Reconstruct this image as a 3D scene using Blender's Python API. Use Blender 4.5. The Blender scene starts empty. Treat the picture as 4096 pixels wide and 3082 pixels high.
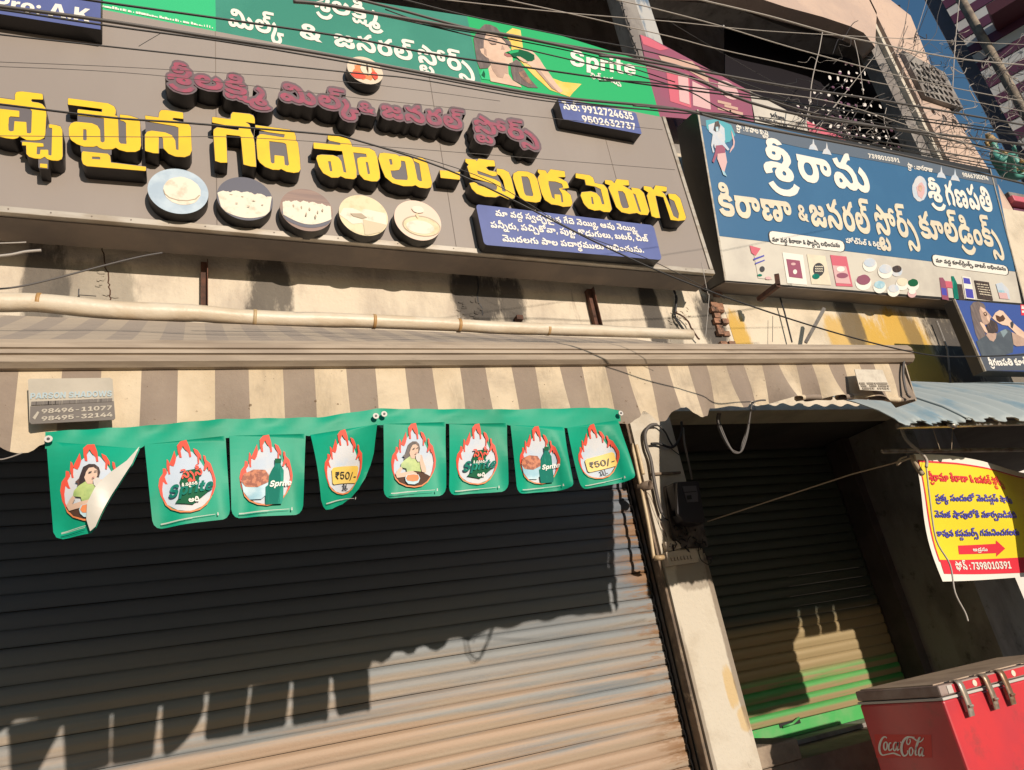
import bpy, bmesh, math, random
from mathutils import Vector, Matrix
random.seed(7)
S = bpy.context.scene
C = S.collection
# ------------------------------------------------------------------ camera
F = 2860.0; CX = 2048.0; CY = 1541.0; EYE = 1.6
_x = Vector((6402, 43, F)).normalized()
_u = Vector((-1248, -6941, F)); _u -= _u.dot(_x)*_x; _u.normalize()
_y = _u.cross(_x)
M3 = Matrix((_x, _y, _u))                    # camera(right, down, forward) -> world
cam_d = bpy.data.cameras.new('camera'); cam = bpy.data.objects.new('camera', cam_d); C.objects.link(cam)
cam_d.sensor_fit = 'HORIZONTAL'; cam_d.sensor_width = 36; cam_d.lens = 36*F/4096; cam_d.clip_end = 3000
right = M3 @ Vector((1, 0, 0)); up = M3 @ Vector((0, -1, 0)); back = M3 @ Vector((0, 0, -1))
mw = Matrix((right, up, back)).transposed().to_4x4(); mw.translation = (0, 0, EYE)
cam.matrix_world = mw
S.camera = cam
# ------------------------------------------------------------------ sky, sun, exposure
W = bpy.data.worlds.new('World'); S.world = W; W.use_nodes = True
SUN = Vector((-0.19, 1.0, -0.246)).normalized()          # direction the light travels
el = math.asin(-SUN.z); az = math.atan2(-SUN.x, -SUN.y)
nt = W.node_tree; bgn = nt.nodes['Background']
sky = nt.nodes.new('ShaderNodeTexSky'); sky.sky_type = 'NISHITA'; sky.sun_disc = False
sky.sun_elevation = el; sky.sun_rotation = az; sky.air_density = 1.9; sky.dust_density = 0.4; sky.ozone_density = 6.5
nt.links.new(sky.outputs[0], bgn.inputs[0]); bgn.inputs[1].default_value = 0.115
sl = bpy.data.lights.new('sun', 'SUN'); sl.energy = 4.4; sl.angle = math.radians(0.55); sl.color = (1.0, 0.86, 0.71)
so = bpy.data.objects.new('sun', sl); C.objects.link(so); so.location = (3, -10, 8)
so.rotation_euler = SUN.to_track_quat('-Z', 'Y').to_euler()
S.view_settings.view_transform = 'Standard'; S.view_settings.look = 'None'; S.view_settings.gamma = 1
S.view_settings.use_curve_mapping = False; S.view_settings.exposure = 0.0
S.cycles.use_denoising = True
S.cycles.max_bounces = 6
# ------------------------------------------------------------------ geometry helpers
def ray(px, py): return M3 @ Vector((px-CX, py-CY, F))
EYEV = Vector((0, 0, EYE))
class Plane:
    """a real surface in the place: point, normal (towards the street), s axis (right), t axis (up)"""
    def __init__(s, p, lean=0.0, yaw=0.0):
        s.p = Vector(p)
        s.s = Vector((math.cos(yaw), math.sin(yaw), 0))
        n = Vector((math.sin(yaw), -math.cos(yaw), 0))
        s.t = (Vector((0, 0, 1))*math.cos(lean) + n*math.sin(lean)).normalized()
        s.n = s.s.cross(s.t).normalized()
    def hit(s, px, py, off=0.0):
        r = ray(px, py); q = s.p + s.n*off
        k = (q-EYEV).dot(s.n)/r.dot(s.n)
        return EYEV + r*k
    def st(s, P): return ((P-s.p).dot(s.s), (P-s.p).dot(s.t))
    def w(s, a, b, off=0.0): return s.p + s.s*a + s.t*b + s.n*off
def at(px, py, y):
    r = ray(px, py); return EYEV + r*(y/r.y)

def link(name, me, m=None, parent=None):
    o = bpy.data.objects.new(name, me); C.objects.link(o)
    if m is not None and not me.materials: me.materials.append(m)
    if parent is not None: o.parent = parent
    return o
def origin(parent):
    v = Vector((0, 0, 0)); p = parent
    while p is not None: v += p.location; p = p.parent
    return v
def build(name, verts, faces, m, parent=None, smooth=False, label=None):
    o0 = origin(parent)
    me = bpy.data.meshes.new(name); me.from_pydata([Vector(v)-o0 for v in verts], [], faces); me.update()
    if smooth: me.polygons.foreach_set('use_smooth', [True]*len(me.polygons))
    o = link(name, me, m, parent)
    if label: o['label'] = label
    return o
def tag(o, label, cat=None, group=None, kind=None):
    o['label'] = label
    if cat: o['category'] = cat
    if group: o['group'] = group
    if kind: o['kind'] = kind
    return o
def thing(name, loc, label, cat, group=None):
    o = bpy.data.objects.new(name, None); o.empty_display_size = .1; C.objects.link(o); o.location = loc
    return tag(o, label, cat, group)
def structure(o): o['kind'] = 'structure'; return o
BOXF = [(0, 1, 3, 2), (4, 6, 7, 5), (0, 4, 5, 1), (2, 3, 7, 6), (0, 2, 6, 4), (1, 5, 7, 3)]
def boxv(x0, x1, y0, y1, z0, z1): return [(x, y, z) for x in (x0, x1) for y in (y0, y1) for z in (z0, z1)]
def box(name, x0, x1, y0, y1, z0, z1, m, parent=None, bevel=0.0, label=None):
    if bevel <= 0: return build(name, boxv(x0, x1, y0, y1, z0, z1), BOXF, m, parent, label=label)
    bm = bmesh.new(); vs = [bm.verts.new(Vector(v)-origin(parent)) for v in boxv(x0, x1, y0, y1, z0, z1)]
    for f in BOXF: bm.faces.new([vs[i] for i in f])
    bmesh.ops.bevel(bm, geom=bm.edges[:], offset=bevel, segments=2, affect='EDGES', profile=.5)
    me = bpy.data.meshes.new(name); bm.to_mesh(me); bm.free()
    o = link(name, me, m, parent)
    if label: o['label'] = label
    return o
class MB:
    """collects several shapes for one mesh"""
    def __init__(s): s.v = []; s.f = []
    def add(s, v, f):
        n = len(s.v); s.v += [Vector(x) for x in v]; s.f += [tuple(i+n for i in g) for g in f]
    def box(s, *a): s.add(boxv(*a), BOXF)
    def bar(s, a, b, w, h, upv=(0, 0, 1)):
        a = Vector(a); b = Vector(b); d = (b-a).normalized(); u = Vector(upv); sx = d.cross(u).normalized(); uz = sx.cross(d).normalized()
        s.add([p+sx*i*w/2+uz*j*h/2 for p in (a, b) for i in (-1, 1) for j in (-1, 1)], BOXF)
    def tube(s, pts, r, n=6, taper=None):
        pts = [Vector(p) for p in pts]; rings = []
        d0 = (pts[1]-pts[0]).normalized(); ref = Vector((0, 0, 1)) if abs(d0.z) < .9 else Vector((0, 1, 0))
        for i, p in enumerate(pts):
            d = (pts[min(i+1, len(pts)-1)]-pts[max(i-1, 0)]).normalized()
            a = d.cross(ref)
            if a.length < 1e-4: a = d.cross(Vector((1, 0, 0)))
            a.normalize(); b = d.cross(a).normalized(); rr = r if not callable(r) else r(i/(len(pts)-1))
            rings.append([p+(a*math.cos(t*2*math.pi/n)+b*math.sin(t*2*math.pi/n))*rr for t in range(n)])
        v = [q for g in rings for q in g]; f = []
        for i in range(len(rings)-1):
            for k in range(n): f.append((i*n+k, i*n+(k+1) % n, (i+1)*n+(k+1) % n, (i+1)*n+k))
        f.append(tuple(range(n))[::-1]); f.append(tuple((len(rings)-1)*n+k for k in range(n)))
        s.add(v, f)
    def build(s, name, m, parent=None, smooth=False, label=None): return build(name, s.v, s.f, m, parent, smooth, label)
def spline(pts, k=8):
    P = [Vector(p) for p in pts]; out = []
    for i in range(len(P)-1):
        a = P[max(i-1, 0)]; b = P[i]; c = P[i+1]; d = P[min(i+2, len(P)-1)]
        for j in range(k):
            t = j/k
            out.append(.5*((2*b)+(c-a)*t+(2*a-5*b+4*c-d)*t*t+(3*b-a-3*c+d)*t**3))
    out.append(P[-1]); return out
def loops(name, L, plane, off, thick, m, parent=None, label=None, bev=0.0, mapf=None):
    """filled outlines with holes (plane s,t coordinates), front face at off, going back by thick"""
    cu = bpy.data.curves.new('tmp', 'CURVE'); cu.dimensions = '2D'; cu.fill_mode = 'BOTH'; cu.extrude = thick/2
    if bev: cu.bevel_depth = bev; cu.bevel_resolution = 0; cu.offset = -bev
    for P in L:
        sp = cu.splines.new('POLY'); sp.points.add(len(P)-1)
        for q, (a, b) in zip(sp.points, P): q.co = (a, b, 0, 1)
        sp.use_cyclic_u = True
    o = bpy.data.objects.new('tmp', cu); me = bpy.data.meshes.new_from_object(o)
    bpy.data.objects.remove(o); bpy.data.curves.remove(cu)
    me.name = name; o0 = origin(parent)
    for v in me.vertices:
        v.co = (mapf(v.co) if mapf else plane.w(v.co.x, v.co.y, off-thick/2+v.co.z))-o0
    me.materials.clear(); me.update()
    ob = link(name, me, m, parent)
    if label: ob['label'] = label
    return ob
def pxpoly(name, pts, plane, off, thick, m, parent=None, label=None, holes=()):
    L = [[plane.st(plane.hit(x, y, off)) for x, y in P] for P in [pts]+list(holes)]
    return loops(name, L, plane, off, thick, m, parent, label)
def steps(flat_):
    out = []; x = y = 0
    for i in range(0, len(flat_), 2): x += flat_[i]; y += flat_[i+1]; out.append((x, y))
    return out
_gm = {}
def glyph_fill(i):
    """filled outline of one letter shape, built once"""
    if i in _gm: return _gm[i]
    cu = bpy.data.curves.new('tmp', 'CURVE'); cu.dimensions = '2D'; cu.fill_mode = 'BOTH'
    for c in GLYPH[i]:
        P = steps(c); sp = cu.splines.new('POLY'); sp.points.add(len(P)-1)
        for q, (a, b) in zip(sp.points, P): q.co = (a*.04, b*.04, 0, 1)
        sp.use_cyclic_u = True
    o = bpy.data.objects.new('tmp', cu); me = bpy.data.meshes.new_from_object(o)
    _gm[i] = ([(v.co.x*100, v.co.y*100) for v in me.vertices], [tuple(p.vertices) for p in me.polygons])
    bpy.data.objects.remove(o); bpy.data.curves.remove(cu); bpy.data.meshes.remove(me); return _gm[i]
def word(name, entry, fn, m, parent):
    """one printed word or line; fn(u, v, k) gives the place of a point, u along the line, v in letter heights"""
    P0, P1, h, meta, L = entry; x0, x1, body, shear = meta; V = []; FF = []
    for k in range(0, len(L), 3):
        gv, gf = glyph_fill(L[k]); n = len(V)
        for a, b in gv:
            yy = (b+L[k+2])/body; V.append(fn(((a+L[k+1])-x0)/(x1-x0)+shear*yy*.5, yy, (k//3) % 3))
        FF += [tuple(i+n for i in f) for f in gf]
    return build(name, V, FF, m, parent)
def lettering(name, key, plane, off, thick, m, parent, idx=None, label=None):
    r = None
    for i, e in enumerate(TXT[key]):
        if idx is not None and i not in idx: continue
        P0, P1, h = e[:3]
        a2 = plane.st(plane.hit(P0[0], P0[1], off)); b2 = plane.st(plane.hit(P1[0], P1[1], off)); hh = plane.st(plane.hit(P0[0], P0[1]-h, off))[1]-a2[1]
        if e[3] == 0:      # merged outline of a whole word block
            L = [[(a2[0]+(b2[0]-a2[0])*u/400, a2[1]+(b2[1]-a2[1])*u/400+hh*v/150) for u, v in steps(c)] for c in e[4]]
            r = loops(name, L, plane, off, thick, m, parent, label)
        else:
            r = word(name, e, lambda u, v, k: plane.w(a2[0]+(b2[0]-a2[0])*u, a2[1]+(b2[1]-a2[1])*u+hh*v, off+.0003*k), m, parent)
    return r
# ------------------------------------------------------------------ materials
def col(c): return (c[0], c[1], c[2], 1)
def mat(name, c, rough=.6, metal=0.0, c2=None, scale=6.0, stretch=(1, 1, 1), lo=.4, hi=.65, bump=0.0, bscale=40.0, spec=.5, grime=None, gscale=3.0, glo=.5, ghi=.75, gstretch=(1, 1, 1), trans=0.0, coat=0.0, extra=None):
    m = bpy.data.materials.new(name); m.use_nodes = True; n = m.node_tree.nodes; l = m.node_tree.links
    b = n['Principled BSDF']; b.inputs['Roughness'].default_value = rough; b.inputs['Metallic'].default_value = metal
    b.inputs['Specular IOR Level'].default_value = spec; b.inputs['Base Color'].default_value = col(c)
    if trans: b.inputs['Transmission Weight'].default_value = trans
    if coat: b.inputs['Coat Weight'].default_value = coat; b.inputs['Coat Roughness'].default_value = .15
    geo = n.new('ShaderNodeNewGeometry')
    def noise(sc, st, det=6, ro=.6):
        mp = n.new('ShaderNodeMapping'); mp.inputs['Scale'].default_value = st; l.new(geo.outputs['Position'], mp.inputs[0])
        t = n.new('ShaderNodeTexNoise'); t.inputs['Scale'].default_value = sc; t.inputs['Detail'].default_value = det; t.inputs['Roughness'].default_value = ro
        l.new(mp.outputs[0], t.inputs[0]); return t.outputs[0]
    def ramp(src, a, d):
        r = n.new('ShaderNodeMapRange'); r.interpolation_type = 'SMOOTHSTEP'; r.inputs[1].default_value = a; r.inputs[2].default_value = d; l.new(src, r.inputs[0]); return r.outputs[0]
    def mix(f, a, bb):
        x = n.new('ShaderNodeMix'); x.data_type = 'RGBA'
        if isinstance(f, float): x.inputs[0].default_value = f
        else: l.new(f, x.inputs[0])
        for sock, v in ((x.inputs[6], a), (x.inputs[7], bb)):
            if isinstance(v, tuple): sock.default_value = col(v)
            else: l.new(v, sock)
        return x.outputs[2]
    cur = c
    if c2: cur = mix(ramp(noise(scale, stretch), lo, hi), cur, c2)
    if grime: cur = mix(ramp(noise(gscale, gstretch, 8, .7), glo, ghi), cur, grime)
    if extra: cur = extra(n, l, geo, noise, ramp, mix, cur)
    if not isinstance(cur, tuple): l.new(cur, b.inputs['Base Color'])
    if bump:
        bp = n.new('ShaderNodeBump'); bp.inputs['Strength'].default_value = bump; bp.inputs['Distance'].default_value = .01
        l.new(noise(bscale, (1, 1, 1)), bp.inputs['Height']); l.new(bp.outputs[0], b.inputs['Normal'])
    return m
def math_node(n, l, op, a, b=None):
    x = n.new('ShaderNodeMath'); x.operation = op
    for i, v in enumerate((a, b)):
        if v is None: continue
        if isinstance(v, (int, float)): x.inputs[i].default_value = v
        else: l.new(v, x.inputs[i])
    return x.outputs[0]
def sep(n, l, geo):
    s = n.new('ShaderNodeSeparateXYZ'); l.new(geo.outputs['Position'], s.inputs[0]); return s
# letter outlines as plain numbers: every contour is a run of x,y steps
GLYPH=[
[[78,211,15,0,13,-3,13,-9,10,-13,-29,-9,-10,8,-9,0,-6,-5,0,-6,33,-3,25,-9,17,-15,9,-17,2,-20,-3,-13,-19,-24,16,-16,5,-13,1,-14,-8,-19,-20,-12,-12,-2,-26,1,-16,5,-10,9,-6,11,-1,15,4,11,10,11,-3,2,-13,-1,-8,-4,-3,-6,2,-15,-9,-4,-27,-7,-7,16,-1,16,3,11,13,14,29,9,31,0,24,-5,12,16,2,19,-3,9,-6,4,-1,-13,-5,-9,-7,-7,-13,-5,-21,-1,-12,3,-10,6,-8,11,-3,21,3,11,12,14,-4,15,3,13,12,12],[70,143,-6,-5,2,-9,10,-3,6,3,2,6,-1,8],[110,52,-8,-9,-1,-5,4,-9,9,-1,6,4,1,9,-3,6]],
[[-125,-8,2,1,13,-19,9,-8,12,-6,15,-3,18,1,14,4,19,15,10,16,27,-16,-19,-29,-16,-12,-27,-10,-34,-1,-18,4,-18,9,-17,16,-10,14,-5,10]],
[[58,126,21,-1,16,-6,11,-11,6,-20,-2,-13,-12,-16,-20,-8,-28,1,5,-8,19,-10,21,-3,26,2,19,8,9,15,-1,15,-8,12,-16,12,22,31,16,-9,16,-14,11,-23,3,-11,-1,-20,-13,-26,-11,-10,-15,-8,-37,-8,-29,0,-20,3,-18,6,-16,10,-11,12,-10,19,-3,15,1,21,7,18,8,10,17,11],[58,98,-9,-9,-2,-9,7,-3,15,2,5,9,-3,7,-3,3]],
[[70,217,18,0,18,-4,17,-15,-1,-5,-26,-5,-8,7,-11,1,-5,-2,-3,-5,31,-6,14,-10,9,-20,0,-14,-7,-17,19,-12,11,-17,-37,-11,-15,11,-12,2,-23,-1,-9,-6,3,-6,9,-3,44,-2,17,-3,15,-7,9,-10,3,-10,0,-14,-5,-15,-8,-8,-13,-7,-21,-5,-40,-1,-31,6,-16,10,-14,20,39,12,9,-10,15,-5,30,0,11,6,-1,6,-8,4,-38,2,-30,6,-17,13,-5,11,0,15,4,10,11,11,15,7,4,12,30,-5,15,4,5,7,-14,-3,-29,2,-12,8,-6,9,0,12,9,12,-2,16,3,8,14,10],[67,167,-5,-4,0,-4,4,-3,13,0,8,6,-6,4],[146,-1,4,-2,1,-13,-6,-23,5,-4,12,1,6,-21,-15,-6,-19,3,-14,13,-23,1,-19,15,-19,-15,-11,-2,-20,2,-16,11,-8,20,2,19,9,0,20,-2,0,-14,5,-7,6,-3,12,4,6,14,27,0,7,-14,11,-4,6,3,4,5,1,16]],
[[68,110,6,-1,18,-11,17,-22,5,-15,-2,-24,-7,-18,-12,-21,16,-7,12,-11,6,-12,0,-15,-6,-13,-10,-9,-13,-5,-21,-1,-20,8,-7,8,-7,17,-5,-11,1,-16,7,-10,8,-5,12,-3,21,0,22,6,20,17,26,-19,-17,-15,-17,-11,-33,-8,-33,1,-26,9,-17,17,-8,24,1,18,9,19,18,16,19,8,22,40,3,19,-5,11,-8,8,-13,8],[76,-30,-1,-10,2,-4,6,-4,7,2,4,6,-2,6,-6,4]],
[[73,179,29,-1,21,-5,23,-12,21,-19,11,-15,11,-23,6,-26,1,-27,10,-10,12,-8,16,-1,5,3,4,6,1,12,-8,20,-26,22,22,31,23,-14,21,-24,9,-24,-1,-30,-9,-19,-16,-13,-20,-5,-28,2,-14,6,-13,10,-19,-14,-17,-4,-31,3,-22,14,-20,-14,-14,-3,-24,1,-17,9,-11,16,-3,10,2,16,11,18,19,10,19,2,20,-4,16,-10,30,-28,9,-5,16,2,6,11,1,23,-7,30,-14,24,-19,17,-8,-22,-8,-7,-11,-4,-29,0,-12,5,-10,11,-6,18,6,20,11,11],[71,149,-6,-4,-2,-5,3,-5,5,-3,9,1,4,6,-1,9],[51,48,-7,-9,2,-7,4,-5,11,-1,10,9,-2,6,-7,6]],
[[141,217,88,-1,-1,-28,-84,-1,-5,-1,-4,-5,2,-6,6,-4,43,0,0,-29,-42,-1,-7,-4,0,-5,6,-6,18,-2,21,-24,10,-28,0,-15,-5,-17,-7,-14,-12,-11,-16,-10,-16,-5,-21,-3,-29,0,-38,9,-15,10,-12,11,-10,20,-3,15,1,20,7,19,8,10,17,11,18,4,28,-3,16,-10,8,-17,1,-16,-6,-14,-8,-8,-14,-6,-15,-2,-19,2,10,-12,24,-8,31,0,22,7,10,12,3,18,-7,17,-11,11,-23,10,-7,11,-2,9,2,17,9,12,-12,18,-1,14,2,8,13,14],[59,98,-10,-9,-2,-9,15,-3,9,5,3,8,-3,5,-3,3]],
[[27,125,8,-3,14,-17,7,-15,4,-16,-1,-20,-6,-17,-28,-60,0,-19,6,-9,10,-5,13,0,10,4,6,7,3,7,-2,16,-15,23,7,29,72,-1,-1,-29,-36,-1,7,-11,6,-18,-1,-18,-7,-16,-15,-14,-23,-8,-34,0,-22,8,-14,13,-8,20,1,31,11,26,15,27,7,18,0,14,-4,11,-14,17]],
[[61,169,19,0,15,-7,9,-7,7,-14,3,-13,-6,-20,-9,-12,-16,-13,22,-25,5,8,4,18,32,0,-4,-31,-11,-24,24,-29,-39,0,-11,10,-27,-11,-31,0,-22,9,-15,17,-4,14,3,22,13,17,13,9,-13,26,-1,16,2,10,14,20,12,7],[64,136,-6,-4,-3,-7,1,-8,8,-11,11,7,7,9,-1,7,-4,6],[55,63,-9,-11,0,-9,3,-6,14,-7,19,4]],
[[48,126,20,0,19,-4,14,-10,7,-16,10,-7,14,-3,14,1,3,3,0,5,-8,3,-15,0,-3,25,30,3,17,-4,8,-5,8,-12,1,-17,-4,-12,-10,-11,-22,-7,-22,0,-29,11,-12,-10,-32,-14,-5,-8,7,-6,11,0,13,9,6,12,36,0,9,-17,14,-4,7,2,5,7,0,16,34,9,8,-21,0,-14,-7,-17,-10,-9,-22,-7,-32,2,-14,7,-10,10,-18,-14,-20,-5,-28,1,-17,8,-8,8,-6,13,0,12,5,12,15,14,34,17,5,9,-5,7,-10,0,-5,-5,1,-12,-35,-11,-5,13,-1,15,4,10,9,9,13,6]],
[[153,182,9,-1,1,-31,-18,-4,-12,-11,-8,-10,34,-13,24,-25,9,-21,1,-25,-5,-15,-7,-12,-12,-10,-17,-6,-19,-1,-14,2,-25,12,-31,30,-10,3,-4,-5,0,-9,9,-21,-41,-12,-9,26,0,25,8,15,9,9,11,5,24,2,17,-4,16,-11,34,-30,14,-2,6,3,5,12,-3,14,-6,13,-10,10,-28,12,-37,1,-21,6,-15,16,-7,20,38,11,7,-20,3,-3,8,0,42,44,15,9]],
[[152,182,7,1,3,-3,1,-30,-22,-7,-21,-24,22,-18,12,-26,0,-29,-10,-24,-20,-16,-27,-8,-33,0,-30,10,-17,17,-9,28,0,14,5,20,8,15,13,12,-10,26,37,10,7,-19,4,-4,8,0,42,44,12,8],[75,94,-12,-4,-9,-10,-4,-12,1,-16,4,-9,9,-8,11,-3,17,1,10,5,9,10,2,8,-1,17,-6,11,-7,6,-12,4]],
[[76,196,11,-3,28,-15,44,-35,52,1,1,11,7,13,18,10,27,1,17,-6,12,-11,3,-9,-28,-7,-9,7,-9,0,-5,-3,-2,-5,2,-3,24,-8,14,-14,4,-24,-5,-17,-6,-8,-12,-7,-12,-4,-21,2,-13,6,-9,10,-4,12,1,20,-27,0,13,-36,2,-27,-2,-13,-7,-16,-12,-11,-24,-10,-33,3,-19,9,-34,32,-8,3,-6,-5,0,-9,10,-21,-42,-12,-9,26,0,25,7,14,20,14,27,2,13,-3,17,-9,26,-26,12,-7,14,0,7,7,1,17,-3,17,-9,21,-12,15,-8,-3,-7,-12,-33,0,-9,13,-17,2,-7,-8,2,-13,-32,-9,-2,2,-4,14,1,21,8,13,11,8,21,5,17,-1,17,-7,10,-11,11,11,-23,16,-24,12],[235,110,-2,-11,3,-7,5,-4,13,3,3,8,-2,7,-8,4]],
[[-113,-13,17,-1,11,-4,10,-12,2,-15,-6,-12,-12,-7,-20,-2,-12,3,4,-10,13,-4,9,4,5,8,25,0,9,-11,12,1,6,8,-3,11,-20,19,18,24,20,-14,13,-18,4,-11,0,-16,-7,-16,-12,-10,-20,-4,-19,3,-13,9,-14,-9,-17,-3,-18,2,-12,7,-8,9,-5,13,-1,18,2,11,8,14,8,7],[-111,-33,-8,-6,-2,-4,12,-4,8,4,0,8]],
[[74,217,87,-1,-1,-28,-84,-1,-8,-4,1,-8,6,-4,44,0,-1,-29,-41,-1,-6,-3,-2,-6,6,-6,33,-3,25,-12,13,-15,6,-13,3,-16,-3,-29,-11,-19,-20,-15,-28,-7,-32,1,-26,9,-19,20,-8,26,0,14,4,18,7,14,17,16,-4,16,1,8,10,17,-11,16,-2,11,2,12,12,14,11,5],[80,94,-14,-3,-11,-9,-5,-12,0,-13,4,-12,6,-7,11,-6,10,-1,13,2,12,8,6,10,1,18,-5,13,-7,7]],
[[16,126,41,-29,21,-22,16,-24,9,-18,9,-30,2,-40,-3,-16,-8,-16,-12,-11,-21,-7,-16,0,-23,8,-33,29,-10,3,-5,-4,0,-6,9,-21,-33,-12,-11,21,-2,22,7,16,13,10,16,5,26,-5,13,-8,23,-22,15,-6,9,3,7,12,-1,39,-14,36,-28,35,-37,27]],
[[67,170,27,-1,24,-8,15,-13,10,-24,0,-9,-37,0,-5,11,-8,7,-19,3,-13,-4,-7,-9,2,-10,5,-5,62,-17,14,-10,8,-13,2,-24,-5,-17,-19,-20,-23,-8,-28,-2,-33,7,-20,15,-11,24,1,12,39,0,7,-16,10,-6,11,-2,19,3,9,9,1,9,-7,8,-63,18,-15,12,-7,14,-2,24,11,21,21,15]],
[[78,121,23,-2,15,-9,11,-13,6,-14,3,-18,-1,-19,-4,-16,-7,-14,-9,-9,-19,-9,-25,1,-10,6,-9,11,-1,-62,-40,0,0,164,39,0,2,-13,12,11],[71,89,-9,-3,-7,-7,-5,-11,0,-16,4,-10,6,-8,9,-4,9,0,8,4,6,10,2,23,-3,11,-6,7]],
[[11,118,39,1,1,-19,6,11,9,6,24,1,0,-32,-23,-1,-10,-7,-4,-9,-2,-69,-40,0]],
[[25,169,17,-2,10,-11,0,-13,-4,-8,-7,-4,-10,-2,-10,2,-11,11,-2,10,3,7,4,5],[11,118,40,0,0,-117,-40,0]],
[[22,150,41,1,0,-32,25,-1,0,-31,-25,-2,0,-47,5,-6,20,-1,0,-31,-43,2,-13,6,-7,9,-3,13,0,55,-20,3,0,29,20,2]],
[[59,121,26,-2,21,-10,14,-18,7,-19,-1,-23,-80,0,5,-15,15,-8,12,2,13,10,35,0,-5,-14,-11,-13,-17,-9,-12,-4,-21,-1,-24,8,-19,16,-10,25,0,27,10,24,17,16],[62,91,-11,-6,-5,-11,43,0,-3,8,-7,7]],
[[90,179,28,-1,32,-10,28,-20,20,-27,13,-39,1,-37,-8,-24,-18,-18,-22,-6,-22,1,-16,6,-14,12,-20,-15,-18,-4,-16,0,-18,4,-16,13,-5,13,0,13,7,16,-20,1,2,32,72,0,0,-29,-14,-6,-6,-7,1,-10,7,-5,10,0,8,3,10,17,36,0,6,-15,10,-5,12,0,10,11,2,22,-6,30,-12,23,-18,18,-6,2,-3,-15,-7,-9,-22,-9,-16,0,-12,3,-10,6,-7,8,-5,16,1,13,4,9,11,11],[88,149,-8,-6,1,-7,7,-4,8,1,5,7,-2,9],[95,1,33,0,3,-34,-37,0]],
[[57,126,21,-1,18,-9,10,-15,2,-27,22,1,-4,12,1,16,7,11,12,8,17,4,15,0,27,-8,17,-16,9,-23,-1,-23,-9,-21,-15,-16,-20,-12,-39,-9,-59,0,-23,4,-25,10,-11,8,-12,15,-8,21,-1,21,4,17,8,13,16,13],[58,98,-8,-7,-3,-11,15,-3,9,5,3,8,-3,5,-3,3],[166,94,-5,-4,-1,-8,3,-6,10,-6,0,-25,-67,-1,-2,23,-9,-9,-13,-6,-31,-1,7,-8,12,-6,25,-5,44,0,25,5,19,13,6,15,0,14,-4,8,-9,7]],
[[152,182,10,-1,1,-31,-18,-4,-13,-11,-7,-10,19,-5,25,-15,16,-20,8,-26,0,-17,-4,-16,-9,-14,-15,-10,1,-2,14,-5,23,0,16,8,8,12,3,23,-4,18,-14,22,-19,17,22,31,16,-10,17,-16,18,-30,6,-34,-1,-14,-5,-21,-12,-19,-11,-10,-13,-7,-22,-5,-21,0,-16,3,-29,13,-48,38,-20,-14,-27,-3,-22,6,-9,6,-6,11,-4,22,5,14,14,16,23,7,19,-1,15,-5,47,-40,12,-1,7,4,3,7,-1,17,-7,14,-9,9,-12,8,-16,5,-38,1,-21,6,-15,16,-8,20,39,11,7,-20,3,-3,8,0,42,44,15,9],[53,49,-7,-7,1,-12,7,-4,12,3,6,8,-8,9]],
[[53,126,19,0,22,-5,16,-11,8,-13,2,-10,-1,-18,-12,-24,-30,18,4,22,-5,7,-8,3,-16,-1,-6,-5,-3,-11,5,-11,48,-39,24,-27,10,-29,-2,-28,-11,-19,-21,-11,-14,-2,-20,2,-23,12,-9,-7,-16,-6,-16,-1,-13,2,-17,12,-7,17,1,11,5,13,16,13,12,3,16,0,12,-3,13,-8,24,-23,12,-6,13,2,7,12,-1,15,-7,14,-65,58,-12,25,0,21,8,17,21,15],[2,-44,-6,-6,3,-9,11,-2,9,6,-7,9]],
[[63,194,28,-2,21,-12,8,-13,3,-14,-1,-15,-6,-16,19,-12,11,-17,-37,-11,-12,10,-14,3,-25,-1,-8,-6,4,-7,9,-2,60,-5,12,-5,10,-9,5,-13,-2,-22,-11,-14,-19,-10,-24,-4,-30,0,-26,4,-23,13,-12,17,0,3,3,1,34,10,10,-10,15,-5,30,0,11,6,0,5,-8,5,-38,2,-31,6,-17,13,-5,10,0,16,4,10,8,9,17,9,5,13,18,-5,15,0,12,4,4,6,0,2,-12,-4,-27,1,-12,6,-9,12,-1,10,6,15,10,8],[67,171,-6,-5,5,-7,9,-1,12,6,-7,6],[145,-1,5,-2,1,-13,-6,-23,5,-4,12,1,6,-20,-1,-4,-15,-3,-18,3,-14,13,-23,1,-19,15,-19,-15,-11,-2,-20,2,-16,11,-8,20,2,19,10,0,19,-2,0,-14,8,-9,6,-1,8,4,7,14,27,0,8,-14,10,-4,6,3,4,5,1,16]],
[[-3,178,78,1,24,-6,11,-6,9,-14,2,-8,-2,-24,-10,-14,-14,-8,-16,-3,-28,0,0,30,28,2,4,4,-1,10,-13,5,-72,0],[139,125,11,-5,18,-13,12,-15,9,-17,4,-22,-1,-14,-4,-14,-7,-11,-12,-10,-17,-6,-18,-1,-15,2,-25,12,-31,30,-9,3,-5,-5,-1,-8,11,-22,-42,-12,-10,27,1,23,8,17,20,12,24,3,17,-5,15,-9,32,-29,10,-4,8,0,5,3,4,16,-6,18,-13,15,-15,10]],
[[26,114,9,1,8,-3,7,-8,3,-9,-3,-14,-7,-7,-9,-3,-15,3,-7,7,-3,8,3,15],[27,41,16,-3,7,-7,3,-9,-1,-10,-5,-8,-13,-6,-15,3,-7,7,-3,8,4,16,7,7]],
[[64,169,30,-2,27,-13,9,-11,7,-15,2,-10,-1,-19,-12,-30,-46,-68,-44,-1,37,58,-20,1,-12,3,-12,6,-10,10,-9,21,0,25,7,18,14,15,16,8],[70,137,-17,-10,-4,-10,0,-11,5,-11,7,-5,13,-4,8,1,8,4,6,7,3,9,0,11,-10,15,-11,5]],
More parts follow.
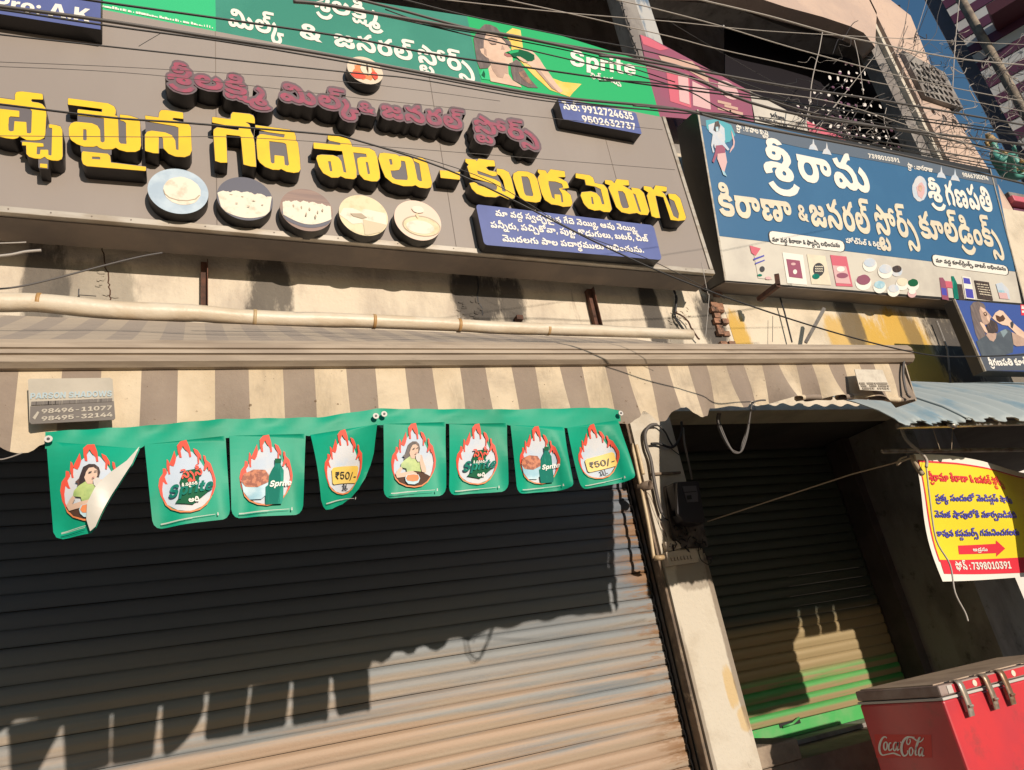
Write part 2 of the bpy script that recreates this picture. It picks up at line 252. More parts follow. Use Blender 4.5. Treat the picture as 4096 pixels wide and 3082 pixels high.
[[62,167,39,0,0,-132,33,-2,-1,-32,-113,0,0,32,40,2,0,93,-38,-21,0,35]],
[[66,170,16,0,22,-5,14,-8,15,-19,4,-11,0,-18,-9,-21,-15,-18,-43,-36,67,-1,0,-33,-125,1,0,29,69,57,15,20,2,11,-4,9,-7,7,-10,3,-13,-2,-7,-5,-5,-8,-3,-14,-38,1,2,19,10,20,16,14]],
[[14,167,121,-1,0,-32,-68,-134,-42,2,66,130,-77,1]],
[[73,167,41,-1,-68,-100,39,0,1,38,39,0,0,-37,20,-2,0,-30,-20,-2,-1,-33,-38,1,-2,32,-81,2,1,33]],
[[69,167,44,0,-38,-58,23,-1,20,-8,14,-15,7,-23,-2,-23,-10,-19,-21,-16,-28,-7,-25,4,-22,10,-17,20,-5,19,1,19,9,24],[70,81,-10,-4,-7,-6,-4,-10,0,-11,10,-15,9,-5,14,1,14,11,3,9,0,11,-10,15,-11,4]],
[[16,167,114,0,0,-32,-40,-37,18,-3,13,-6,10,-10,6,-13,2,-21,-4,-12,-11,-18,-12,-8,-23,-9,-32,0,-26,11,-16,17,-7,18,0,12,38,0,7,-17,5,-5,12,-5,17,5,7,7,4,9,-3,15,-8,8,-10,3,-30,2,0,23,33,32,-64,1]],
[[16,167,112,0,0,-33,-73,-1,-2,-4,-2,-26,22,10,27,-2,19,-11,16,-22,5,-19,-5,-24,-7,-14,-17,-14,-30,-10,-27,2,-20,9,-18,19,-6,16,0,10,38,0,5,-13,6,-6,11,-5,17,4,8,8,4,9,0,13,-5,10,-6,6,-10,4,-16,-2,-14,-13,-37,1]],
[[65,170,29,-2,23,-12,17,-23,8,-31,-1,-42,-5,-20,-7,-14,-19,-20,-17,-7,-15,-2,-29,4,-12,6,-13,12,-12,23,-7,31,2,37,12,31,21,21],[71,137,-11,-5,-9,-13,-5,-18,-1,-23,5,-26,6,-13,9,-7,15,-1,13,10,5,9,4,20,0,28,-4,20,-6,11,-10,7]],
[[152,182,10,-1,1,-31,-18,-4,-13,-11,-7,-10,33,-12,19,-17,11,-17,6,-31,13,-11,12,-5,10,0,7,3,4,7,0,13,-6,15,-10,12,-17,12,23,33,103,-1,22,-5,13,-9,8,-14,2,-20,-6,-18,-10,-10,-11,-5,-29,0,-14,7,-6,7,-6,13,2,21,-31,1,13,-24,2,-27,-2,-11,-8,-16,-9,-9,-14,-7,-20,-3,-15,1,-12,3,-20,12,-18,-12,-20,-4,-29,4,-21,13,-12,-10,-17,-6,-18,-1,-22,6,-9,6,-6,11,-4,22,4,12,5,9,10,9,12,5,24,2,17,-4,19,-13,28,-27,16,-3,8,5,2,6,-1,17,-7,14,-9,9,-12,8,-16,5,-38,1,-21,6,-15,16,-8,20,39,11,7,-20,3,-3,8,0,42,44,15,9],[327,93,-3,-11,3,-7,9,-4,10,3,3,7,-3,8,-10,5],[53,49,-7,-7,1,-12,7,-4,12,3,6,8,-8,9]],
[[152,182,10,-1,1,-31,-18,-4,-13,-11,-7,-10,19,-5,20,-12,14,-12,10,-17,5,-20,0,-17,-4,-16,-8,-13,-17,-12,-20,-4,-29,4,-21,13,-20,-14,-17,-3,-23,2,-16,9,-8,12,-4,12,4,22,15,17,16,7,20,1,21,-6,47,-40,12,-1,8,5,2,6,-1,17,-7,14,-9,9,-12,8,-16,5,-38,1,-21,6,-15,16,-8,20,39,11,7,-20,3,-3,8,0,42,44,15,9],[53,49,-7,-7,1,-12,7,-4,12,3,6,8,-8,9]],
[[171,182,10,0,2,-32,-23,-6,-20,-23,26,-15,11,-11,11,-20,3,-15,0,-20,-10,-25,-13,-12,-22,-6,-28,4,-19,14,-13,-11,-17,-6,-24,0,-18,7,-9,9,-6,11,-4,18,0,15,4,18,9,18,14,13,16,10,-8,23,38,10,7,-20,4,-3,7,0,8,5,33,38,14,9],[89,94,-23,-8,-12,-14,-4,-13,0,-13,4,-10,7,-4,11,2,10,18,35,0,5,-13,6,-6,10,-1,6,3,5,8,1,10,-2,13,-6,11,-14,12,-8,3]],
[[-85,-13,27,-1,18,-5,12,-7,11,-11,7,-14,1,-22,-4,-12,-9,-10,-13,-6,-18,0,-22,11,-17,-10,-22,-1,-17,9,-10,22,0,11,5,17,20,19,16,7],[-82,-38,-15,-5,-9,-8,-3,-15,5,-9,11,0,7,12,24,0,6,-12,6,-1,7,2,2,14,-3,9,-6,6,-13,6]],
[[140,182,9,0,2,-32,-14,-2,-9,-6,-26,-28,-19,-13,-16,-4,-26,3,-14,9,-10,15,-5,16,38,10,7,-19,4,-4,8,0,43,45,11,7],[139,125,23,-13,14,-14,12,-21,5,-16,0,-21,-4,-12,-8,-15,-12,-9,-17,-6,-19,-1,-14,2,-24,11,-32,31,-10,3,-4,-5,0,-9,9,-21,-41,-12,-9,26,0,25,8,15,9,9,11,5,24,2,17,-4,16,-11,34,-30,14,-2,7,3,4,14,-6,18,-14,17,-15,10]],
[[190,182,10,0,2,-32,-12,-1,-12,-6,-19,-23,29,-17,18,-26,5,-28,-5,-24,-7,-11,-19,-13,-20,-4,-26,3,-22,16,-20,-15,-22,-4,-26,3,-14,8,-7,7,-4,11,0,15,7,14,-20,2,2,33,72,-1,0,-30,-14,-4,-6,-8,0,-9,6,-5,12,-1,6,2,12,18,36,-1,4,-11,10,-8,12,0,7,4,4,16,-9,22,-8,9,-16,9,-20,5,-18,1,-14,6,-14,14,-8,22,38,10,9,-22,9,-1,11,8,29,34,16,10]],
[[16,126,27,-18,29,-27,22,-30,15,-35,5,-29,-2,-36,-10,-21,-12,-11,-9,-4,-11,-2,-21,1,-10,4,-13,10,-10,-8,-12,-5,-11,-2,-22,1,-16,7,-7,11,-3,11,6,16,-15,2,1,26,60,1,1,-24,-10,-4,-6,-7,2,-6,4,-3,7,-1,8,3,9,15,31,-1,4,-12,11,-5,9,2,6,7,3,13,-1,26,-13,38,-16,24,-19,19,-32,23],[11,-85,30,1,2,-31,-34,0]],
[[23,178,109,1,15,-3,16,-7,11,-12,4,-13,0,-14,-3,-11,-11,-15,21,-20,6,-14,4,-23,12,-10,13,-5,13,1,6,6,1,16,-4,12,-13,16,-16,12,23,31,24,-16,11,-11,11,-18,6,-22,0,-16,-8,-24,-10,-11,-10,-6,-25,-5,-24,3,-23,13,-18,-12,-21,-4,-28,4,-21,13,-12,-10,-17,-6,-18,-1,-22,6,-9,6,-6,11,-4,22,9,21,16,11,16,5,14,0,17,-5,19,-12,25,-25,11,-5,9,0,7,5,2,19,-8,18,-13,12,-16,7,-31,4,1,29,49,1,7,6,0,6,-3,5,-11,3,-102,0],[53,48,-7,-6,1,-12,7,-4,12,3,6,8,-8,8],[73,-12,22,-3,13,-10,6,-14,1,-20,110,-1,0,-31,-142,0,-26,6,-12,8,-7,12,-3,8,2,19,7,14,8,6],[74,-38,-9,-5,0,-11,8,-5,12,0,1,12,-2,5]],
[[106,216,15,0,13,-3,13,-9,10,-13,-29,-9,-7,7,-11,1,-7,-7,1,-5,18,-4,10,-5,8,-8,5,-11,0,-25,-10,-16,14,-18,5,-19,-1,-29,-6,-22,-13,-23,-37,15,14,31,0,29,-6,12,-7,5,-20,4,-9,-2,-10,-7,-8,-20,2,-24,12,-28,-38,-15,-12,26,-6,28,1,21,8,22,13,15,18,11,22,5,30,1,6,5,1,7,-4,5,-5,2,-82,0,0,33,54,0,1,13,5,10,15,11]],
[[26,178,100,1,24,-6,14,-9,8,-14,1,-21,-10,-21,20,-22,8,-26,0,-20,-4,-16,-15,-18,-19,-8,-24,0,-17,6,-13,11,-21,-15,-24,-3,-22,5,-13,11,-9,18,-2,27,6,23,13,19,17,13,19,8,21,5,42,1,9,6,-2,10,-13,4,-94,0],[89,93,-20,-6,-15,-15,-4,-13,0,-13,4,-10,7,-4,11,2,10,18,35,0,5,-13,6,-6,10,-1,6,3,5,8,1,10,-2,13,-6,11,-9,8,-13,6]],
[[22,178,110,1,21,-5,17,-11,6,-12,3,-16,-6,-19,-10,-11,21,-21,9,-23,-2,-26,-6,-15,-8,-10,-12,-8,-14,-4,-17,-1,-19,3,-25,14,-27,27,-10,3,-4,-5,0,-9,9,-21,-41,-12,-9,26,0,24,8,16,17,12,27,4,17,-5,16,-10,28,-26,12,-6,13,2,6,13,-7,23,-13,14,-19,9,-30,4,0,29,50,1,6,5,-1,11,-13,4,-102,0]],
[[72,126,17,0,19,-3,26,-14,12,-13,6,-13,3,-16,-1,-17,13,-12,16,-7,7,1,9,4,3,7,0,14,-8,16,-26,22,22,31,18,-10,20,-20,14,-25,2,-22,7,-8,21,-10,15,5,4,7,0,13,-5,13,-15,15,-14,11,23,31,28,-20,16,-19,9,-27,-2,-28,-6,-13,-9,-10,-10,-6,-19,-6,-31,3,-24,13,-23,-13,-31,-3,-20,7,-19,13,-20,-13,-18,-6,-34,-1,-22,6,-16,9,-13,15,-7,20,0,28,7,19,12,15,18,11],[73,91,-12,-5,-9,-11,-2,-8,2,-19,8,-11,10,-4,13,-2,14,4,11,8,5,11,-2,21,-7,9,-8,5]],
[[53,126,19,0,20,-4,14,-8,11,-14,3,-11,0,-15,-4,-14,-9,-15,-30,18,5,18,-2,7,-5,5,-6,2,-17,-1,-8,-7,-1,-8,3,-9,10,-11,45,-35,18,-20,10,-22,1,-28,-9,-24,-18,-18,-29,-11,-41,-3,-24,4,-14,7,-11,14,-2,15,4,12,7,7,37,18,4,5,0,6,-6,3,-9,-1,-4,-4,1,-9,-31,-9,-6,10,-1,12,2,7,10,10,12,6,35,2,12,-3,12,-7,6,-7,3,-8,-1,-16,-4,-7,-11,-10,-31,-13,-2,-7,11,-6,28,1,17,6,11,11,4,11,0,11,-5,14,-15,17,-36,28,-17,17,-10,16,-3,11,0,18,11,20,17,11]],
[[13,29,38,0,-17,-66,-28,2]],
[[57,126,25,-2,18,-11,7,-15,1,-25,30,1,-9,12,-1,16,9,14,12,7,33,3,25,-7,10,-8,8,-15,-2,-19,-10,-15,8,-15,0,-13,-5,-10,-11,-11,-12,-7,-23,-6,-25,-3,-61,2,-20,4,-25,10,-16,14,-11,18,-4,18,0,14,4,17,8,13,16,13],[172,99,-8,-3,-2,-8,6,-8,12,-4,7,7,1,8,-5,6],[58,98,-8,-7,-3,-11,15,-3,9,5,3,8,-3,5,-3,3],[103,67,-8,-9,-13,-6,-15,-2,-17,2,10,-10,15,-6,24,-4,50,0,25,5,6,7,-1,2,-73,-2]],
[[140,182,9,-1,2,-31,-16,-3,-8,-6,-26,-28,-18,-12,-16,-4,-28,4,-11,7,-12,19,-4,13,38,10,7,-19,4,-4,8,0,43,45,11,7],[139,125,25,-14,16,-17,8,-15,5,-20,0,-17,-4,-16,-11,-16,-14,-9,-20,-4,-29,4,-21,13,-20,-14,-17,-3,-23,2,-18,10,-6,11,-4,12,4,22,15,17,17,7,19,1,17,-4,19,-13,28,-27,8,-3,14,3,4,8,-2,20,-7,11,-24,21],[53,49,-7,-7,1,-12,7,-4,12,3,6,8,-8,9]],
[[77,216,15,1,18,-5,10,-8,8,-14,-28,-7,-10,8,-8,0,-6,-4,-1,-8,33,-2,31,-12,29,-25,17,-29,10,-33,-1,-40,-12,-24,-18,-13,-19,-4,-15,0,-19,4,-20,12,-26,27,-7,4,-7,-1,-2,-5,1,-13,7,-17,-38,-11,-6,8,-6,24,2,22,10,16,18,10,20,2,19,-4,18,-12,28,-26,10,-5,14,1,7,10,2,25,-7,27,-11,22,-17,18,-7,4,-2,-13,-4,-9,-11,-8,-15,-4,-16,0,-17,5,-10,9,-5,9,0,24,13,18,-3,13,2,13,11,14],[70,149,-6,-5,0,-8,7,-4,10,2,3,4,-2,10]],
[[15,125,3,0,13,-8,26,-23,16,-21,8,-16,8,-27,2,-35,-7,-31,-10,-18,13,-2,15,8,21,-22,-22,-15,-23,-2,-13,3,-16,9,-31,-11,-34,0,-22,8,-13,17,-2,19,3,12,9,13,14,7,9,3,27,-2,19,-8,17,-13,4,4,4,20,0,15,-7,32,-15,24,-15,15,-22,15],[-8,-37,-7,-7,1,-8,5,-4,21,-1,14,5,-19,14]],
[[26,125,6,-1,19,-13,16,-17,11,-21,3,-26,-8,-27,-12,-13,-20,-9,-26,-1,-22,8,-26,22,22,24,17,-14,9,-4,12,-1,10,6,2,16,-6,16,-28,25]],
[[90,179,28,-1,32,-10,28,-20,20,-27,13,-39,1,-37,-8,-24,-18,-18,-22,-6,-22,1,-16,6,-14,12,-20,-15,-18,-4,-16,0,-18,4,-16,13,-5,13,0,13,7,16,-20,1,2,32,72,0,0,-29,-14,-6,-6,-7,1,-10,7,-5,10,0,8,3,10,17,36,0,6,-15,10,-5,12,0,10,11,2,22,-6,30,-12,23,-18,18,-6,2,-3,-15,-7,-9,-22,-9,-16,0,-12,3,-10,6,-7,8,-5,16,1,13,4,9,11,11],[88,149,-8,-6,1,-7,7,-4,8,1,5,7,-2,9]],
[[16,126,27,-18,29,-27,22,-30,15,-35,5,-29,-2,-36,-10,-21,-12,-11,-9,-4,-11,-2,-21,1,-10,4,-13,10,-10,-8,-12,-5,-11,-2,-22,1,-16,7,-7,11,-3,11,6,16,-15,2,1,26,60,1,1,-24,-10,-4,-6,-7,2,-6,4,-3,7,-1,8,3,9,15,31,-1,4,-12,11,-5,9,2,6,7,3,13,-1,26,-13,38,-16,24,-19,19,-32,23]],
[[187,217,16,0,13,-3,13,-9,9,-13,-28,-9,-10,8,-7,0,-9,-6,2,-6,16,-3,11,-6,12,-15,3,-14,-1,-12,-8,-19,-18,-11,-26,-1,-16,7,-9,10,-5,17,2,16,-18,-3,-7,-13,-33,0,-8,13,-9,3,-11,-1,-5,-3,-2,-7,5,-9,40,-3,23,-6,15,-11,9,-15,-38,-11,-9,9,-8,3,-27,1,-10,-3,-4,-4,2,-5,12,-4,50,-3,23,-8,12,-16,0,-24,-6,-11,-11,-10,-30,-9,-47,0,-20,4,-15,8,-16,19,-1,5,6,2,31,9,10,-10,16,-5,28,0,10,3,2,5,-1,5,-8,3,-36,2,-29,5,-13,7,-9,10,-4,15,1,8,7,13,11,10,-6,11,-1,19,8,18,9,9,14,6,26,1,18,-6,12,-12,10,11,11,5,27,2,0,13,5,10,16,11],[177,148,-3,-12,4,-8,7,-3,11,3,2,5,-2,10,-6,4]],
[[36,126,203,0,17,-2,15,-5,13,-11,6,-13,1,-17,-5,-16,-10,-12,-14,-6,-19,-1,-15,4,-13,13,-6,14,2,20,-33,0,14,-28,1,-23,-8,-24,-10,-12,-20,-9,-25,-1,-16,4,-20,13,-11,-10,-11,-5,-10,-2,-25,1,-13,5,-10,9,-8,20,3,20,8,13,9,7,18,6,30,-2,19,-11,31,-29,12,-5,11,3,3,5,1,17,-5,14,-7,9,-22,15,-81,1],[240,94,-3,-11,4,-9,6,-3,11,2,4,8,-3,9,-6,3],[52,48,-6,-5,-2,-6,3,-8,13,-3,8,5,3,7,-8,8]],
[[140,182,9,-1,2,-31,-16,-3,-8,-6,-26,-28,-18,-12,-16,-4,-28,4,-11,7,-12,19,-4,13,38,10,7,-19,4,-4,8,0,43,45,11,7],[139,125,16,-8,20,-18,11,-16,5,-13,2,-11,-2,-28,-11,-19,-15,-10,10,-6,21,-2,13,3,11,7,8,14,2,20,-4,18,-14,22,-19,16,20,30,3,2,15,-10,22,-22,15,-30,3,-15,0,-27,-9,-29,-19,-21,-13,-7,-16,-4,-33,0,-19,5,-20,10,-48,38,-20,-14,-17,-3,-26,3,-18,14,-7,18,5,24,14,16,23,7,19,-1,15,-5,47,-40,12,-1,6,3,4,8,-2,20,-7,11,-24,21],[53,49,-7,-7,1,-12,7,-4,12,3,6,8,-8,9]],
[[50,157,37,0,-1,-31,12,-6,10,-8,8,-20,-3,-18,-11,-16,-21,-7,-32,3,2,-12,5,-7,11,-4,12,1,10,7,6,12,36,0,5,-11,7,-7,10,-2,11,4,5,9,-2,17,-9,16,-23,18,23,31,16,-9,17,-15,15,-25,5,-17,0,-17,-4,-14,-7,-14,-21,-15,-15,-3,-17,0,-14,3,-20,16,-21,-15,-19,-4,-25,1,-19,9,-12,15,-5,12,-3,17,1,24,5,17,9,14,12,11,15,7],[68,99,-12,-6,-5,-9,1,-3,16,-4,10,5,2,4,-2,9]],
[[57,180,18,0,13,-3,10,-5,9,-10,11,11,15,6,56,0,24,-8,14,-15,3,-11,0,-14,-6,-17,-13,-11,-18,-6,-18,2,-18,10,-9,20,1,19,-18,-3,-8,-13,-32,0,-8,12,-11,4,-13,-4,-2,-9,5,-7,36,-3,21,-6,13,-8,17,-20,5,-20,-1,-28,-8,-27,-11,-18,-38,15,14,27,2,27,-6,16,-10,8,-7,2,-22,-2,-7,-5,-7,-11,-2,-10,1,-19,14,-33,-38,-15,-9,16,-9,30,-1,23,8,26,14,17,-9,15,-2,11,1,13,4,11,7,9,13,8],[179,148,-3,-9,2,-9,7,-5,11,2,5,8,-3,8,-7,4]],
[[178,182,10,0,2,-32,-12,-1,-12,-6,-17,-20,38,-13,-16,-29,-53,13,-22,0,-17,-3,-13,-6,-11,-12,-5,-14,0,-13,7,-13,10,-1,10,6,4,14,33,0,5,-12,6,-5,1,15,10,17,15,8,23,0,16,-8,12,-17,1,-20,-9,-19,-18,-11,-18,-3,-32,3,-15,6,-12,9,-11,-10,-19,-7,-24,0,-19,8,-10,11,-6,14,-2,12,1,22,6,19,11,15,14,12,17,8,-7,21,38,10,8,-21,10,-2,9,6,32,37,14,9],[159,47,-7,-7,2,-11,12,1,5,4,-1,9]],
[[156,182,7,1,3,-3,0,-30,-21,-7,-23,-25,22,-19,6,-11,4,-17,0,-21,-4,-21,-15,-31,-38,14,14,31,0,29,-6,12,-8,7,-21,3,-10,-3,-8,-8,-7,-19,3,-27,12,-24,-39,-15,-15,35,-3,33,9,28,19,20,-9,26,37,10,7,-19,4,-4,8,0,42,44,12,8]],
[[50,126,16,0,23,-5,14,-12,5,-17,-3,-15,-6,-9,-14,-10,-30,-14,-4,-4,2,-6,16,-3,8,4,12,17,35,0,10,-17,15,-4,9,4,4,11,-2,16,-9,14,-23,19,23,31,25,-17,14,-15,9,-16,5,-30,-5,-23,-6,-11,-10,-8,-23,-9,-22,0,-12,4,-20,15,-14,-11,-23,-8,-24,0,-22,9,-8,8,-6,13,0,12,5,12,15,14,33,16,6,10,-5,7,-12,-1,-4,-5,2,-11,-34,-11,-5,9,-2,19,4,10,11,10]],
[[94,216,16,1,16,-4,13,-12,6,-10,-27,-8,-8,7,-12,1,-6,-5,0,-7,38,-3,24,-10,28,-23,20,-31,10,-37,0,-31,-8,-24,-12,-13,-12,-6,-16,-4,-26,2,-12,5,-14,12,-10,-9,-12,-7,-32,-3,-24,7,-8,8,-6,9,-1,18,7,16,-20,1,2,34,72,0,0,-31,-14,-4,-6,-9,1,-10,7,-4,16,2,12,18,36,0,4,-12,12,-8,12,0,10,10,2,22,-6,30,-16,28,-18,17,-5,-17,-6,-8,-11,-6,-12,-3,-28,3,-14,9,-6,10,-2,10,1,13,6,12,8,8,-3,10,2,17,12,14],[86,149,-6,-7,1,-7,7,-3,8,1,5,5,-1,9]],
[[141,217,87,-1,0,-28,-84,-1,-8,-4,0,-7,7,-5,43,0,0,-29,-41,-1,-6,-2,-3,-4,4,-8,25,-3,15,-9,7,-15,-2,-20,-12,-15,-22,-7,-28,1,-23,10,-12,-10,-32,-14,-4,-4,0,-5,6,-5,12,0,12,9,6,12,36,0,9,-17,14,-4,7,2,5,7,0,16,34,9,8,-21,0,-13,-5,-14,-12,-13,-22,-7,-32,2,-14,7,-10,10,-18,-14,-20,-5,-22,0,-20,6,-11,10,-4,9,-2,17,3,8,10,13,38,19,7,6,1,6,-5,7,-10,0,-5,-5,1,-12,-35,-11,-5,13,-2,14,5,11,8,8,23,9,37,-1,18,-9,5,-6,5,-13,10,-7,24,-3,7,4,0,5,-3,2,-21,2,-13,7,-8,9,-5,15,3,13,9,13,-12,19,1,20,12,14,11,5]],
[[23,178,109,1,15,-3,16,-7,11,-12,4,-13,0,-14,-3,-11,-11,-15,21,-20,6,-14,4,-23,12,-10,13,-5,15,2,5,9,0,12,-4,12,-13,16,-16,11,22,32,24,-16,15,-16,10,-18,7,-30,19,-13,14,-1,7,3,4,8,-3,22,-13,17,-17,12,19,29,5,2,23,-15,11,-11,11,-18,6,-22,0,-16,-4,-16,-7,-12,-11,-10,-15,-6,-16,-2,-27,4,-20,12,-22,-13,-20,-3,-24,3,-23,13,-18,-12,-21,-4,-28,4,-21,13,-12,-10,-16,-6,-19,-1,-16,3,-15,10,-10,22,5,24,9,12,11,6,16,5,14,0,17,-5,19,-12,25,-25,11,-5,9,0,7,5,2,19,-8,18,-13,12,-16,7,-31,4,1,29,49,1,7,6,0,6,-3,5,-11,3,-102,0],[53,48,-7,-6,1,-12,7,-4,12,3,6,8,-8,8]],
[[76,196,24,-9,30,-19,19,-16,23,-25,63,-1,19,-2,16,-5,14,-12,5,-11,1,-20,-4,-13,-7,-10,-11,-6,-12,-4,-21,2,-14,7,-7,8,-6,15,2,18,-23,0,6,-30,-1,-26,-7,-19,-15,-14,-20,-7,-21,0,-18,6,-17,11,-14,-11,-17,-6,-22,0,-19,8,-8,8,-6,13,0,22,4,10,9,10,18,9,24,1,13,-3,13,-7,31,-30,10,-5,14,0,7,10,-1,25,-10,25,-109,1,0,32,87,1,-24,18,-34,18],[239,93,-2,-13,5,-7,11,-2,6,4,2,9,-3,6,-8,3],[52,48,-6,-5,-2,-6,3,-7,10,-5,11,5,3,8,-8,8]],
[[11,126,227,0,16,-2,20,-7,10,-11,6,-14,0,-17,-6,-16,-10,-10,-18,-6,-20,1,-10,4,-12,11,-6,18,2,17,-32,0,13,-26,1,-28,-8,-23,-9,-10,-17,-9,-24,-1,-20,6,-14,12,-20,-15,-12,-3,-20,0,-22,10,-13,18,-4,18,1,22,3,11,11,18,-13,1],[96,94,-22,-5,-16,-12,-7,-18,0,-13,3,-10,10,-5,10,3,10,18,34,0,9,-17,9,-4,8,3,5,6,2,14,-3,15,-6,9,-18,13],[240,94,-3,-13,3,-6,6,-4,12,2,3,6,-2,10,-7,4]],
[[-85,-13,27,-1,24,-8,17,-15,7,-14,1,-22,-6,-16,-10,-9,-9,-3,-26,2,-1,-18,-28,0,0,18,-25,-2,-7,2,-10,7,-9,16,0,22,9,19,9,8,16,9],[-82,-38,-15,-5,-9,-8,-3,-15,5,-9,10,-1,8,8,24,0,8,-8,11,2,2,14,-3,9,-6,6,-13,6],[-81,-44,12,0,7,-3,2,-13,-8,-5,-19,3,-3,4,0,7],[-75,-89,-9,-7,18,0]],
[[152,182,10,-1,1,-31,-18,-4,-13,-11,-7,-10,19,-5,25,-15,19,-26,6,-31,13,-11,13,-5,10,0,7,4,3,7,0,12,-10,20,-23,20,22,31,15,-9,21,-18,10,-16,5,-13,2,-27,-2,-11,-8,-16,-18,-14,-25,-5,-27,4,-20,12,-18,-12,-20,-4,-29,4,-21,13,-20,-14,-17,-3,-23,2,-16,9,-8,12,-4,12,4,22,15,17,16,7,20,1,21,-6,47,-40,12,-1,8,5,2,6,-1,17,-7,14,-9,9,-12,8,-16,5,-38,1,-21,6,-15,16,-8,20,39,11,7,-20,3,-3,8,0,42,44,15,9],[53,49,-7,-7,1,-12,7,-4,12,3,6,8,-8,9]],
[[95,179,20,0,18,-3,25,-10,21,-16,13,-16,10,-19,9,-37,-2,-36,-10,-23,-7,-7,-14,-10,-20,-5,-23,1,-16,6,-14,12,-12,-11,-14,-6,-31,-2,-23,7,-13,16,-3,20,7,14,16,13,31,14,5,10,-5,7,-10,0,-5,-5,1,-13,-35,-10,-7,19,5,19,16,13,28,5,-3,19,8,18,17,12],[93,149,-7,-6,1,-7,6,-4,9,1,4,7,-2,9],[135,138,-7,-19,-6,-7,-17,-6,3,-14,-6,-21,-14,-12,-35,-16,-2,-6,4,-4,13,-2,9,3,12,18,36,0,5,-13,11,-7,13,0,10,6,6,16,0,24,-4,19,-12,24],[89,1,33,0,2,-34,-36,-1]],
[[62,107,25,0,23,-8,15,-14,8,-18,1,-24,-6,-18,-13,-15,-20,-10,-30,-3,-24,5,-11,5,-12,11,-9,17,-2,11,1,18,11,23,20,15],[65,77,-14,-10,-4,-11,0,-8,9,-16,11,-4,10,0,13,8,4,11,0,11,-9,16,-8,3]],
[[26,41,9,1,8,-3,7,-8,3,-9,-3,-14,-7,-7,-9,-3,-15,3,-7,7,-3,8,3,15]],
[[12,126,191,0,18,-2,14,-5,15,-14,5,-16,-1,-17,-6,-14,-13,-11,-15,-4,-18,1,-16,7,-10,12,-3,10,2,21,-27,0,7,-21,1,-20,-5,-20,-9,-14,-15,-13,-19,-7,-13,-2,-38,2,-28,14,-15,20,-5,20,0,14,3,14,7,12,-8,3],[82,94,-14,-3,-11,-9,-6,-12,0,-13,4,-12,10,-10,9,-3,17,0,11,4,8,9,4,11,0,12,-5,14,-7,7,-9,4],[204,94,-3,-11,4,-9,6,-3,11,2,4,8,-3,9,-6,3]],
[[63,194,28,-2,21,-12,8,-13,3,-14,-1,-15,-6,-16,19,-12,11,-17,-37,-11,-12,10,-14,3,-25,-1,-8,-6,4,-7,9,-2,60,-5,12,-5,10,-9,5,-13,-2,-22,-11,-14,-19,-10,-24,-4,-30,0,-26,4,-23,13,-12,17,0,3,3,1,34,10,10,-10,15,-5,30,0,11,6,0,5,-8,5,-38,2,-31,6,-17,13,-5,10,0,16,4,10,8,9,17,9,5,13,18,-5,15,0,12,4,4,6,0,2,-12,-4,-27,1,-12,6,-9,12,-1,10,6,15,10,8],[67,171,-6,-5,5,-7,9,-1,12,6,-7,6]],
[[10,126,269,-1,23,-7,11,-10,7,-16,0,-16,-4,-13,-12,-14,-13,-5,-19,-1,-18,6,-10,11,-6,15,2,19,-26,0,6,-20,1,-22,-3,-17,-6,-14,-12,-13,-11,-7,-17,-4,-19,0,-16,4,-13,11,-8,17,2,19,11,15,11,6,26,2,15,-4,-6,19,-7,6,-11,2,-12,-4,-10,-14,-36,0,-6,9,-10,8,-8,2,-15,-1,-7,-6,1,-6,4,-4,28,-3,0,-26,-29,-3,-5,-5,0,-8,7,-5,11,0,21,14,23,-21,-26,-19,-21,-5,-21,0,-17,4,-10,6,-10,16,-2,14,3,7,7,10,11,8,-14,11,-4,10],[270,94,-3,-5,2,-13,7,-5,12,3,3,6,-2,9,-7,4],[161,45,-9,-6,1,-11,12,-4,10,5,4,6,-1,4,-5,4]],
[[51,126,21,0,17,-3,15,-7,12,-10,17,14,21,6,21,-1,19,-7,17,-17,9,-25,0,-31,-8,-24,-12,-14,-21,-9,-26,-1,-18,5,-11,9,-7,13,-1,19,3,10,14,13,15,5,18,0,15,-4,-5,16,-9,7,-15,1,-11,-5,-6,-10,-36,0,-11,14,-20,5,-11,-3,-4,-3,0,-7,7,-6,26,-1,0,-26,-29,-3,-6,-5,0,-7,8,-6,10,0,22,14,23,-21,-16,-14,-24,-9,-28,-1,-21,6,-13,12,-5,13,0,9,4,11,17,14,-15,13,-4,12,0,9,3,9,11,12,14,6],[161,45,-10,-6,2,-11,12,-4,10,5,4,6,-1,4,-5,4]],
[[111,179,35,-2,33,-11,24,-19,11,-20,6,-24,-1,-18,5,-20,-3,-21,-10,-20,-23,-16,-30,-8,-28,-3,-34,0,-24,3,-22,6,-20,11,-12,12,-6,12,-4,16,0,12,7,21,19,17,22,6,21,-1,17,-8,11,-14,3,-21,-6,-13,-10,-10,-17,-5,-21,-1,26,-8,39,-2,38,3,23,10,-20,-3,-22,3,-13,10,-5,14,2,23,11,14,20,8,28,0,-6,13,-12,11,-15,7,-1,-12,-5,-12,-9,-8,-16,-5,-29,3,-10,6,-8,10,-3,9,0,14,6,14,16,12],[106,149,-6,-3,-1,-9,5,-5,8,0,6,6,-1,10],[60,86,-11,-6,-5,-12,14,-4,13,5,2,4,-2,9],[164,86,-9,-5,0,-11,7,-5,14,2,7,11,-7,6]],
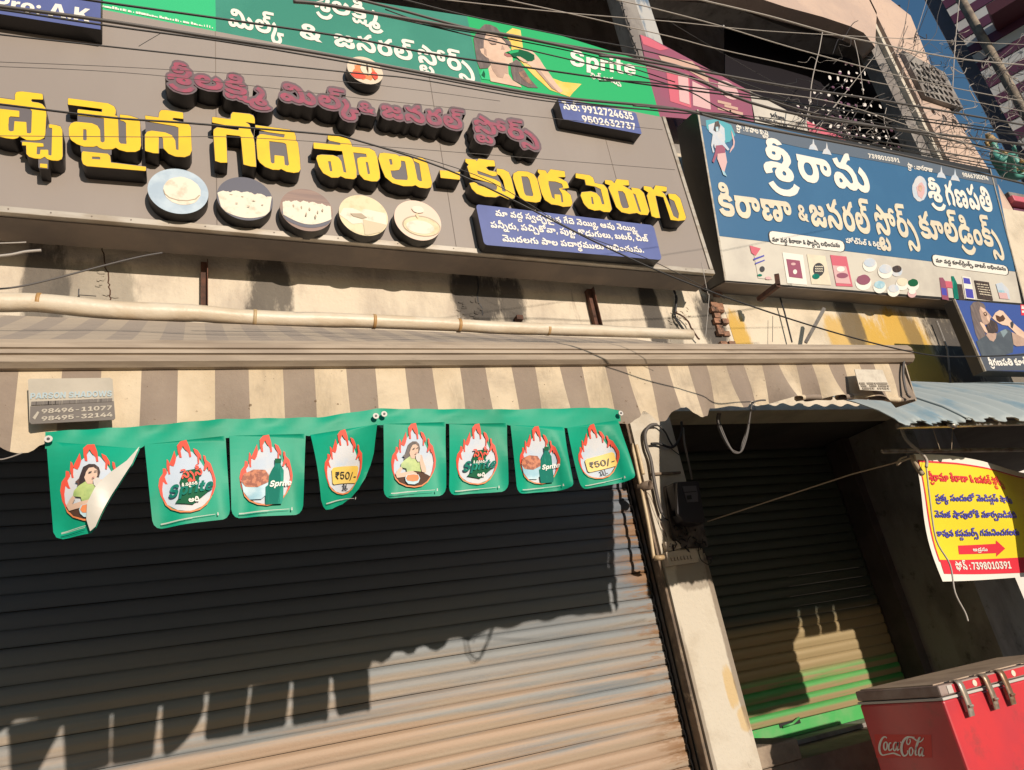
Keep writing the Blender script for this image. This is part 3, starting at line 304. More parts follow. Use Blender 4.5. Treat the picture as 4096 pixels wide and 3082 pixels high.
[[147,182,8,1,2,-4,1,-29,-16,-3,-8,-5,-18,-21,17,-9,13,-20,-36,-9,-11,8,-13,4,-24,0,-9,-3,-3,-5,4,-5,5,-2,56,-4,15,-4,10,-7,6,-7,4,-12,0,-15,-7,-15,-20,-13,-36,-6,-37,2,-28,9,-12,11,-7,13,2,3,35,10,17,-13,35,-2,13,4,1,5,-7,7,-35,2,-31,5,-20,12,-6,13,0,15,6,12,14,12,-8,23,38,10,7,-19,4,-4,8,0,41,44,13,8]],
[[27,126,98,0,25,-4,15,-9,9,-13,3,-16,-3,-17,-6,-10,-14,-11,-12,-3,-20,1,-13,6,-11,12,-4,15,2,17,-31,0,12,-19,4,-18,-2,-23,-8,-18,-15,-13,-21,-6,-19,0,-19,5,-15,10,-15,15,22,25,13,-13,14,-7,11,-1,10,7,2,16,-6,16,-12,13,-16,12],[126,94,-3,-13,3,-6,6,-4,12,2,3,6,-2,10,-7,4]],
[[94,194,24,-1,21,-10,9,-9,6,-16,0,-18,-6,-17,40,-13,-18,-30,-34,11,-25,3,-26,-2,-18,-7,-11,-10,-5,-11,-1,-18,2,-7,6,-7,7,-1,11,7,5,14,33,0,4,-10,7,-7,3,22,11,13,15,5,22,-1,18,-11,8,-12,1,-12,-1,-13,-6,-12,-19,-14,-14,-3,-29,1,-18,5,-17,12,-20,-15,-14,-3,-17,0,-23,10,-12,16,-5,20,0,16,5,21,10,16,16,14,28,12,5,12,18,-5,14,0,11,3,7,7,-2,1,-11,-3,-22,0,-15,5,-8,9,-3,17,6,14,11,8],[97,171,-4,-4,3,-8,10,-1,13,6,-8,6],[158,46,-6,-5,1,-11,14,0,5,8,-2,6]],
[[-186,-9,2,1,14,-14,21,-13,32,-8,24,0,25,5,23,12,20,18,23,-21,-21,-22,-29,-16,-33,-8,-40,0,-21,4,-28,12,-30,25,-3,6]],
[[69,217,87,-1,0,-28,-84,-1,-9,-5,1,-7,7,-4,43,-1,0,-28,-42,-1,-8,-6,3,-6,52,-9,16,-10,11,-17,-37,-11,-15,11,-12,2,-23,-1,-9,-6,3,-6,9,-3,44,-2,17,-3,15,-7,9,-10,3,-10,0,-14,-5,-14,-11,-11,-25,-9,-46,-2,-25,4,-22,12,-14,20,39,12,9,-10,15,-5,30,0,11,6,-1,6,-8,4,-38,2,-30,6,-17,13,-5,11,1,19,6,10,15,11,-1,21,11,17,-13,20,1,19,13,14,11,5]],
[[77,196,19,-7,21,-12,26,-18,15,-15,72,-1,34,-6,15,-11,6,-10,2,-22,-6,-17,-10,-10,-12,-5,-28,0,-13,6,-9,10,-4,12,1,20,-27,0,13,-34,2,-33,-8,-25,-13,-12,-23,-9,-21,0,-18,6,-17,11,-14,-11,-17,-6,-22,0,-19,8,-8,8,-6,13,0,22,4,10,9,10,18,9,24,1,13,-3,14,-7,30,-30,10,-5,14,0,8,10,0,18,-4,18,-19,31,-9,-3,-7,-12,-33,0,-9,13,-17,2,-7,-8,1,-13,-30,-9,-4,5,-3,12,0,16,9,17,11,8,22,5,15,-1,15,-5,13,-12,11,11,-19,13,-28,14],[235,110,-2,-10,4,-10,12,-2,6,4,3,8,-5,7,-7,3],[52,48,-6,-5,-1,-6,2,-7,10,-5,11,5,4,8,-9,8]],
[[-178,-9,2,1,25,-22,24,-10,13,-2,26,0,23,5,23,13,17,16,23,-21,-20,-21,-32,-18,-35,-7,-33,1,-16,3,-27,11,-31,26,-3,6]],
[[189,217,15,0,16,-4,15,-12,5,-9,-28,-9,-8,7,-10,1,-7,-6,0,-6,23,-6,15,-13,5,-15,0,-14,-7,-18,-9,-9,-11,-5,-26,-1,-15,6,-10,12,-4,13,1,19,-17,-2,-9,-14,-32,0,-12,15,-13,1,-5,-2,-4,-6,0,-6,4,-6,48,-5,18,-8,10,-8,10,-12,6,-16,0,-37,-6,-21,-12,-23,-38,15,14,32,1,22,-2,9,-7,10,-9,6,-10,2,-15,-2,-11,-8,-7,-19,2,-24,12,-28,-38,-15,-12,26,-6,28,3,30,6,13,13,15,-8,13,-3,13,1,14,5,12,8,9,10,6,13,3,19,0,15,-4,16,-14,8,9,10,6,30,4,1,13,6,11,11,8],[178,148,-2,-10,5,-11,10,-2,8,5,2,8,-4,6,-10,4]],
[[15,127,37,-26,32,-35,19,-33,9,-35,-1,-41,-10,-25,-21,-21,-14,-7,-20,-5,-34,0,-27,9,-15,15,-8,23,1,19,9,18,16,12,17,4,19,-1,16,-7,9,-12,2,-14,-1,-12,-11,-14,-15,-6,-23,1,1,-3,14,-4,30,2,16,10,10,16,3,18,-1,18,-6,24,-9,19,-16,22,-20,19,-29,22],[6,-27,-8,-5,-4,-11,12,-3,11,4,3,6,-2,5,-5,4]],
[[140,182,9,-1,2,-31,-16,-3,-8,-6,-26,-28,-18,-12,-16,-4,-28,4,-11,7,-12,19,-4,13,38,10,7,-19,4,-4,8,0,43,45,11,7],[139,125,25,-14,16,-17,8,-15,5,-20,0,-17,-8,-24,-11,-11,-1,-6,6,-6,17,5,16,-23,-1,-2,-20,-10,-25,-1,-12,3,-12,8,-4,8,-3,13,-20,5,-21,13,-20,-14,-17,-3,-23,2,-18,10,-6,11,-4,12,4,22,15,17,17,7,19,1,17,-4,19,-13,28,-27,8,-3,14,3,4,8,-2,20,-7,11,-24,21],[53,49,-7,-7,1,-12,7,-4,12,3,6,8,-8,9]],
[[-129,-13,28,-2,19,-10,13,9,12,3,13,0,16,-5,13,-13,6,-17,0,-20,-6,-17,-8,-9,-15,-7,-15,-1,-18,6,-10,12,-2,14,3,7,9,9,8,3,25,0,-2,8,-7,6,-9,1,-7,-2,-7,-9,-24,0,-8,10,-14,3,-9,-3,0,-7,6,-4,16,0,0,-17,-21,-4,-2,-8,9,-4,16,9,16,-14,-16,-11,-18,-5,-17,1,-14,6,-8,10,-2,11,4,8,10,9,-11,13,0,13,8,11],[-50,-68,-7,-4,-1,-5,2,-3,8,-3,7,4,3,7]],
[[64,170,26,-1,26,-9,12,-11,8,-16,0,-15,-7,-16,-9,-8,-18,-7,19,-7,15,-14,6,-16,-2,-15,-7,-14,-8,-9,-13,-8,-17,-5,-27,-2,-30,6,-20,13,-8,13,-3,12,1,16,7,13,10,9,22,8,-16,5,-14,14,-5,17,2,15,7,12,13,11,14,6],[71,140,-8,-2,-7,-6,-3,-15,8,-13,8,-3,11,0,12,9,3,14,-7,12],[67,70,-9,-4,-6,-7,-2,-7,1,-11,6,-9,9,-5,18,1,8,5,5,9,0,14,-4,8,-9,5]],
[[35,126,204,0,16,-2,19,-7,11,-11,6,-14,0,-17,-6,-14,-11,-12,-18,-6,-19,1,-13,5,-9,10,-6,18,2,17,-34,0,14,-27,2,-26,-7,-19,-16,-18,-23,-7,-19,0,-15,3,-20,12,-30,29,-9,3,-5,-4,0,-10,9,-21,-41,-12,-9,25,-1,20,7,19,18,14,11,3,21,0,14,-4,19,-13,26,-24,12,-6,11,3,6,13,-3,14,-6,12,-10,11,-16,10,-82,1],[240,94,-2,-13,3,-6,5,-4,13,3,3,5,-2,10,-8,4]],
[[48,126,20,0,19,-4,14,-10,7,-16,10,-7,14,-3,14,1,3,3,0,4,-8,4,-15,0,-4,22,3,4,28,2,17,-4,13,-11,7,-20,26,-5,6,2,2,6,-8,4,-15,0,-4,25,15,3,22,-1,14,-5,8,-7,5,-12,0,-14,-6,-15,-11,-9,-19,-5,-28,1,4,-15,-2,-21,-11,-16,-12,-7,-14,-3,-28,1,-15,6,-13,12,-16,-13,-10,-4,-12,-2,-27,1,-13,4,-13,12,-6,13,2,18,6,11,7,6,40,20,4,7,-1,6,-4,3,-10,0,-5,-5,1,-12,-35,-11,-5,13,-2,14,5,11,9,9,13,6],[100,69,-12,-10,-33,-15,-3,-3,0,-5,7,-5,10,0,8,3,12,18,36,0,8,-17,14,-4,11,7,1,17,36,5,-19,7,-19,-8,-28,-1]],
[[334,217,16,0,13,-3,13,-9,9,-13,-28,-9,-10,8,-7,0,-8,-6,1,-6,16,-3,12,-7,9,-10,4,-10,1,-13,-3,-15,-7,-11,-9,-8,-26,-5,-15,3,-9,6,-8,9,-4,10,0,23,-12,-4,-6,-12,-33,0,-7,12,-9,4,-7,0,-7,-6,-1,-7,6,-8,41,-4,12,-5,11,-10,6,-13,1,-17,-5,-16,-10,-12,-22,-7,-23,3,-10,6,-8,11,-4,10,2,21,-31,0,14,-27,1,-24,-3,-14,-7,-13,-18,-15,-18,-4,-22,1,-17,6,-14,10,-19,-14,-14,-3,-17,0,-18,5,-15,16,-5,14,0,11,7,17,11,11,27,8,26,-4,15,-9,34,-32,6,-2,13,1,6,10,-1,18,-10,16,-22,18,22,31,36,0,2,29,7,11,15,11,12,3,24,-1,13,-6,10,-11,11,11,10,5,20,2,1,13,4,10,16,11],[144,183,5,-1,2,-31,-21,-7,-31,-33,-15,-10,-15,-4,-26,2,-14,8,-12,18,-5,16,37,9,9,-21,9,-3,47,48,13,6],[324,148,-3,-12,4,-8,7,-3,11,3,2,5,-1,9,-7,5],[238,94,-3,-11,4,-9,6,-3,11,2,4,8,-2,8,-7,4],[51,48,-7,-9,2,-7,4,-5,11,-1,10,9,-2,6,-7,6]],
[[81,216,16,0,16,-4,13,-11,6,-10,-28,-9,-7,7,-10,1,-5,-2,-4,-6,2,-4,18,-4,14,-9,8,-14,1,-22,-7,-16,-18,-14,-14,-3,-30,0,-1,30,26,1,6,6,0,8,-8,5,-78,0,-1,32,51,1,1,12,5,12,13,9],[139,126,24,-15,13,-13,12,-20,5,-29,-3,-18,-8,-15,-14,-13,-10,-4,-12,-2,-24,1,-27,12,-31,31,-10,3,-5,-5,-1,-8,10,-22,-41,-12,-10,28,1,23,10,18,19,11,20,2,19,-4,17,-10,32,-30,17,-3,6,5,3,15,-5,16,-13,15,-16,12]],
[[67,177,17,0,19,-4,15,-8,9,-8,11,-20,3,-16,-1,-17,11,-18,3,-11,0,-28,-9,-23,-17,-16,-22,-9,-36,-2,-29,7,-20,15,-8,14,-4,13,-1,21,5,21,6,11,12,13,-6,16,0,15,3,10,14,16],[72,145,-10,-6,0,-14,42,0,-2,7,-9,9,-12,4],[77,94,-15,-5,-7,-7,-5,-12,0,-13,4,-12,8,-9,11,-4,15,0,12,4,7,6,6,13,0,14,-3,10,-10,10,-9,4]],
[[74,178,98,0,19,-7,13,-12,6,-14,-1,-17,-7,-16,-10,-9,15,-27,4,-15,0,-19,-9,-24,-15,-14,-18,-6,-26,0,-17,6,-14,12,-21,-15,-32,-4,-17,3,-10,5,-15,16,-8,28,0,15,4,19,7,14,10,12,21,11,-1,26,23,1],[88,146,-1,-25,21,-13,8,-20,-5,-22,-15,-14,35,-1,6,-13,5,-4,6,-2,13,1,8,10,-3,23,-8,15,-10,12,-5,3,-15,0,0,29,39,3,4,4,-1,10,-13,5],[69,95,-10,-3,-8,-14,8,-3,12,0,6,3,2,11,-3,4],[49,51,4,-13,11,-6,19,2,7,7,4,10,-27,-3],[59,-12,21,-3,15,-11,6,-16,-1,-17,97,-1,0,-31,-129,0,-18,3,-11,5,-10,9,-6,10,-2,9,1,16,5,11,9,9],[60,-38,-8,-3,-3,-10,7,-7,14,-1,3,6,-2,8,-4,5]],
[[76,196,24,-9,30,-19,19,-16,23,-25,63,-1,19,-2,16,-5,14,-12,5,-11,1,-20,-4,-13,-7,-10,-11,-6,-12,-4,-21,2,-14,7,-7,8,-6,15,2,18,-23,0,6,-30,-1,-26,-7,-19,-15,-14,-20,-7,-21,0,-18,6,-17,11,-16,-13,-15,-4,-22,0,-19,8,-8,8,-6,13,0,22,4,10,9,10,18,9,24,1,13,-3,13,-7,31,-30,10,-5,14,0,7,10,-1,25,-10,25,-109,1,0,32,87,1,-24,18,-34,18],[239,93,-2,-13,5,-7,11,-2,6,4,2,9,-3,6,-8,3],[52,48,-6,-5,-2,-6,3,-7,10,-5,11,5,3,8,-8,8],[78,0,33,0,2,-34,-37,0]],
[[256,216,15,1,16,-4,15,-13,5,-9,-28,-8,-11,8,-8,0,-6,-6,0,-6,19,-4,10,-7,11,-15,2,-24,-5,-14,-9,-10,-12,-6,-15,-2,-15,2,-11,5,-8,8,-5,10,-1,26,-10,-3,-8,-13,-32,0,-10,14,-14,2,-7,-8,1,-9,9,-5,15,0,8,-7,12,-15,10,-21,3,-12,-1,-21,-5,-14,-8,-14,-19,-14,-19,-7,-28,-4,-23,0,-38,8,-16,9,-13,12,-12,24,-2,25,2,12,7,15,10,11,16,10,14,3,23,-1,16,-7,9,-11,6,-15,-2,-16,-5,-11,-18,-12,-36,-2,14,-13,22,-6,27,0,22,6,7,5,5,8,3,7,-2,16,-8,16,-9,8,-21,10,-11,16,-2,19,8,21,10,10,12,5,25,1,17,-6,12,-12,8,9,10,6,22,3,2,14,6,10,11,9],[245,148,-2,-10,4,-10,10,-3,9,4,2,8,-4,7,-10,4],[61,99,-11,-9,-3,-8,1,-3,13,-2,11,6,0,11,-4,4]],
[[23,178,109,1,15,-3,16,-7,11,-12,4,-13,0,-14,-3,-11,-11,-15,21,-20,6,-14,4,-23,12,-10,13,-5,13,1,6,6,1,16,-4,12,-13,16,-16,12,23,31,24,-16,11,-11,11,-18,6,-22,0,-16,-8,-24,-10,-11,-10,-6,-25,-5,-24,3,-23,13,-18,-12,-21,-4,-28,4,-21,13,-12,-10,-17,-6,-18,-1,-22,6,-9,6,-6,11,-4,22,9,21,16,11,16,5,14,0,17,-5,19,-12,25,-25,11,-5,9,0,7,5,2,19,-8,18,-13,12,-16,7,-31,4,1,29,49,1,7,6,0,6,-3,5,-11,3,-102,0],[53,48,-7,-6,1,-12,7,-4,12,3,6,8,-8,8]],
[[-115,-13,22,-2,17,-14,13,12,13,4,17,-1,12,-6,7,-7,6,-15,-2,-23,-8,-15,-16,-17,-21,19,12,14,4,9,-1,11,-4,4,-5,1,-8,-3,-5,-15,-27,0,-6,14,-9,4,-7,-4,-3,-10,4,-9,13,-15,-20,-19,-3,0,-20,27,-5,25,8,19,9,7]],
[[69,217,87,-1,-1,-28,-83,-1,-8,-3,-1,-7,7,-6,45,-1,-1,-28,-42,-1,-7,-4,0,-6,3,-4,16,-1,-1,-30,-19,0,-21,6,-10,10,-5,13,1,17,10,14,-12,17,0,21,6,10,8,6,13,5],[139,126,16,-9,19,-16,15,-26,4,-13,0,-21,-10,-25,-10,-10,-15,-7,-11,-2,-26,1,-13,4,-15,9,-30,30,-8,3,-6,-4,0,-10,9,-21,-41,-12,-9,26,0,25,4,10,10,11,16,8,25,1,10,-2,18,-10,35,-32,13,-3,10,6,3,13,-7,19,-9,11,-19,15]],
[[76,196,24,-9,30,-19,19,-16,23,-25,82,-3,16,-5,14,-12,6,-17,0,-14,-3,-11,-13,-15,-18,-7,-21,2,-19,11,-8,19,2,18,-24,0,6,-23,1,-27,-8,-25,-13,-15,2,-5,5,-3,17,5,16,-22,-9,-7,-18,-7,-28,3,-11,6,-6,7,-5,17,-24,6,-17,11,-21,-14,-32,-3,-19,8,-10,11,-6,16,1,15,5,11,13,13,20,7,24,-1,17,-7,34,-32,10,-5,14,0,6,7,0,27,-10,26,-109,1,0,32,87,1,-24,18,-34,18],[239,93,-2,-13,5,-7,11,-2,6,4,2,9,-3,6,-8,3],[52,48,-6,-5,-2,-6,3,-7,10,-5,11,5,3,8,-8,8]],
[[23,178,118,0,17,-6,13,-11,7,-16,0,-15,-4,-13,-10,-13,21,-20,8,-25,-2,-27,-5,-12,-8,-10,-14,-9,-21,-4,-28,4,-21,13,-20,-14,-17,-3,-23,2,-18,10,-8,17,0,22,12,20,17,8,24,3,17,-5,19,-12,25,-25,10,-5,14,2,5,9,-2,20,-6,12,-10,9,-19,9,-31,4,1,29,49,1,7,6,-2,9,-12,5,-102,0],[53,48,-7,-6,1,-12,7,-4,12,3,6,8,-8,8]],
[[84,177,19,0,23,-5,18,-11,16,-20,5,-19,0,-15,16,-17,10,-29,0,-20,-3,-14,-9,-15,-17,-12,-13,-3,-23,1,-13,5,-14,12,-20,-15,-14,-3,-17,0,-20,8,-8,6,-8,15,-4,17,1,23,6,18,7,11,21,18,-6,19,3,19,15,17,13,6],[88,145,-13,-6,-2,-8,3,-7,52,1,-5,8,-8,7,-16,5],[92,94,-24,-7,-13,-13,-5,-14,0,-13,4,-12,10,-3,7,1,7,7,4,12,35,0,9,-18,9,-2,8,2,6,10,1,10,-3,15,-6,10,-12,9,-10,4]],
[[11,126,182,0,18,-2,16,-6,12,-11,6,-17,-1,-19,-5,-12,-12,-11,-17,-5,-13,0,-18,6,-11,11,-5,14,2,20,-18,0,-2,-3,-36,-9,-9,8,-11,4,-23,1,-10,-2,-6,-6,7,-7,56,-4,22,-7,12,-12,3,-10,0,-14,-5,-14,-7,-8,-20,-10,-23,-4,-49,2,-14,4,-16,10,-13,21,38,11,5,-7,10,-6,28,-3,20,4,2,8,-10,5,-57,5,-20,9,-8,8,-5,17,4,16],[195,94,-4,-10,3,-8,7,-5,12,3,3,6,-2,9,-7,4]],
[[73,179,20,0,18,-3,28,-11,21,-16,20,-27,13,-36,3,-34,-7,-26,-6,-11,-13,-11,-24,-7,-16,0,-19,4,-20,12,-26,27,-11,4,-5,-4,0,-10,9,-21,-37,-12,-5,2,-9,31,2,22,10,15,18,10,19,2,20,-4,18,-11,22,-22,15,-10,15,1,7,11,2,25,-10,34,-11,19,-20,17,-7,-21,-9,-8,-10,-4,-24,-1,-9,2,-10,6,-8,8,-5,13,0,14,5,13,12,11],[70,149,-6,-4,0,-9,6,-4,11,3,3,4,-2,9]],
[[77,196,19,-7,21,-12,42,-34,52,1,5,20,8,8,14,6,26,1,17,-6,12,-11,4,-7,-2,-2,-27,-7,-8,7,-10,0,-6,-5,1,-6,19,-5,18,-15,5,-16,0,-12,-6,-17,-10,-10,-12,-5,-28,0,-13,6,-9,10,-4,12,1,20,-27,0,13,-34,2,-33,-8,-25,-13,-12,-23,-9,-21,0,-18,6,-17,11,-16,-13,-15,-4,-22,0,-19,8,-8,8,-6,13,0,22,4,10,9,10,18,9,24,1,13,-3,14,-7,30,-30,10,-5,14,0,8,10,0,18,-4,18,-19,31,-9,-3,-7,-12,-33,0,-9,13,-17,2,-7,-8,1,-13,-30,-9,-4,5,-3,12,0,16,9,17,11,8,22,5,15,-1,15,-5,13,-12,11,11,-19,13,-28,14],[235,110,-2,-10,4,-10,12,-2,6,4,3,8,-5,7,-7,3],[52,48,-6,-5,-1,-6,2,-7,10,-5,11,5,4,8,-9,8],[78,0,33,0,3,-34,-38,0]],
[[94,217,86,0,0,-29,-83,-1,-7,-2,-2,-8,7,-6,44,0,1,-28,-44,-2,-6,-4,0,-5,6,-6,31,0,7,-2,26,-13,16,-13,12,-20,5,-16,0,-21,-4,-12,-7,-14,-14,-12,-21,-6,-19,0,-26,8,-16,12,-24,25,-7,2,-6,-4,0,-10,9,-21,-41,-12,-9,26,0,25,4,10,10,11,16,8,25,1,15,-4,19,-13,26,-24,8,-5,12,0,7,9,2,10,-4,13,-15,20,-20,10,-41,6,-11,8,-7,12,-1,19,10,18,-7,8,-5,11,2,21,6,8,13,8]],
[[36,80,77,0,0,-31,-77,0]],
[[10,167,78,0,13,-2,24,-12,10,-11,7,-17,1,-23,-2,-10,-8,-16,-11,-11,-24,-11,-45,-2,-1,-52,-42,2],[54,132,0,-43,29,0,9,3,7,6,2,18,-7,11,-15,5]],
[[57,167,57,0,57,-166,-47,0,-11,29,-55,0,-11,-29,-46,0],[86,127,-18,-60,1,-4,35,1]],
[[10,167,85,-1,20,-6,18,-15,10,-23,0,-22,-7,-19,-19,-19,30,-61,-44,0,-27,53,-23,0,0,-53,-43,0],[54,132,0,-44,30,0,14,8,4,16,-3,10,-6,6,-11,4]],
[[76,170,18,0,17,-3,24,-12,10,-9,10,-14,10,-30,0,-36,-10,-30,-8,-12,-20,-17,-28,-9,-16,-1,-24,4,-25,14,-10,10,-11,19,-8,30,3,34,12,29,11,13,12,9,18,8],[82,133,-15,-5,-11,-12,-7,-18,-1,-20,6,-22,11,-15,13,-6,16,0,12,6,10,11,6,18,1,21,-4,19,-8,13,-12,8]],
[[10,167,45,-1,61,-99,0,100,43,0,0,-166,-45,0,-61,100,0,-100,-43,0]],
[[10,167,43,0,2,-64,58,1,0,63,43,0,0,-166,-43,0,-1,66,-58,0,-1,-66,-43,0]],
[[10,167,73,0,17,-3,20,-8,20,-17,14,-27,3,-17,0,-23,-6,-25,-19,-27,-21,-13,-18,-6,-83,0],[54,131,-1,-95,24,-1,14,4,13,9,8,15,2,31,-4,16,-11,14,-9,5]],
[[1,167,46,-1,24,-111,26,112,42,0,26,-113,24,113,46,0,-44,-166,-47,0,-26,103,-26,-103,-47,0]],
[[57,121,19,0,20,-4,11,-6,10,-11,4,-12,0,-87,-39,0,-1,14,-17,-15,-26,-2,-17,6,-11,11,-4,13,0,11,3,11,6,8,17,9,42,6,7,7,-2,7,-10,5,-15,-3,-6,-9,-37,1,3,15,11,13,14,8],[79,52,-29,-8,-5,-5,1,-9,10,-6,17,3,8,11,0,13]],
[[79,121,12,0,15,-5,15,-17,13,15,19,7,23,-3,14,-11,7,-13,2,-16,0,-77,-41,0,-1,74,-3,7,-10,6,-13,-3,-6,-10,-1,-74,-38,0,-1,71,-5,12,-9,4,-14,-4,-5,-10,-1,-73,-40,0,0,117,38,0,1,-21,12,17]],
[[10,167,43,0,1,-71,58,71,48,0,-58,-72,61,-94,-48,0,-41,65,-21,-24,0,-41,-43,0]],
[[81,121,14,0,14,-4,9,-7,7,-11,4,-17,0,-81,-40,0,-2,74,-7,9,-14,2,-10,-6,-5,-11,0,-68,-40,0,0,117,40,0,1,-17,15,15]],
[[60,121,24,-1,25,-11,15,-17,8,-22,-2,-27,-10,-22,-17,-15,-20,-8,-28,0,-24,10,-17,18,-7,20,0,27,9,23,17,16],[67,89,-7,-2,-7,-6,-5,-11,-1,-11,6,-22,7,-5,9,-3,13,6,5,7,4,24,-4,11,-5,7]],
[[52,121,18,0,22,-5,16,-10,9,-16,-1,-10,-35,0,-4,9,-9,4,-11,0,-8,-5,0,-6,6,-6,39,-7,14,-6,12,-14,1,-15,-6,-16,-15,-13,-15,-6,-29,-2,-20,4,-16,9,-13,18,-1,10,38,0,6,-9,9,-4,14,1,6,5,0,6,-5,4,-50,12,-8,6,-7,13,-1,17,6,14,17,13]],
[[15,125,7,-2,21,-15,29,-27,22,-30,15,-35,5,-27,0,-27,-3,-15,-12,-21,-18,-11,-11,-2,-21,1,-26,12,-18,-11,-27,-2,-21,8,-10,16,-1,16,7,16,10,8,20,7,16,-1,14,-6,38,-32,14,-1,8,8,3,12,-1,28,-5,20,-10,21,-28,35,-38,27],[-11,-44,-8,-5,3,-10,8,-2,12,6,-6,8]],
[[-121,-12,25,-2,14,-9,8,-19,-1,-17,87,-1,0,-31,-113,-1,-25,5,-10,5,-9,7,-7,11,-2,21,4,12,9,10],[-117,-38,-8,-5,0,-10,11,-6,10,0,2,10,-3,8]],
[[66,217,17,0,16,-3,13,-8,8,-10,-2,-3,-26,-5,-12,8,-9,0,-6,-5,1,-4,20,-1,18,-8,10,-11,5,-12,0,-17,-7,-16,-11,-10,-22,-7,-26,0,-23,7,7,22,14,-5,16,-1,16,5,4,6,-15,-3,-25,1,-13,6,-8,14,1,11,8,11,-2,15,3,8,8,8],[63,167,-5,-4,4,-7,11,0,9,5,-9,6],[139,126,16,-9,19,-16,15,-26,4,-13,0,-21,-10,-25,-10,-10,-15,-7,-11,-2,-26,1,-13,4,-15,9,-30,30,-8,3,-6,-4,0,-10,9,-21,-41,-12,-9,26,0,25,4,10,10,11,16,8,25,1,10,-2,18,-10,35,-32,13,-3,10,6,3,13,-7,19,-9,11,-19,15]],
[[17,178,90,0,23,-9,10,-9,6,-16,0,-13,-10,-23,14,-20,4,-14,1,-21,-9,-28,-14,-14,-12,-7,-17,-5,-39,-1,-28,9,-17,15,-10,23,-1,22,3,15,10,20,16,13,19,8,47,5,5,5,0,5,-5,6,-10,3,-76,0],[74,93,-11,-4,-9,-9,-4,-12,1,-16,4,-9,9,-8,11,-3,17,1,10,5,9,10,2,8,-1,17,-6,11,-7,5,-12,5],[48,-12,18,-2,15,-8,9,-18,-1,-19,63,-1,1,-31,-96,0,-14,2,-18,8,-12,15,-3,13,1,13,4,10,10,11],[49,-38,-9,-4,-1,-11,9,-6,11,0,3,12,-6,8]],
[[10,167,106,0,-6,-19,-24,-2,7,-18,23,-1,-5,-20,-17,-1,-8,-19,-13,-11,-14,-6,-17,-3,51,-66,-29,0,-58,70,0,16,42,2,13,6,6,10,-63,2,6,20,56,1,-8,11,-10,5,-44,2]],
[[23,167,100,0,-1,-22,-77,-1,-2,-46,20,12,28,1,22,-10,15,-20,5,-25,-4,-23,-7,-14,-10,-10,-14,-7,-21,-5,-26,5,-18,10,-15,21,-2,16,23,0,4,-12,9,-10,15,-7,15,-1,16,9,7,10,3,11,0,14,-6,15,-8,8,-9,4,-13,1,-14,-3,-8,-5,-9,-11,-24,0]],
[[66,170,25,-2,22,-13,17,-26,7,-36,-3,-39,-11,-29,-21,-21,-26,-7,-24,4,-21,17,-12,21,-7,34,2,38,11,31,16,18],[67,148,-11,-5,-14,-19,-5,-21,-1,-29,4,-24,9,-19,15,-11,15,-1,15,7,13,19,6,32,-1,25,-5,21,-8,14,-12,9]],
[[56,175,20,0,0,-4,-52,-193,-2,-3,-19,0]],
[[37,77,72,1,2,-20,-73,-1]],
[[10,167,43,-1,0,-129,73,-1,0,-35,-116,0]],
[[5,167,139,0,0,-35,-48,-2,-1,-129,-41,0,0,129,-49,2]],
]
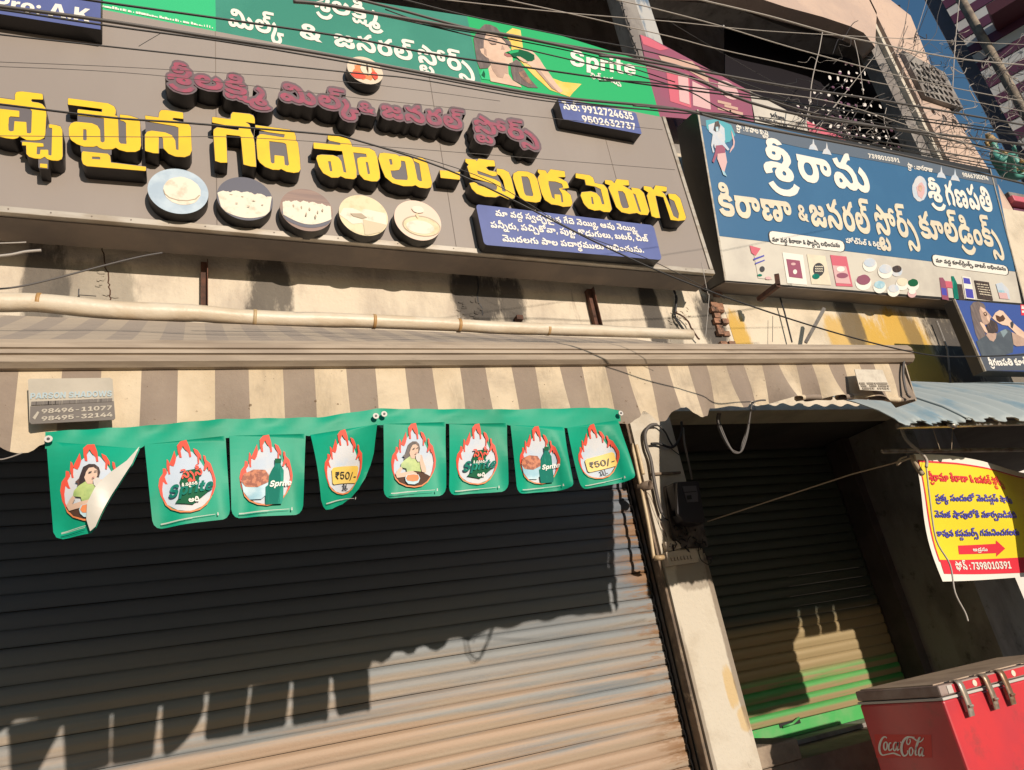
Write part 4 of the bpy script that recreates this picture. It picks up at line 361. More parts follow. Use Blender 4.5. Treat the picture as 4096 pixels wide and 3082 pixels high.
TXT={
 'green':[[[1259,40],[1530,92],62,[28,2710,600,0],[0,0,0,1,667,0,2,667,0,3,1463,0,4,2086,0]],
[[914,104],[1135,148],62,[26,2510,600,0],[5,0,0,6,1177,0,7,1973,0]],
[[1200,152],[1290,172],62,[22,626,669,0],[8,0,0]],
[[1338,183],[1668,249],60,[30,3202,600,0],[9,0,0,10,834,0,11,1638,0,6,2289,0]],
[[1674,250],[1897,298],58,[19,2271,600,0],[12,0,0,13,637,0,14,1161,0,15,1813,0]],
],
 'sprite':[[[2281,262],[2544,305],62,[30,2683,669,0.12],[16,0,0,17,620,0,18,1187,0,19,1557,0,20,1804,0,21,2174,0]],
[[2363,312],[2484,338],18,[24,4558,600,0],[22,0,0,6,883,0,23,1962,0,24,2915,0,25,4035,0]],
],
 'purple':[[[668,327],[1085,402],62,[28,2710,600,0],[0,0,0,1,667,0,2,667,0,26,1463,0,4,2086,0]],
[[1122,400],[1435,455],60,[26,2510,600,0],[5,0,0,6,1177,0,7,1973,0]],
[[1437,446],[1500,458],38,[22,626,669,0],[8,0,0]],
[[1530,468],[1868,523],58,[30,3202,600,0],[9,0,0,10,834,0,11,1638,0,6,2289,0]],
[[1900,529],[2155,572],54,[19,2271,600,0],[12,0,0,13,637,0,14,1161,0,15,1813,0]],
],
 'purpleback':[[[668,327],[1085,402],62,0,[[40,232,21,-3,12,-15,7,-17,1,-17,14,-26,5,-33,16,21,24,6,15,-9,11,-21,11,24,5,6,16,-15,14,-26,5,16,10,13,-3,18,0,21,9,28,17,13,14,0,15,-9,13,-24,4,-30,-1,-19,14,-32,0,-14,-3,-13,6,-33,-3,-29,3,-19,21,21,11,32,-14,20,-2,14,2,14,14,36,14,-5,12,-16,10,-26,3,-40,-6,-35,12,-28,2,-29,15,-21,1,-23,-9,-20,-16,-17,-24,-10,-18,1,-21,14,-10,15,-5,18,-14,6,-8,10,-12,3,-10,9,-14,-12,-24,8,-12,28,-2,28,2,25,-9,-17,-13,-12,-35,-10,-31,11,-12,12,-11,20,-1,-10,11,-14,3,-17,-4,-22,-14,-30,-20,-18,-18,-5,-32,14,-14,21,-12,31,0,20,9,15,-9,8,-5,21,-1,24,4,26,14,23,-3,35,7,33,3,32,9,19],[170,70,-4,-15,9,6]]],
[[1122,400],[1435,455],60,0,[[278,240,53,0,8,-6,5,-18,-2,-38,-7,-11,-18,-2,-3,-37,12,18,11,0,20,-36,6,-36,0,-20,36,0,11,-13,0,-50,-5,-11,-10,-3,1,-20,-5,-27,-17,-30,-36,-10,-27,15,-14,31,-4,31,1,23,-26,-14,-36,0,-24,13,-20,29,-16,-31,-20,-12,-20,1,-17,12,-21,-13,-19,1,-17,11,-17,-11,-19,-1,-18,12,-13,26,-2,29,4,24,6,16,16,16,-9,30,1,33,8,22,10,11,17,7,37,-7,26,-26,21,-49,12,24,8,6,17,-14,19,-32,10,22,12,15,18,9,18,-2,1,9,-4,30,6,30,13,16],[75,104,-15,-18,24,-32,-1,26],[268,73,-4,-16,6,5],[134,65,0,-5,6,-4],[343,-19,-3,-14,9,0]]],
[[1437,446],[1500,458],38,0,[[128,186,70,1,75,-12,51,-26,18,-36,73,-14,15,-25,-14,-38,38,-35,-19,-27,-41,-10,-146,6,-128,-8,-90,12,-64,29,-22,41,46,47,4,48,58,34]]],
[[1530,468],[1868,523],58,0,[[356,240,46,-1,6,-7,3,-16,-2,-38,-6,-12,-13,-2,-1,-29,-6,-15,9,-47,-4,-46,-11,-29,-16,-17,-16,-7,-29,4,-17,13,-13,24,-13,-26,-22,-15,-27,6,-20,28,-10,-22,-17,-12,-21,4,-17,19,-4,-9,-24,-15,-7,5,-5,14,-19,-18,-14,0,-17,13,-17,-13,-14,0,-18,15,-9,29,0,23,3,18,-4,30,1,23,8,21,13,13,22,3,15,-11,14,11,19,-3,10,-11,7,-18,3,-37,10,15,-9,45,2,15,6,8,21,10,11,-13,20,38,23,6,5,-7,3,-16,0,-37,-5,-15,12,-25,6,14,-3,28,6,16,23,11,11,-13,18,35,22,11,10,-14,2,-31,-4,-27,-12,-12,4,-9,16,29,26,6,-2,39,4,26,11,20],[240,70,0,-14,9,3,-2,11]]],
[[1900,529],[2155,572],54,0,[[250,241,66,1,12,-10,3,-17,-2,-38,-8,-13,-19,-2,-1,-27,9,-10,14,23,13,0,36,-39,23,-41,11,-33,7,-48,-4,-52,-14,-30,-18,-14,-21,-3,-32,20,-28,-20,-14,0,-15,38,1,46,-24,2,-27,15,-15,24,-9,31,-22,-9,-24,8,-10,-41,-27,-28,7,-30,-1,-24,-6,-22,-13,-17,-16,-7,-28,8,-30,-8,-20,11,-11,17,-7,33,3,31,7,21,-8,43,6,43,-4,28,2,21,11,29,22,16,18,49,13,5,36,-27,22,-26,21,0,13,25,20,11,23,-2,19,-15,12,37],[86,75,-4,-5,7,-9],[261,69,-9,-9,16,-1,0,8],[327,54,-10,-46,22,-14,19,-24,0,21,-6,24]]],
],
 'phone':[[[2254,437],[2537,482],27,[-14,7988,600,0],[27,0,0,6,804,0,28,1600,0,29,2095,0,29,2688,0,30,3281,0,31,3874,0,32,4466,0,31,5059,0,33,5652,0,34,6245,0,35,6838,0,36,7431,0]],
[[2332,489],[2546,521],27,[36,5877,669,0],[29,0,0,36,593,0,37,1186,0,31,1779,0,34,2372,0,35,2965,0,31,3558,0,32,4151,0,35,4744,0,32,5337,0]],
],
 'list':[[[1983,864],[2550,927],21,[26,18750,600,0],[38,0,0,39,1811,0,40,2617,0,41,3234,0,42,3697,0,25,4501,0,43,5022,0,44,5897,0,45,6355,0,10,7518,0,46,8605,0,47,9257,0,48,10337,0,49,11141,0,50,12505,0,51,13027,0,52,13521,0,24,14450,0,48,15853,0,49,16657,0,50,18022,0,51,18543,0]],
[[1964,911],[2597,968],22,[26,19918,600,0],[53,0,0,54,806,0,55,1621,0,11,2007,0,56,2658,0,51,3014,0,53,3508,0,57,4314,0,58,5197,0,59,5656,0,60,6550,0,51,7730,0,61,8224,0,62,9344,0,13,10016,0,63,10502,0,64,11405,0,56,12243,0,65,12599,0,56,13250,0,2,13606,0,56,14403,0,51,14758,0,66,15253,0,62,16101,0,14,16976,0,51,17628,0,67,18122,0,68,19004,0]],
[[2011,966],[2577,1012],22,[26,17090,600,0],[69,0,0,40,1518,0,2,2315,0,65,3112,0,56,3763,0,70,4402,0,2,5579,0,53,6659,0,71,7465,0,11,8642,0,72,9202,0,73,9293,0,56,10456,0,2,10811,0,56,11608,0,2,12247,0,74,13043,0,75,13922,0,43,14489,0,56,15363,0,10,15719,0,56,16523,0,76,16879,0]],
],
 'blue':[[[3063,714],[3196,734],118,[28,726,600,0],[0,0,0,1,667,0]],
[[3203,722],[3486,775],122,[37,2165,600,0],[77,0,0,73,1035,0]],
[[3719,806],[3781,812],68,[28,726,600,0],[0,0,0,1,667,0]],
[[3792,823],[3976,850],84,[35,3267,600,0],[65,0,0,80,652,0,53,1568,0,81,2374,0]],
[[2945,521],[3075,543],20,[-91,7029,600,0],[87,0,0,88,711,0,28,1445,0,89,1939,0,70,2842,0,2,4019,0,82,5099,0,90,5721,0,91,6178,0,92,6824,0]],
[[3475,632],[3600,652],17,[53,5872,669,0],[32,0,0,35,593,0,29,1186,0,93,1779,0,37,2372,0,30,2965,0,37,3558,0,35,4151,0,29,4744,0,30,5337,0]],
[[3631,674],[3733,690],18,[-91,5852,600,0],[87,0,0,88,711,0,28,1445,0,94,1939,0,65,3118,0,77,3770,0,95,4805,0]],
[[3852,708],[3955,723],17,[36,5917,669,0],[29,0,0,93,593,0,34,1186,0,34,1779,0,32,2372,0,37,2965,0,37,3558,0,31,4151,0,29,4744,0,33,5337,0]],
[[3385,972],[3543,992],17,[26,7465,600,0],[96,0,0,6,1483,0,97,2280,0,6,3084,0,8,4163,0,98,5026,0,99,5677,0,6,6553,0]],
],
 'blue2':[[[2881,862],[3175,893],103,[9,2941,600,0],[78,0,0,77,623,0,79,1658,0]],
[[3197,880],[3238,890],62,[22,626,669,0],[8,0,0]],
[[3249,903],[3499,940],100,[30,3202,600,0],[9,0,0,10,834,0,11,1638,0,6,2289,0]],
[[3510,938],[3675,955],92,[19,2271,600,0],[12,0,0,13,637,0,14,1161,0,15,1813,0]],
[[3687,952],[4010,993],90,[9,4626,600,0],[82,0,0,83,623,0,6,1344,0,84,2140,0,85,2978,0,75,2978,0,86,3545,0,15,4168,0]],
],
 'caps':[[[3090,967],[3361,991],16,[26,15652,600,0],[38,0,0,39,1811,0,40,2617,0,41,3234,0,78,3697,0,77,4320,0,79,5355,0,8,6935,0,100,7797,0,50,8974,0,54,9496,0,15,10310,0,2,11052,0,74,11848,0,75,12727,0,43,13294,0,56,14168,0,10,14524,0,56,15328,0]],
[[3745,1050],[4025,1084],14,[26,16408,600,0],[38,0,0,39,1811,0,40,2617,0,41,3234,0,82,3697,0,83,4320,0,6,5041,0,84,5837,0,85,6675,0,75,6675,0,86,7242,0,15,7865,0,51,8324,0,60,8818,0,62,9998,0,14,10873,0,2,11808,0,74,12604,0,75,13483,0,43,14050,0,56,14924,0,10,15280,0,56,16084,0]],
],
 'ybR':[[[3716,1926],[3998,1946],30,[28,13252,600,0],[0,0,0,1,667,0,77,667,0,38,1702,0,78,3513,0,77,4135,0,79,5170,0,8,6750,0,9,7613,0,10,8446,0,11,9250,0,6,9902,0,12,10981,0,13,11618,0,14,12143,0,15,12794,0]],
],
 'ybB':[[[3746,2004],[4024,2018],24,[5,12395,600,0],[53,0,0,88,806,0,82,806,0,7,1429,0,42,2259,0,75,3063,0,40,3630,0,56,4427,0,101,4783,0,102,6236,0,84,7398,0,53,8236,0,103,8882,0,104,9043,0,105,10130,0,61,11307,0]],
[[3752,2067],[4040,2080],24,[26,13137,600,0],[106,0,0,10,806,0,56,1610,0,82,1966,0,105,2872,0,61,4049,0,101,5168,0,78,6338,0,38,7244,0,11,8771,0,58,9423,0,66,9881,0,84,10730,0,10,11568,0,107,12372,0]],
[[3768,2141],[4056,2147],24,[9,13679,600,0],[108,0,0,24,996,0,10,2116,0,82,3203,0,42,3826,0,13,4463,0,73,4630,0,14,5792,0,15,6444,0,65,7185,0,73,7837,0,109,8999,0,75,9814,0,43,10381,0,65,11255,0,2,11907,0,11,12703,0,56,13355,0]],
],
 'ybW':[[[3908,2202],[3958,2203],13,[30,2919,600,0],[23,0,0,64,953,0,85,1693,0,42,1791,0,56,2595,0]],
[[3845,2275],[4050,2274],28,[28,8615,600,0],[110,0,0,111,1162,0,28,2249,0,32,2743,0,35,3336,0,29,3929,0,93,4522,0,37,5115,0,30,5708,0,37,6301,0,35,6894,0,29,7487,0,30,8080,0]],
],
 'poster':[[[3960,1464],[4170,1461],24,[28,8875,600,0],[0,0,0,1,667,0,65,667,0,80,1319,0,53,2235,0,81,3041,0,82,4249,0,83,4872,0,6,5593,0,84,6389,0,85,7227,0,75,7227,0,86,7795,0,15,8417,0]],
],
 'stick':[[[165,1655],[447,1640],18,[36,6470,669,0],[29,0,0,93,593,0,33,1186,0,29,1779,0,34,2372,0,112,2965,0,30,3558,0,30,4151,0,37,4744,0,32,5337,0,32,5930,0]],
[[165,1685],[450,1667],18,[36,6510,669,0],[29,0,0,93,593,0,33,1186,0,29,1779,0,36,2372,0,112,2965,0,35,3558,0,31,4151,0,30,4744,0,33,5337,0,33,5930,0]],
],
 'stickb':[[[120,1597],[447,1586],24,[41,8961,669,0],[113,0,0,114,591,0,115,1279,0,16,1887,0,116,2507,0,117,3194,0,16,4116,0,118,4737,0,114,5403,0,119,6090,0,116,6741,0,120,7428,0,16,8370,0]],
],
 'pink':[[[3085,468],[3140,480],14,[30,3942,669,0],[16,0,0,18,620,0,19,990,0,115,1484,0,121,2092,0,122,2619,0,121,3456,0]],
[[3040,478],[3150,508],13,[41,6059,669,0],[123,0,0,19,658,0,18,904,0,121,1274,0,124,1802,0,121,2360,0,16,3135,0,20,3755,0,125,4125,0,18,4676,0,21,5046,0,126,5576,0]],
],
 'ak':[[[-25,30],[358,88],54,[41,3597,669,0],[113,0,0,18,591,0,125,961,0,28,1512,0,114,2006,0,76,2694,0,123,2941,0]],
],
 'fl_sprite':[[[0,0],[120,0],38,[30,2683,669,0.15],[16,0,0,17,620,0,18,1187,0,19,1557,0,20,1804,0,21,2174,0]],
],
 'fl_tel':[[[0,0],[80,0],36,[-14,2035,600,0],[27,0,0,127,804,0,128,1263,0,129,1263,0]],
],
 'fl_tel2':[[[0,0],[90,0],20,[9,3930,600,0],[78,0,0,42,906,0,130,1710,0,10,2361,0,107,3165,0]],
],
 'fl_price':[[[0,0],[110,0],30,[15,2425,669,0],[131,0,0,132,481,0,133,1074,0,134,1667,0,135,1980,0]],
],
 'fl_1l':[[[0,0],[30,0],24,[79,1098,669,0],[30,0,0,136,593,0]],
],
 'fl_amp':[[[0,0],[30,0],14,[30,1719,600,0],[23,0,0,107,953,0]],
],
 'mdp':[[[0,0],[60,0],20,[19,2569,669,0],[137,0,0,114,597,0,137,1285,0,114,1883,0]],
],
}
YEL=[
[[[78,367,13,0,75,9,4,2,2,16,-1,5,-44,-2,-3,5,1,3,4,4,24,3,16,6,13,16,1,5,2,16,0,12,-1,2,-3,69,-5,14,-16,8,-20,2,-15,0,-15,-1,-5,-1,-26,-14,-11,7,-12,3,-7,0,-25,-3,-24,-6,-36,-12,-18,-18,0,-134,35,7,78,11,1,-2,0,-19,4,-9,4,-2],[-21,415,-1,18,2,1,93,10,4,1,0,24,-35,-3,-7,5,-1,23,-1,3,1,25,9,5,12,-3,3,-38,46,3,1,1,2,43,12,2,6,-4,3,-86,-9,-10]],[[77,365,77,8,18,4,1,17,-1,6,-43,-1,-3,3,4,5,24,4,16,6,13,15,2,6,2,30,-4,71,-6,15,-16,8,-20,2,-32,-2,-30,-14,-10,7,-13,3,-33,-3,-24,-6,-36,-13,-19,-18,1,-136,113,16,0,-19,5,-9]]],
[[[196,499,4,-1,23,3,19,6,7,16,1,102,-4,12,-13,6,-8,0,-18,-1,-10,-3,-9,-3,-9,-9,-17,9,-24,-2,-22,-7,-10,-11,-1,-30,-1,-4,-15,0,0,-12,1,-2,69,5,14,2,1,12,-26,0,-2,29,6,3,8,-2,2,-17,26,0,4,1,1,2,0,14,1,4,8,2,4,-1,3,-108,-1,-1,-12,-2],[160,655,27,2,2,1,0,15,-3,0,-26,-3]],[[192,497,33,2,18,6,2,4,6,14,1,103,-4,12,-15,7,-27,-2,-12,-3,-1,37,-34,-3,-5,-3,-1,-34,-16,-1,-24,-10,-8,-10,-1,-30,-2,-3,-14,0,-1,-12,-5,-5,1,-2,10,-1,86,-5,6,-39]]],
[[[272,395,3,-1,155,20,4,1,21,11,2,2,6,13,-1,16,-3,5,11,4,2,9,3,91,7,9,24,2,0,-11,-1,-3,-1,-70,-9,-8,-13,-3,-1,-1,-1,-5,0,-17,40,5,33,11,7,14,1,12,0,24,1,2,0,24,1,3,0,23,1,4,-5,19,-17,8,-35,0,-30,-8,-14,-9,-15,7,-33,0,-17,-6,-11,-8,-13,4,-38,-1,-28,-10,-22,-15,-10,-17,-1,-32,8,-18,15,-6,9,-1,61,6,22,10,10,17,2,45,2,2,6,3,8,-4,1,-12,-1,-3,-2,-76,-1,-2,-14,-3,-90,-9,-1,-17,1,-5,2,-2,95,11,1,-1,0,-11,-5,-1,-131,-17,-1,-2],[333,518,-1,41,2,2,6,2,5,-2,2,-2,-1,-38,-3,-3],[331,606,100,10,9,9,3,26,139,17,2,2,-1,13,-1,1,-5,0,-229,-19,-14,-7,-3,-4,-4,-15,0,-24],[368,627,0,10,33,2,0,-9,-5,-2]],[[271,393,164,21,24,13,6,13,-1,18,-2,3,9,4,4,11,3,0,0,-17,2,-2,41,5,33,11,8,15,1,12,2,81,-5,20,-17,8,-37,0,-30,-7,-13,-9,-16,7,-1,20,-6,1,3,8,2,20,138,17,2,3,-1,16,-8,1,-228,-19,-15,-8,-8,-19,1,-28,-3,-6,-2,-22,-15,-7,-20,-13,-4,-4,-7,-15,-1,-35,8,-17,16,-6,12,-1,-1,-42,2,-7,95,11,1,-8,-4,-2,-130,-17,-3,-3]]],
[[[656,441,8,0,65,10,3,1,1,11,0,13,-38,-4,-3,1,-3,4,3,4,58,13,4,3,9,12,4,94,-8,18,-20,8,-34,-2,-5,-1,-26,-11,-20,-21,-2,-38,-2,-4,-5,-3,-5,0,-5,1,0,1,-1,63,-20,-1,-30,-8,-3,-2,-1,-13,0,-49,8,-13,16,-4,8,0,50,7,25,11,14,21,3,36,10,2,0,-90,-15,-6,-116,-20,-2,-15,0,-7,53,8,3,-20,7,-9]],[[655,439,10,0,65,10,4,2,0,27,-38,-4,-4,4,2,2,57,12,14,16,3,96,-8,19,-21,8,-40,-3,-26,-12,-21,-21,-15,0,0,18,-3,3,-22,-1,-33,-12,-1,-62,6,-11,-2,-3,0,-39,-3,-25,5,-2,48,8,3,-19,3,-4,5,-5]]],
[[[931,450,5,0,62,7,14,6,5,8,2,8,0,15,-4,0,-29,-5,-3,1,14,10,4,10,1,14,11,22,5,29,6,85,0,8,-21,-2,-27,-7,-2,-2,-10,-105,-1,-5,-7,-3,-51,-5,-1,15,1,2,4,95,-27,0,-21,-7,-7,-104,0,-14,2,-7,11,-8,6,0,80,11,2,-2,1,-6,-3,-2,-102,-21,-2,-2,0,-19,4,-1,68,9,2,-3,2,-17]],[[930,449,69,6,14,6,5,9,2,25,-30,-3,8,6,4,8,2,17,10,22,5,22,7,93,-1,10,-22,-2,-30,-8,-10,-107,-2,-4,-6,-3,-49,-5,5,111,-30,1,-21,-8,-7,-104,1,-23,13,-9,85,11,2,-5,-2,-1,-102,-22,-3,-2,0,-21,7,-1,66,8,3,-19]]],
[[[1022,502,3,0,135,18,17,10,6,16,1,17,7,8,1,3,6,48,4,55,-7,12,-20,3,-29,-5,-22,-11,-8,4,-26,-1,-29,-11,-21,-17,-8,-13,-1,-4,-5,-63,2,-17,1,-6,11,-10,13,0,82,13,2,-2,2,-10,-1,-1,-10,-1,-55,-8,-50,-13,-1,-2],[1077,565,1,29,5,55,6,6,9,-2,0,-31,5,0,27,3,5,1,1,1,2,22,1,11,11,4,3,-2,3,-3,0,-1,-11,-80,-7,-5,-8,-2]],[[1021,500,139,18,18,11,7,16,1,17,7,11,7,48,3,57,-6,12,-22,4,-30,-5,-21,-11,-7,4,-27,-1,-30,-11,-22,-18,-9,-18,-5,-62,2,-19,1,-6,10,-9,0,-12,23,2,-38,-11,-2,-3]]],
[[[1311,543,12,0,52,6,22,11,9,16,2,11,69,7,20,11,2,2,9,21,11,65,0,20,-5,7,-6,6,-22,0,-29,-7,-14,-15,-5,-6,-2,-6,-7,-44,1,-13,12,-6,25,0,-2,-11,-2,-2,-43,-5,-7,-1,0,2,13,69,0,27,-1,2,-9,7,-5,0,-29,-3,-19,-9,-11,6,-26,0,-33,-18,-17,-26,-10,-31,0,-3,4,-10,14,-3,48,2,21,8,12,16,9,42,3,2,7,1,1,-1,-16,-84,-2,-1,-109,-10,-3,-2,-1,-20,1,-2,100,10,7,0,-1,-8,-1,-1,-42,-9,-7,-7],[1312,646,8,40,7,0,2,-1,0,-3,-6,-35,-1,-1],[1463,648,0,4,8,45,1,1,7,-2,1,-2,-8,-43,-3,-2]],[[1310,541,66,6,22,12,10,16,2,10,68,7,20,11,11,24,11,66,1,21,-5,7,-6,6,-14,1,-10,0,-21,-5,-10,-3,-18,-20,-9,2,-1,8,-11,9,-34,-4,-19,-8,-11,6,-27,-1,-33,-17,-17,-27,-10,-30,0,-6,4,-10,20,-4,44,3,16,5,3,-4,18,-2,-1,-12,-2,-1,-114,-12,0,-25,60,5,1,-12,-5,-7]]],
[[[1529,613,7,-1,46,6,6,2,12,8,1,0,0,-4,32,4,7,3,9,5,2,3,6,16,13,64,10,7,7,-1,1,-1,-10,-66,-1,-3,-22,-11,-2,-13,10,0,23,1,17,9,10,23,15,68,-4,17,-1,1,-14,4,-29,-3,-5,-2,-13,-8,-13,4,-35,0,-42,-12,-5,-3,-26,-21,-14,-33,-12,-37,-1,-4,5,-21],[1558,637,-2,2,5,20,1,1,8,-1,0,-4,-3,-16,-2,-2],[1604,643,0,22,-8,15,-18,3,-16,0,6,25,2,2,12,8,5,1,41,2,2,-3,1,-9,-10,-61,-2,-2]],[[1528,611,55,5,14,8,4,-3,34,6,16,8,-1,-5,2,-1,35,2,17,8,11,25,14,67,-3,19,-18,6,-30,-4,-17,-10,-11,4,-37,0,-47,-14,-26,-22,-15,-33,-12,-38,4,-25]]],
[[[1759,682,20,1,61,7,-1,29,-6,0,-70,-7]],[[1758,681,83,8,0,31,-9,1,-70,-8,-5,-28]]],
[[[1862,636,3,0,37,4,4,6,3,-2,4,-7,2,-1,62,7,4,23,-29,0,-9,5,12,12,30,6,2,10,-1,4,-8,2,-7,0,-61,-22,-1,1,0,1,2,11,3,2,63,20,23,12,2,4,7,31,1,1,11,2,2,-2,-10,-43,-13,-20,-12,-6,-1,-6,0,-15,1,-1,26,4,21,11,10,25,16,65,-5,14,-21,4,-35,-15,-3,0,-15,7,-42,-3,-33,-12,-19,-19,-9,-20,0,-3,23,-4,9,11,4,3,67,18,3,0,1,-1,3,-13,-11,-10,-72,-21,-23,-7,-14,-41,1,-2,5,-6,-13,-12]],[[1861,635,41,3,4,5,8,-9,64,7,5,24,-1,3,-29,-1,-7,5,9,9,29,6,1,-12,3,-2,27,5,21,11,11,26,16,64,-5,16,-24,5,-34,-15,-17,7,-44,-3,-33,-12,-20,-20,-9,-25,19,-4,0,-4,2,-2,43,7,-60,-19,-13,-41,0,-4,5,-5,-13,-11],[1989,700,29,55,-6,-31,-14,-20]]],
[[[2072,685,6,0,29,2,5,1,23,10,14,21,14,60,2,13,-4,12,-1,3,-16,4,-40,-6,-4,-1,-20,-14,-14,-32,-14,-44,2,-19],[2085,706,0,2,10,55,3,11,6,9,26,3,2,-3,1,-4,-15,-60,-8,-11,-3,-1]],[[2071,683,37,2,28,11,15,22,15,68,0,7,-5,15,-18,5,-40,-7,-24,-15,-15,-33,-14,-43,3,-21]]],
[[[2152,679,30,4,7,13,13,-18,56,8,3,19,0,4,-31,0,38,20,7,22,-3,2,-31,3,1,1,21,7,19,17,8,32,-6,12,-2,1,-29,2,-22,-7,-25,-3,-26,-17,-13,-26,-16,-59,0,-3,9,-15,-9,-10],[2194,725,0,13,14,52,11,8,-1,-20,23,2,1,3,4,27,2,1,5,-2,0,-3,-4,-29,-13,-21,1,-1,16,-4,-5,-15,-25,-9]],[[2151,677,32,4,6,12,12,-16,58,7,4,26,-26,1,32,17,8,24,-15,3,-3,5,25,20,8,33,-7,13,-33,3,-22,-6,-25,-3,-27,-18,-12,-26,-16,-60,0,-4,8,-14,-8,-9]]],
[[[2303,694,8,1,47,7,14,10,7,21,35,7,5,5,10,12,17,78,0,3,-7,11,-2,0,-22,-1,-15,-7,-21,2,-25,-8,-12,-12,-5,-6,-3,-5,-11,-28,0,-3,4,-11,32,-3,5,0,22,7,14,16,8,28,10,0,-15,-61,-21,-10,-38,-7,-5,-21,-36,-7],[2364,788,3,26,1,2,2,1,6,1,-5,-27,-1,-2]],[[2302,692,57,9,15,11,6,19,34,7,7,6,9,12,18,78,0,5,-9,11,-25,0,-15,-7,-20,1,-26,-7,-12,-13,-6,-7,-14,-32,4,-16,39,-4,21,6,-4,-18,-4,-5,-35,-6,-4,-19,-3,-3,-33,-7]]],
[[[2466,718,5,0,43,4,3,20,-24,0,-2,0,1,1,35,20,1,-1,-3,-10,1,-1,31,5,18,17,22,73,-7,15,-28,-2,-15,-7,-30,4,-31,-7,-21,-20,-16,-43,-15,-33,1,-3,5,-8,-19,-7,-1,-13,2,-1,4,0,20,2,2,1,9,10,1,0],[2472,764,0,3,11,50,7,14,2,2,18,1,6,-5,0,-2,-16,-51,-9,-10],[2532,774,24,72,8,3,0,-3,-22,-68]],[[2465,717,50,4,4,21,-20,3,25,14,-1,-7,2,-2,32,4,19,18,23,73,-8,17,-29,-2,-15,-6,-30,4,-32,-7,-21,-21,-32,-76,0,-3,5,-8,-18,-7,0,-14,2,-2,26,1,10,10]]],
[[[2622,743,4,0,38,5,2,1,1,6,-1,11,-20,0,0,1,13,11,20,47,15,40,18,11,1,0,1,-3,2,-17,-18,-49,-2,-3,-18,-9,-5,-18,2,-1,6,0,22,2,17,16,24,76,-4,11,-26,3,-31,-4,-29,-90,-1,-1,-28,-6,-4,1,19,88,-16,0,-17,-7,-19,-81,6,-13,-3,-2,-15,-10,-1,-13,1,-1,2,0,26,4,10,12]],[[2621,741,44,5,2,2,1,19,-17,1,10,9,23,54,-12,-56,32,1,18,17,24,77,-5,12,-27,4,-32,-5,-30,-90,-27,-6,-2,1,19,87,-19,0,-17,-6,-20,-83,6,-13,-18,-11,-1,-15,6,-2,26,5,8,9]]],
]
# ------------------------------------------------------------------ material list
def wall_extra(patches, yellow=None, tone=(0.07, 0.062, 0.056)):
    """soot and damp patches with a shape of their own, given by wall position (x, z, half width, half height, strength)"""
    def fn(n, l, geo, noise, ramp, mix, cur):
        s = sep(n, l, geo)
        nz = noise(3.5, (1.4, 1, .5), 8, .7); n2 = noise(14, (1.2, 1, .35), 8, .75)
        def mask(x, z, w, h, k):
            dx = math_node(n, l, 'DIVIDE', math_node(n, l, 'SUBTRACT', s.outputs[0], x), w)
            dz = math_node(n, l, 'DIVIDE', math_node(n, l, 'SUBTRACT', s.outputs[2], z), h)
            d = math_node(n, l, 'ADD', math_node(n, l, 'POWER', math_node(n, l, 'ABSOLUTE', dx), 3), math_node(n, l, 'POWER', math_node(n, l, 'ABSOLUTE', dz), 3))
            e = math_node(n, l, 'ADD', d, math_node(n, l, 'MULTIPLY', math_node(n, l, 'SUBTRACT', nz, .5), 3.2))
            e = math_node(n, l, 'ADD', e, math_node(n, l, 'MULTIPLY', math_node(n, l, 'SUBTRACT', n2, .5), 1.8))
            return math_node(n, l, 'MULTIPLY', ramp(e, 1.15, .35), k)
        if yellow:
            for p in yellow: cur = mix(mask(*p), cur, (.58, .36, .07))
        for p in patches: cur = mix(mask(*p), cur, tone)
        return cur
    return fn
m_wall = mat('weathered_cream_plaster', (.68, .60, .48), .9, c2=(.50, .43, .35), scale=3.4, stretch=(1.3, 1, .55), lo=.42, hi=.68, bump=.7, bscale=40, grime=(.22, .17, .13), gscale=5, glo=.62, ghi=.82, gstretch=(2.2, 1, .35),
  extra=wall_extra([(-.62, 3.62, .10, .30, .8), (-.42, 3.55, .2, .22, .5), (.36, 3.62, .13, .28, .85), (1.52, 3.68, .17, .20, .95), (1.75, 3.66, .10, .2, .9), (1.66, 3.45, .2, .16, .4), (2.75, 3.62, .08, .3, .95), (2.88, 3.4, .06, .3, .6), (3.22, 3.6, .12, .25, .95)], None))
m_wall2 = mat('yellow_washed_plaster', (.68, .59, .46), .9, c2=(.50, .43, .33), scale=3.0, lo=.42, hi=.72, bump=.5, bscale=50, grime=(.20, .16, .12), gscale=6, glo=.58, ghi=.82, gstretch=(1.6, 1, .4),
  extra=wall_extra([(4.55, 3.7, .13, .28, .8), (5.62, 3.5, .28, .5, .97), (5.2, 3.62, .10, .2, .6), (6.1, 3.5, .5, .5, .8)], [(3.42, 3.35, .11, .35, .95), (4.0, 3.28, .5, .05, .6), (5.02, 3.4, .42, .42, 1.0), (4.55, 3.55, .3, .2, .8), (5.35, 3.2, .22, .22, .9)]))
m_brick = mat('broken_brick_and_plaster', (.40, .20, .12), .95, c2=(.22, .13, .09), scale=16, lo=.4, hi=.6, bump=1.0, bscale=30, grime=(.03, .025, .02), gscale=9, glo=.5, ghi=.65)
m_pillar = mat('whitewashed_pillar_plaster', (.60, .55, .46), .88, c2=(.50, .44, .35), scale=4, lo=.45, hi=.7, bump=.45, bscale=45, grime=(.24, .19, .15), gscale=9, glo=.62, ghi=.80, gstretch=(1.2, 1, .6),
  extra=wall_extra([(2.66, 1.65, .03, .5, .7), (2.55, 1.98, .13, .09, .5), (2.375, 1.3, .02, .5, .6)], [(2.60, 1.38, .035, .11, .55), (2.64, 1.22, .05, .06, .5)], (.16, .12, .09)))
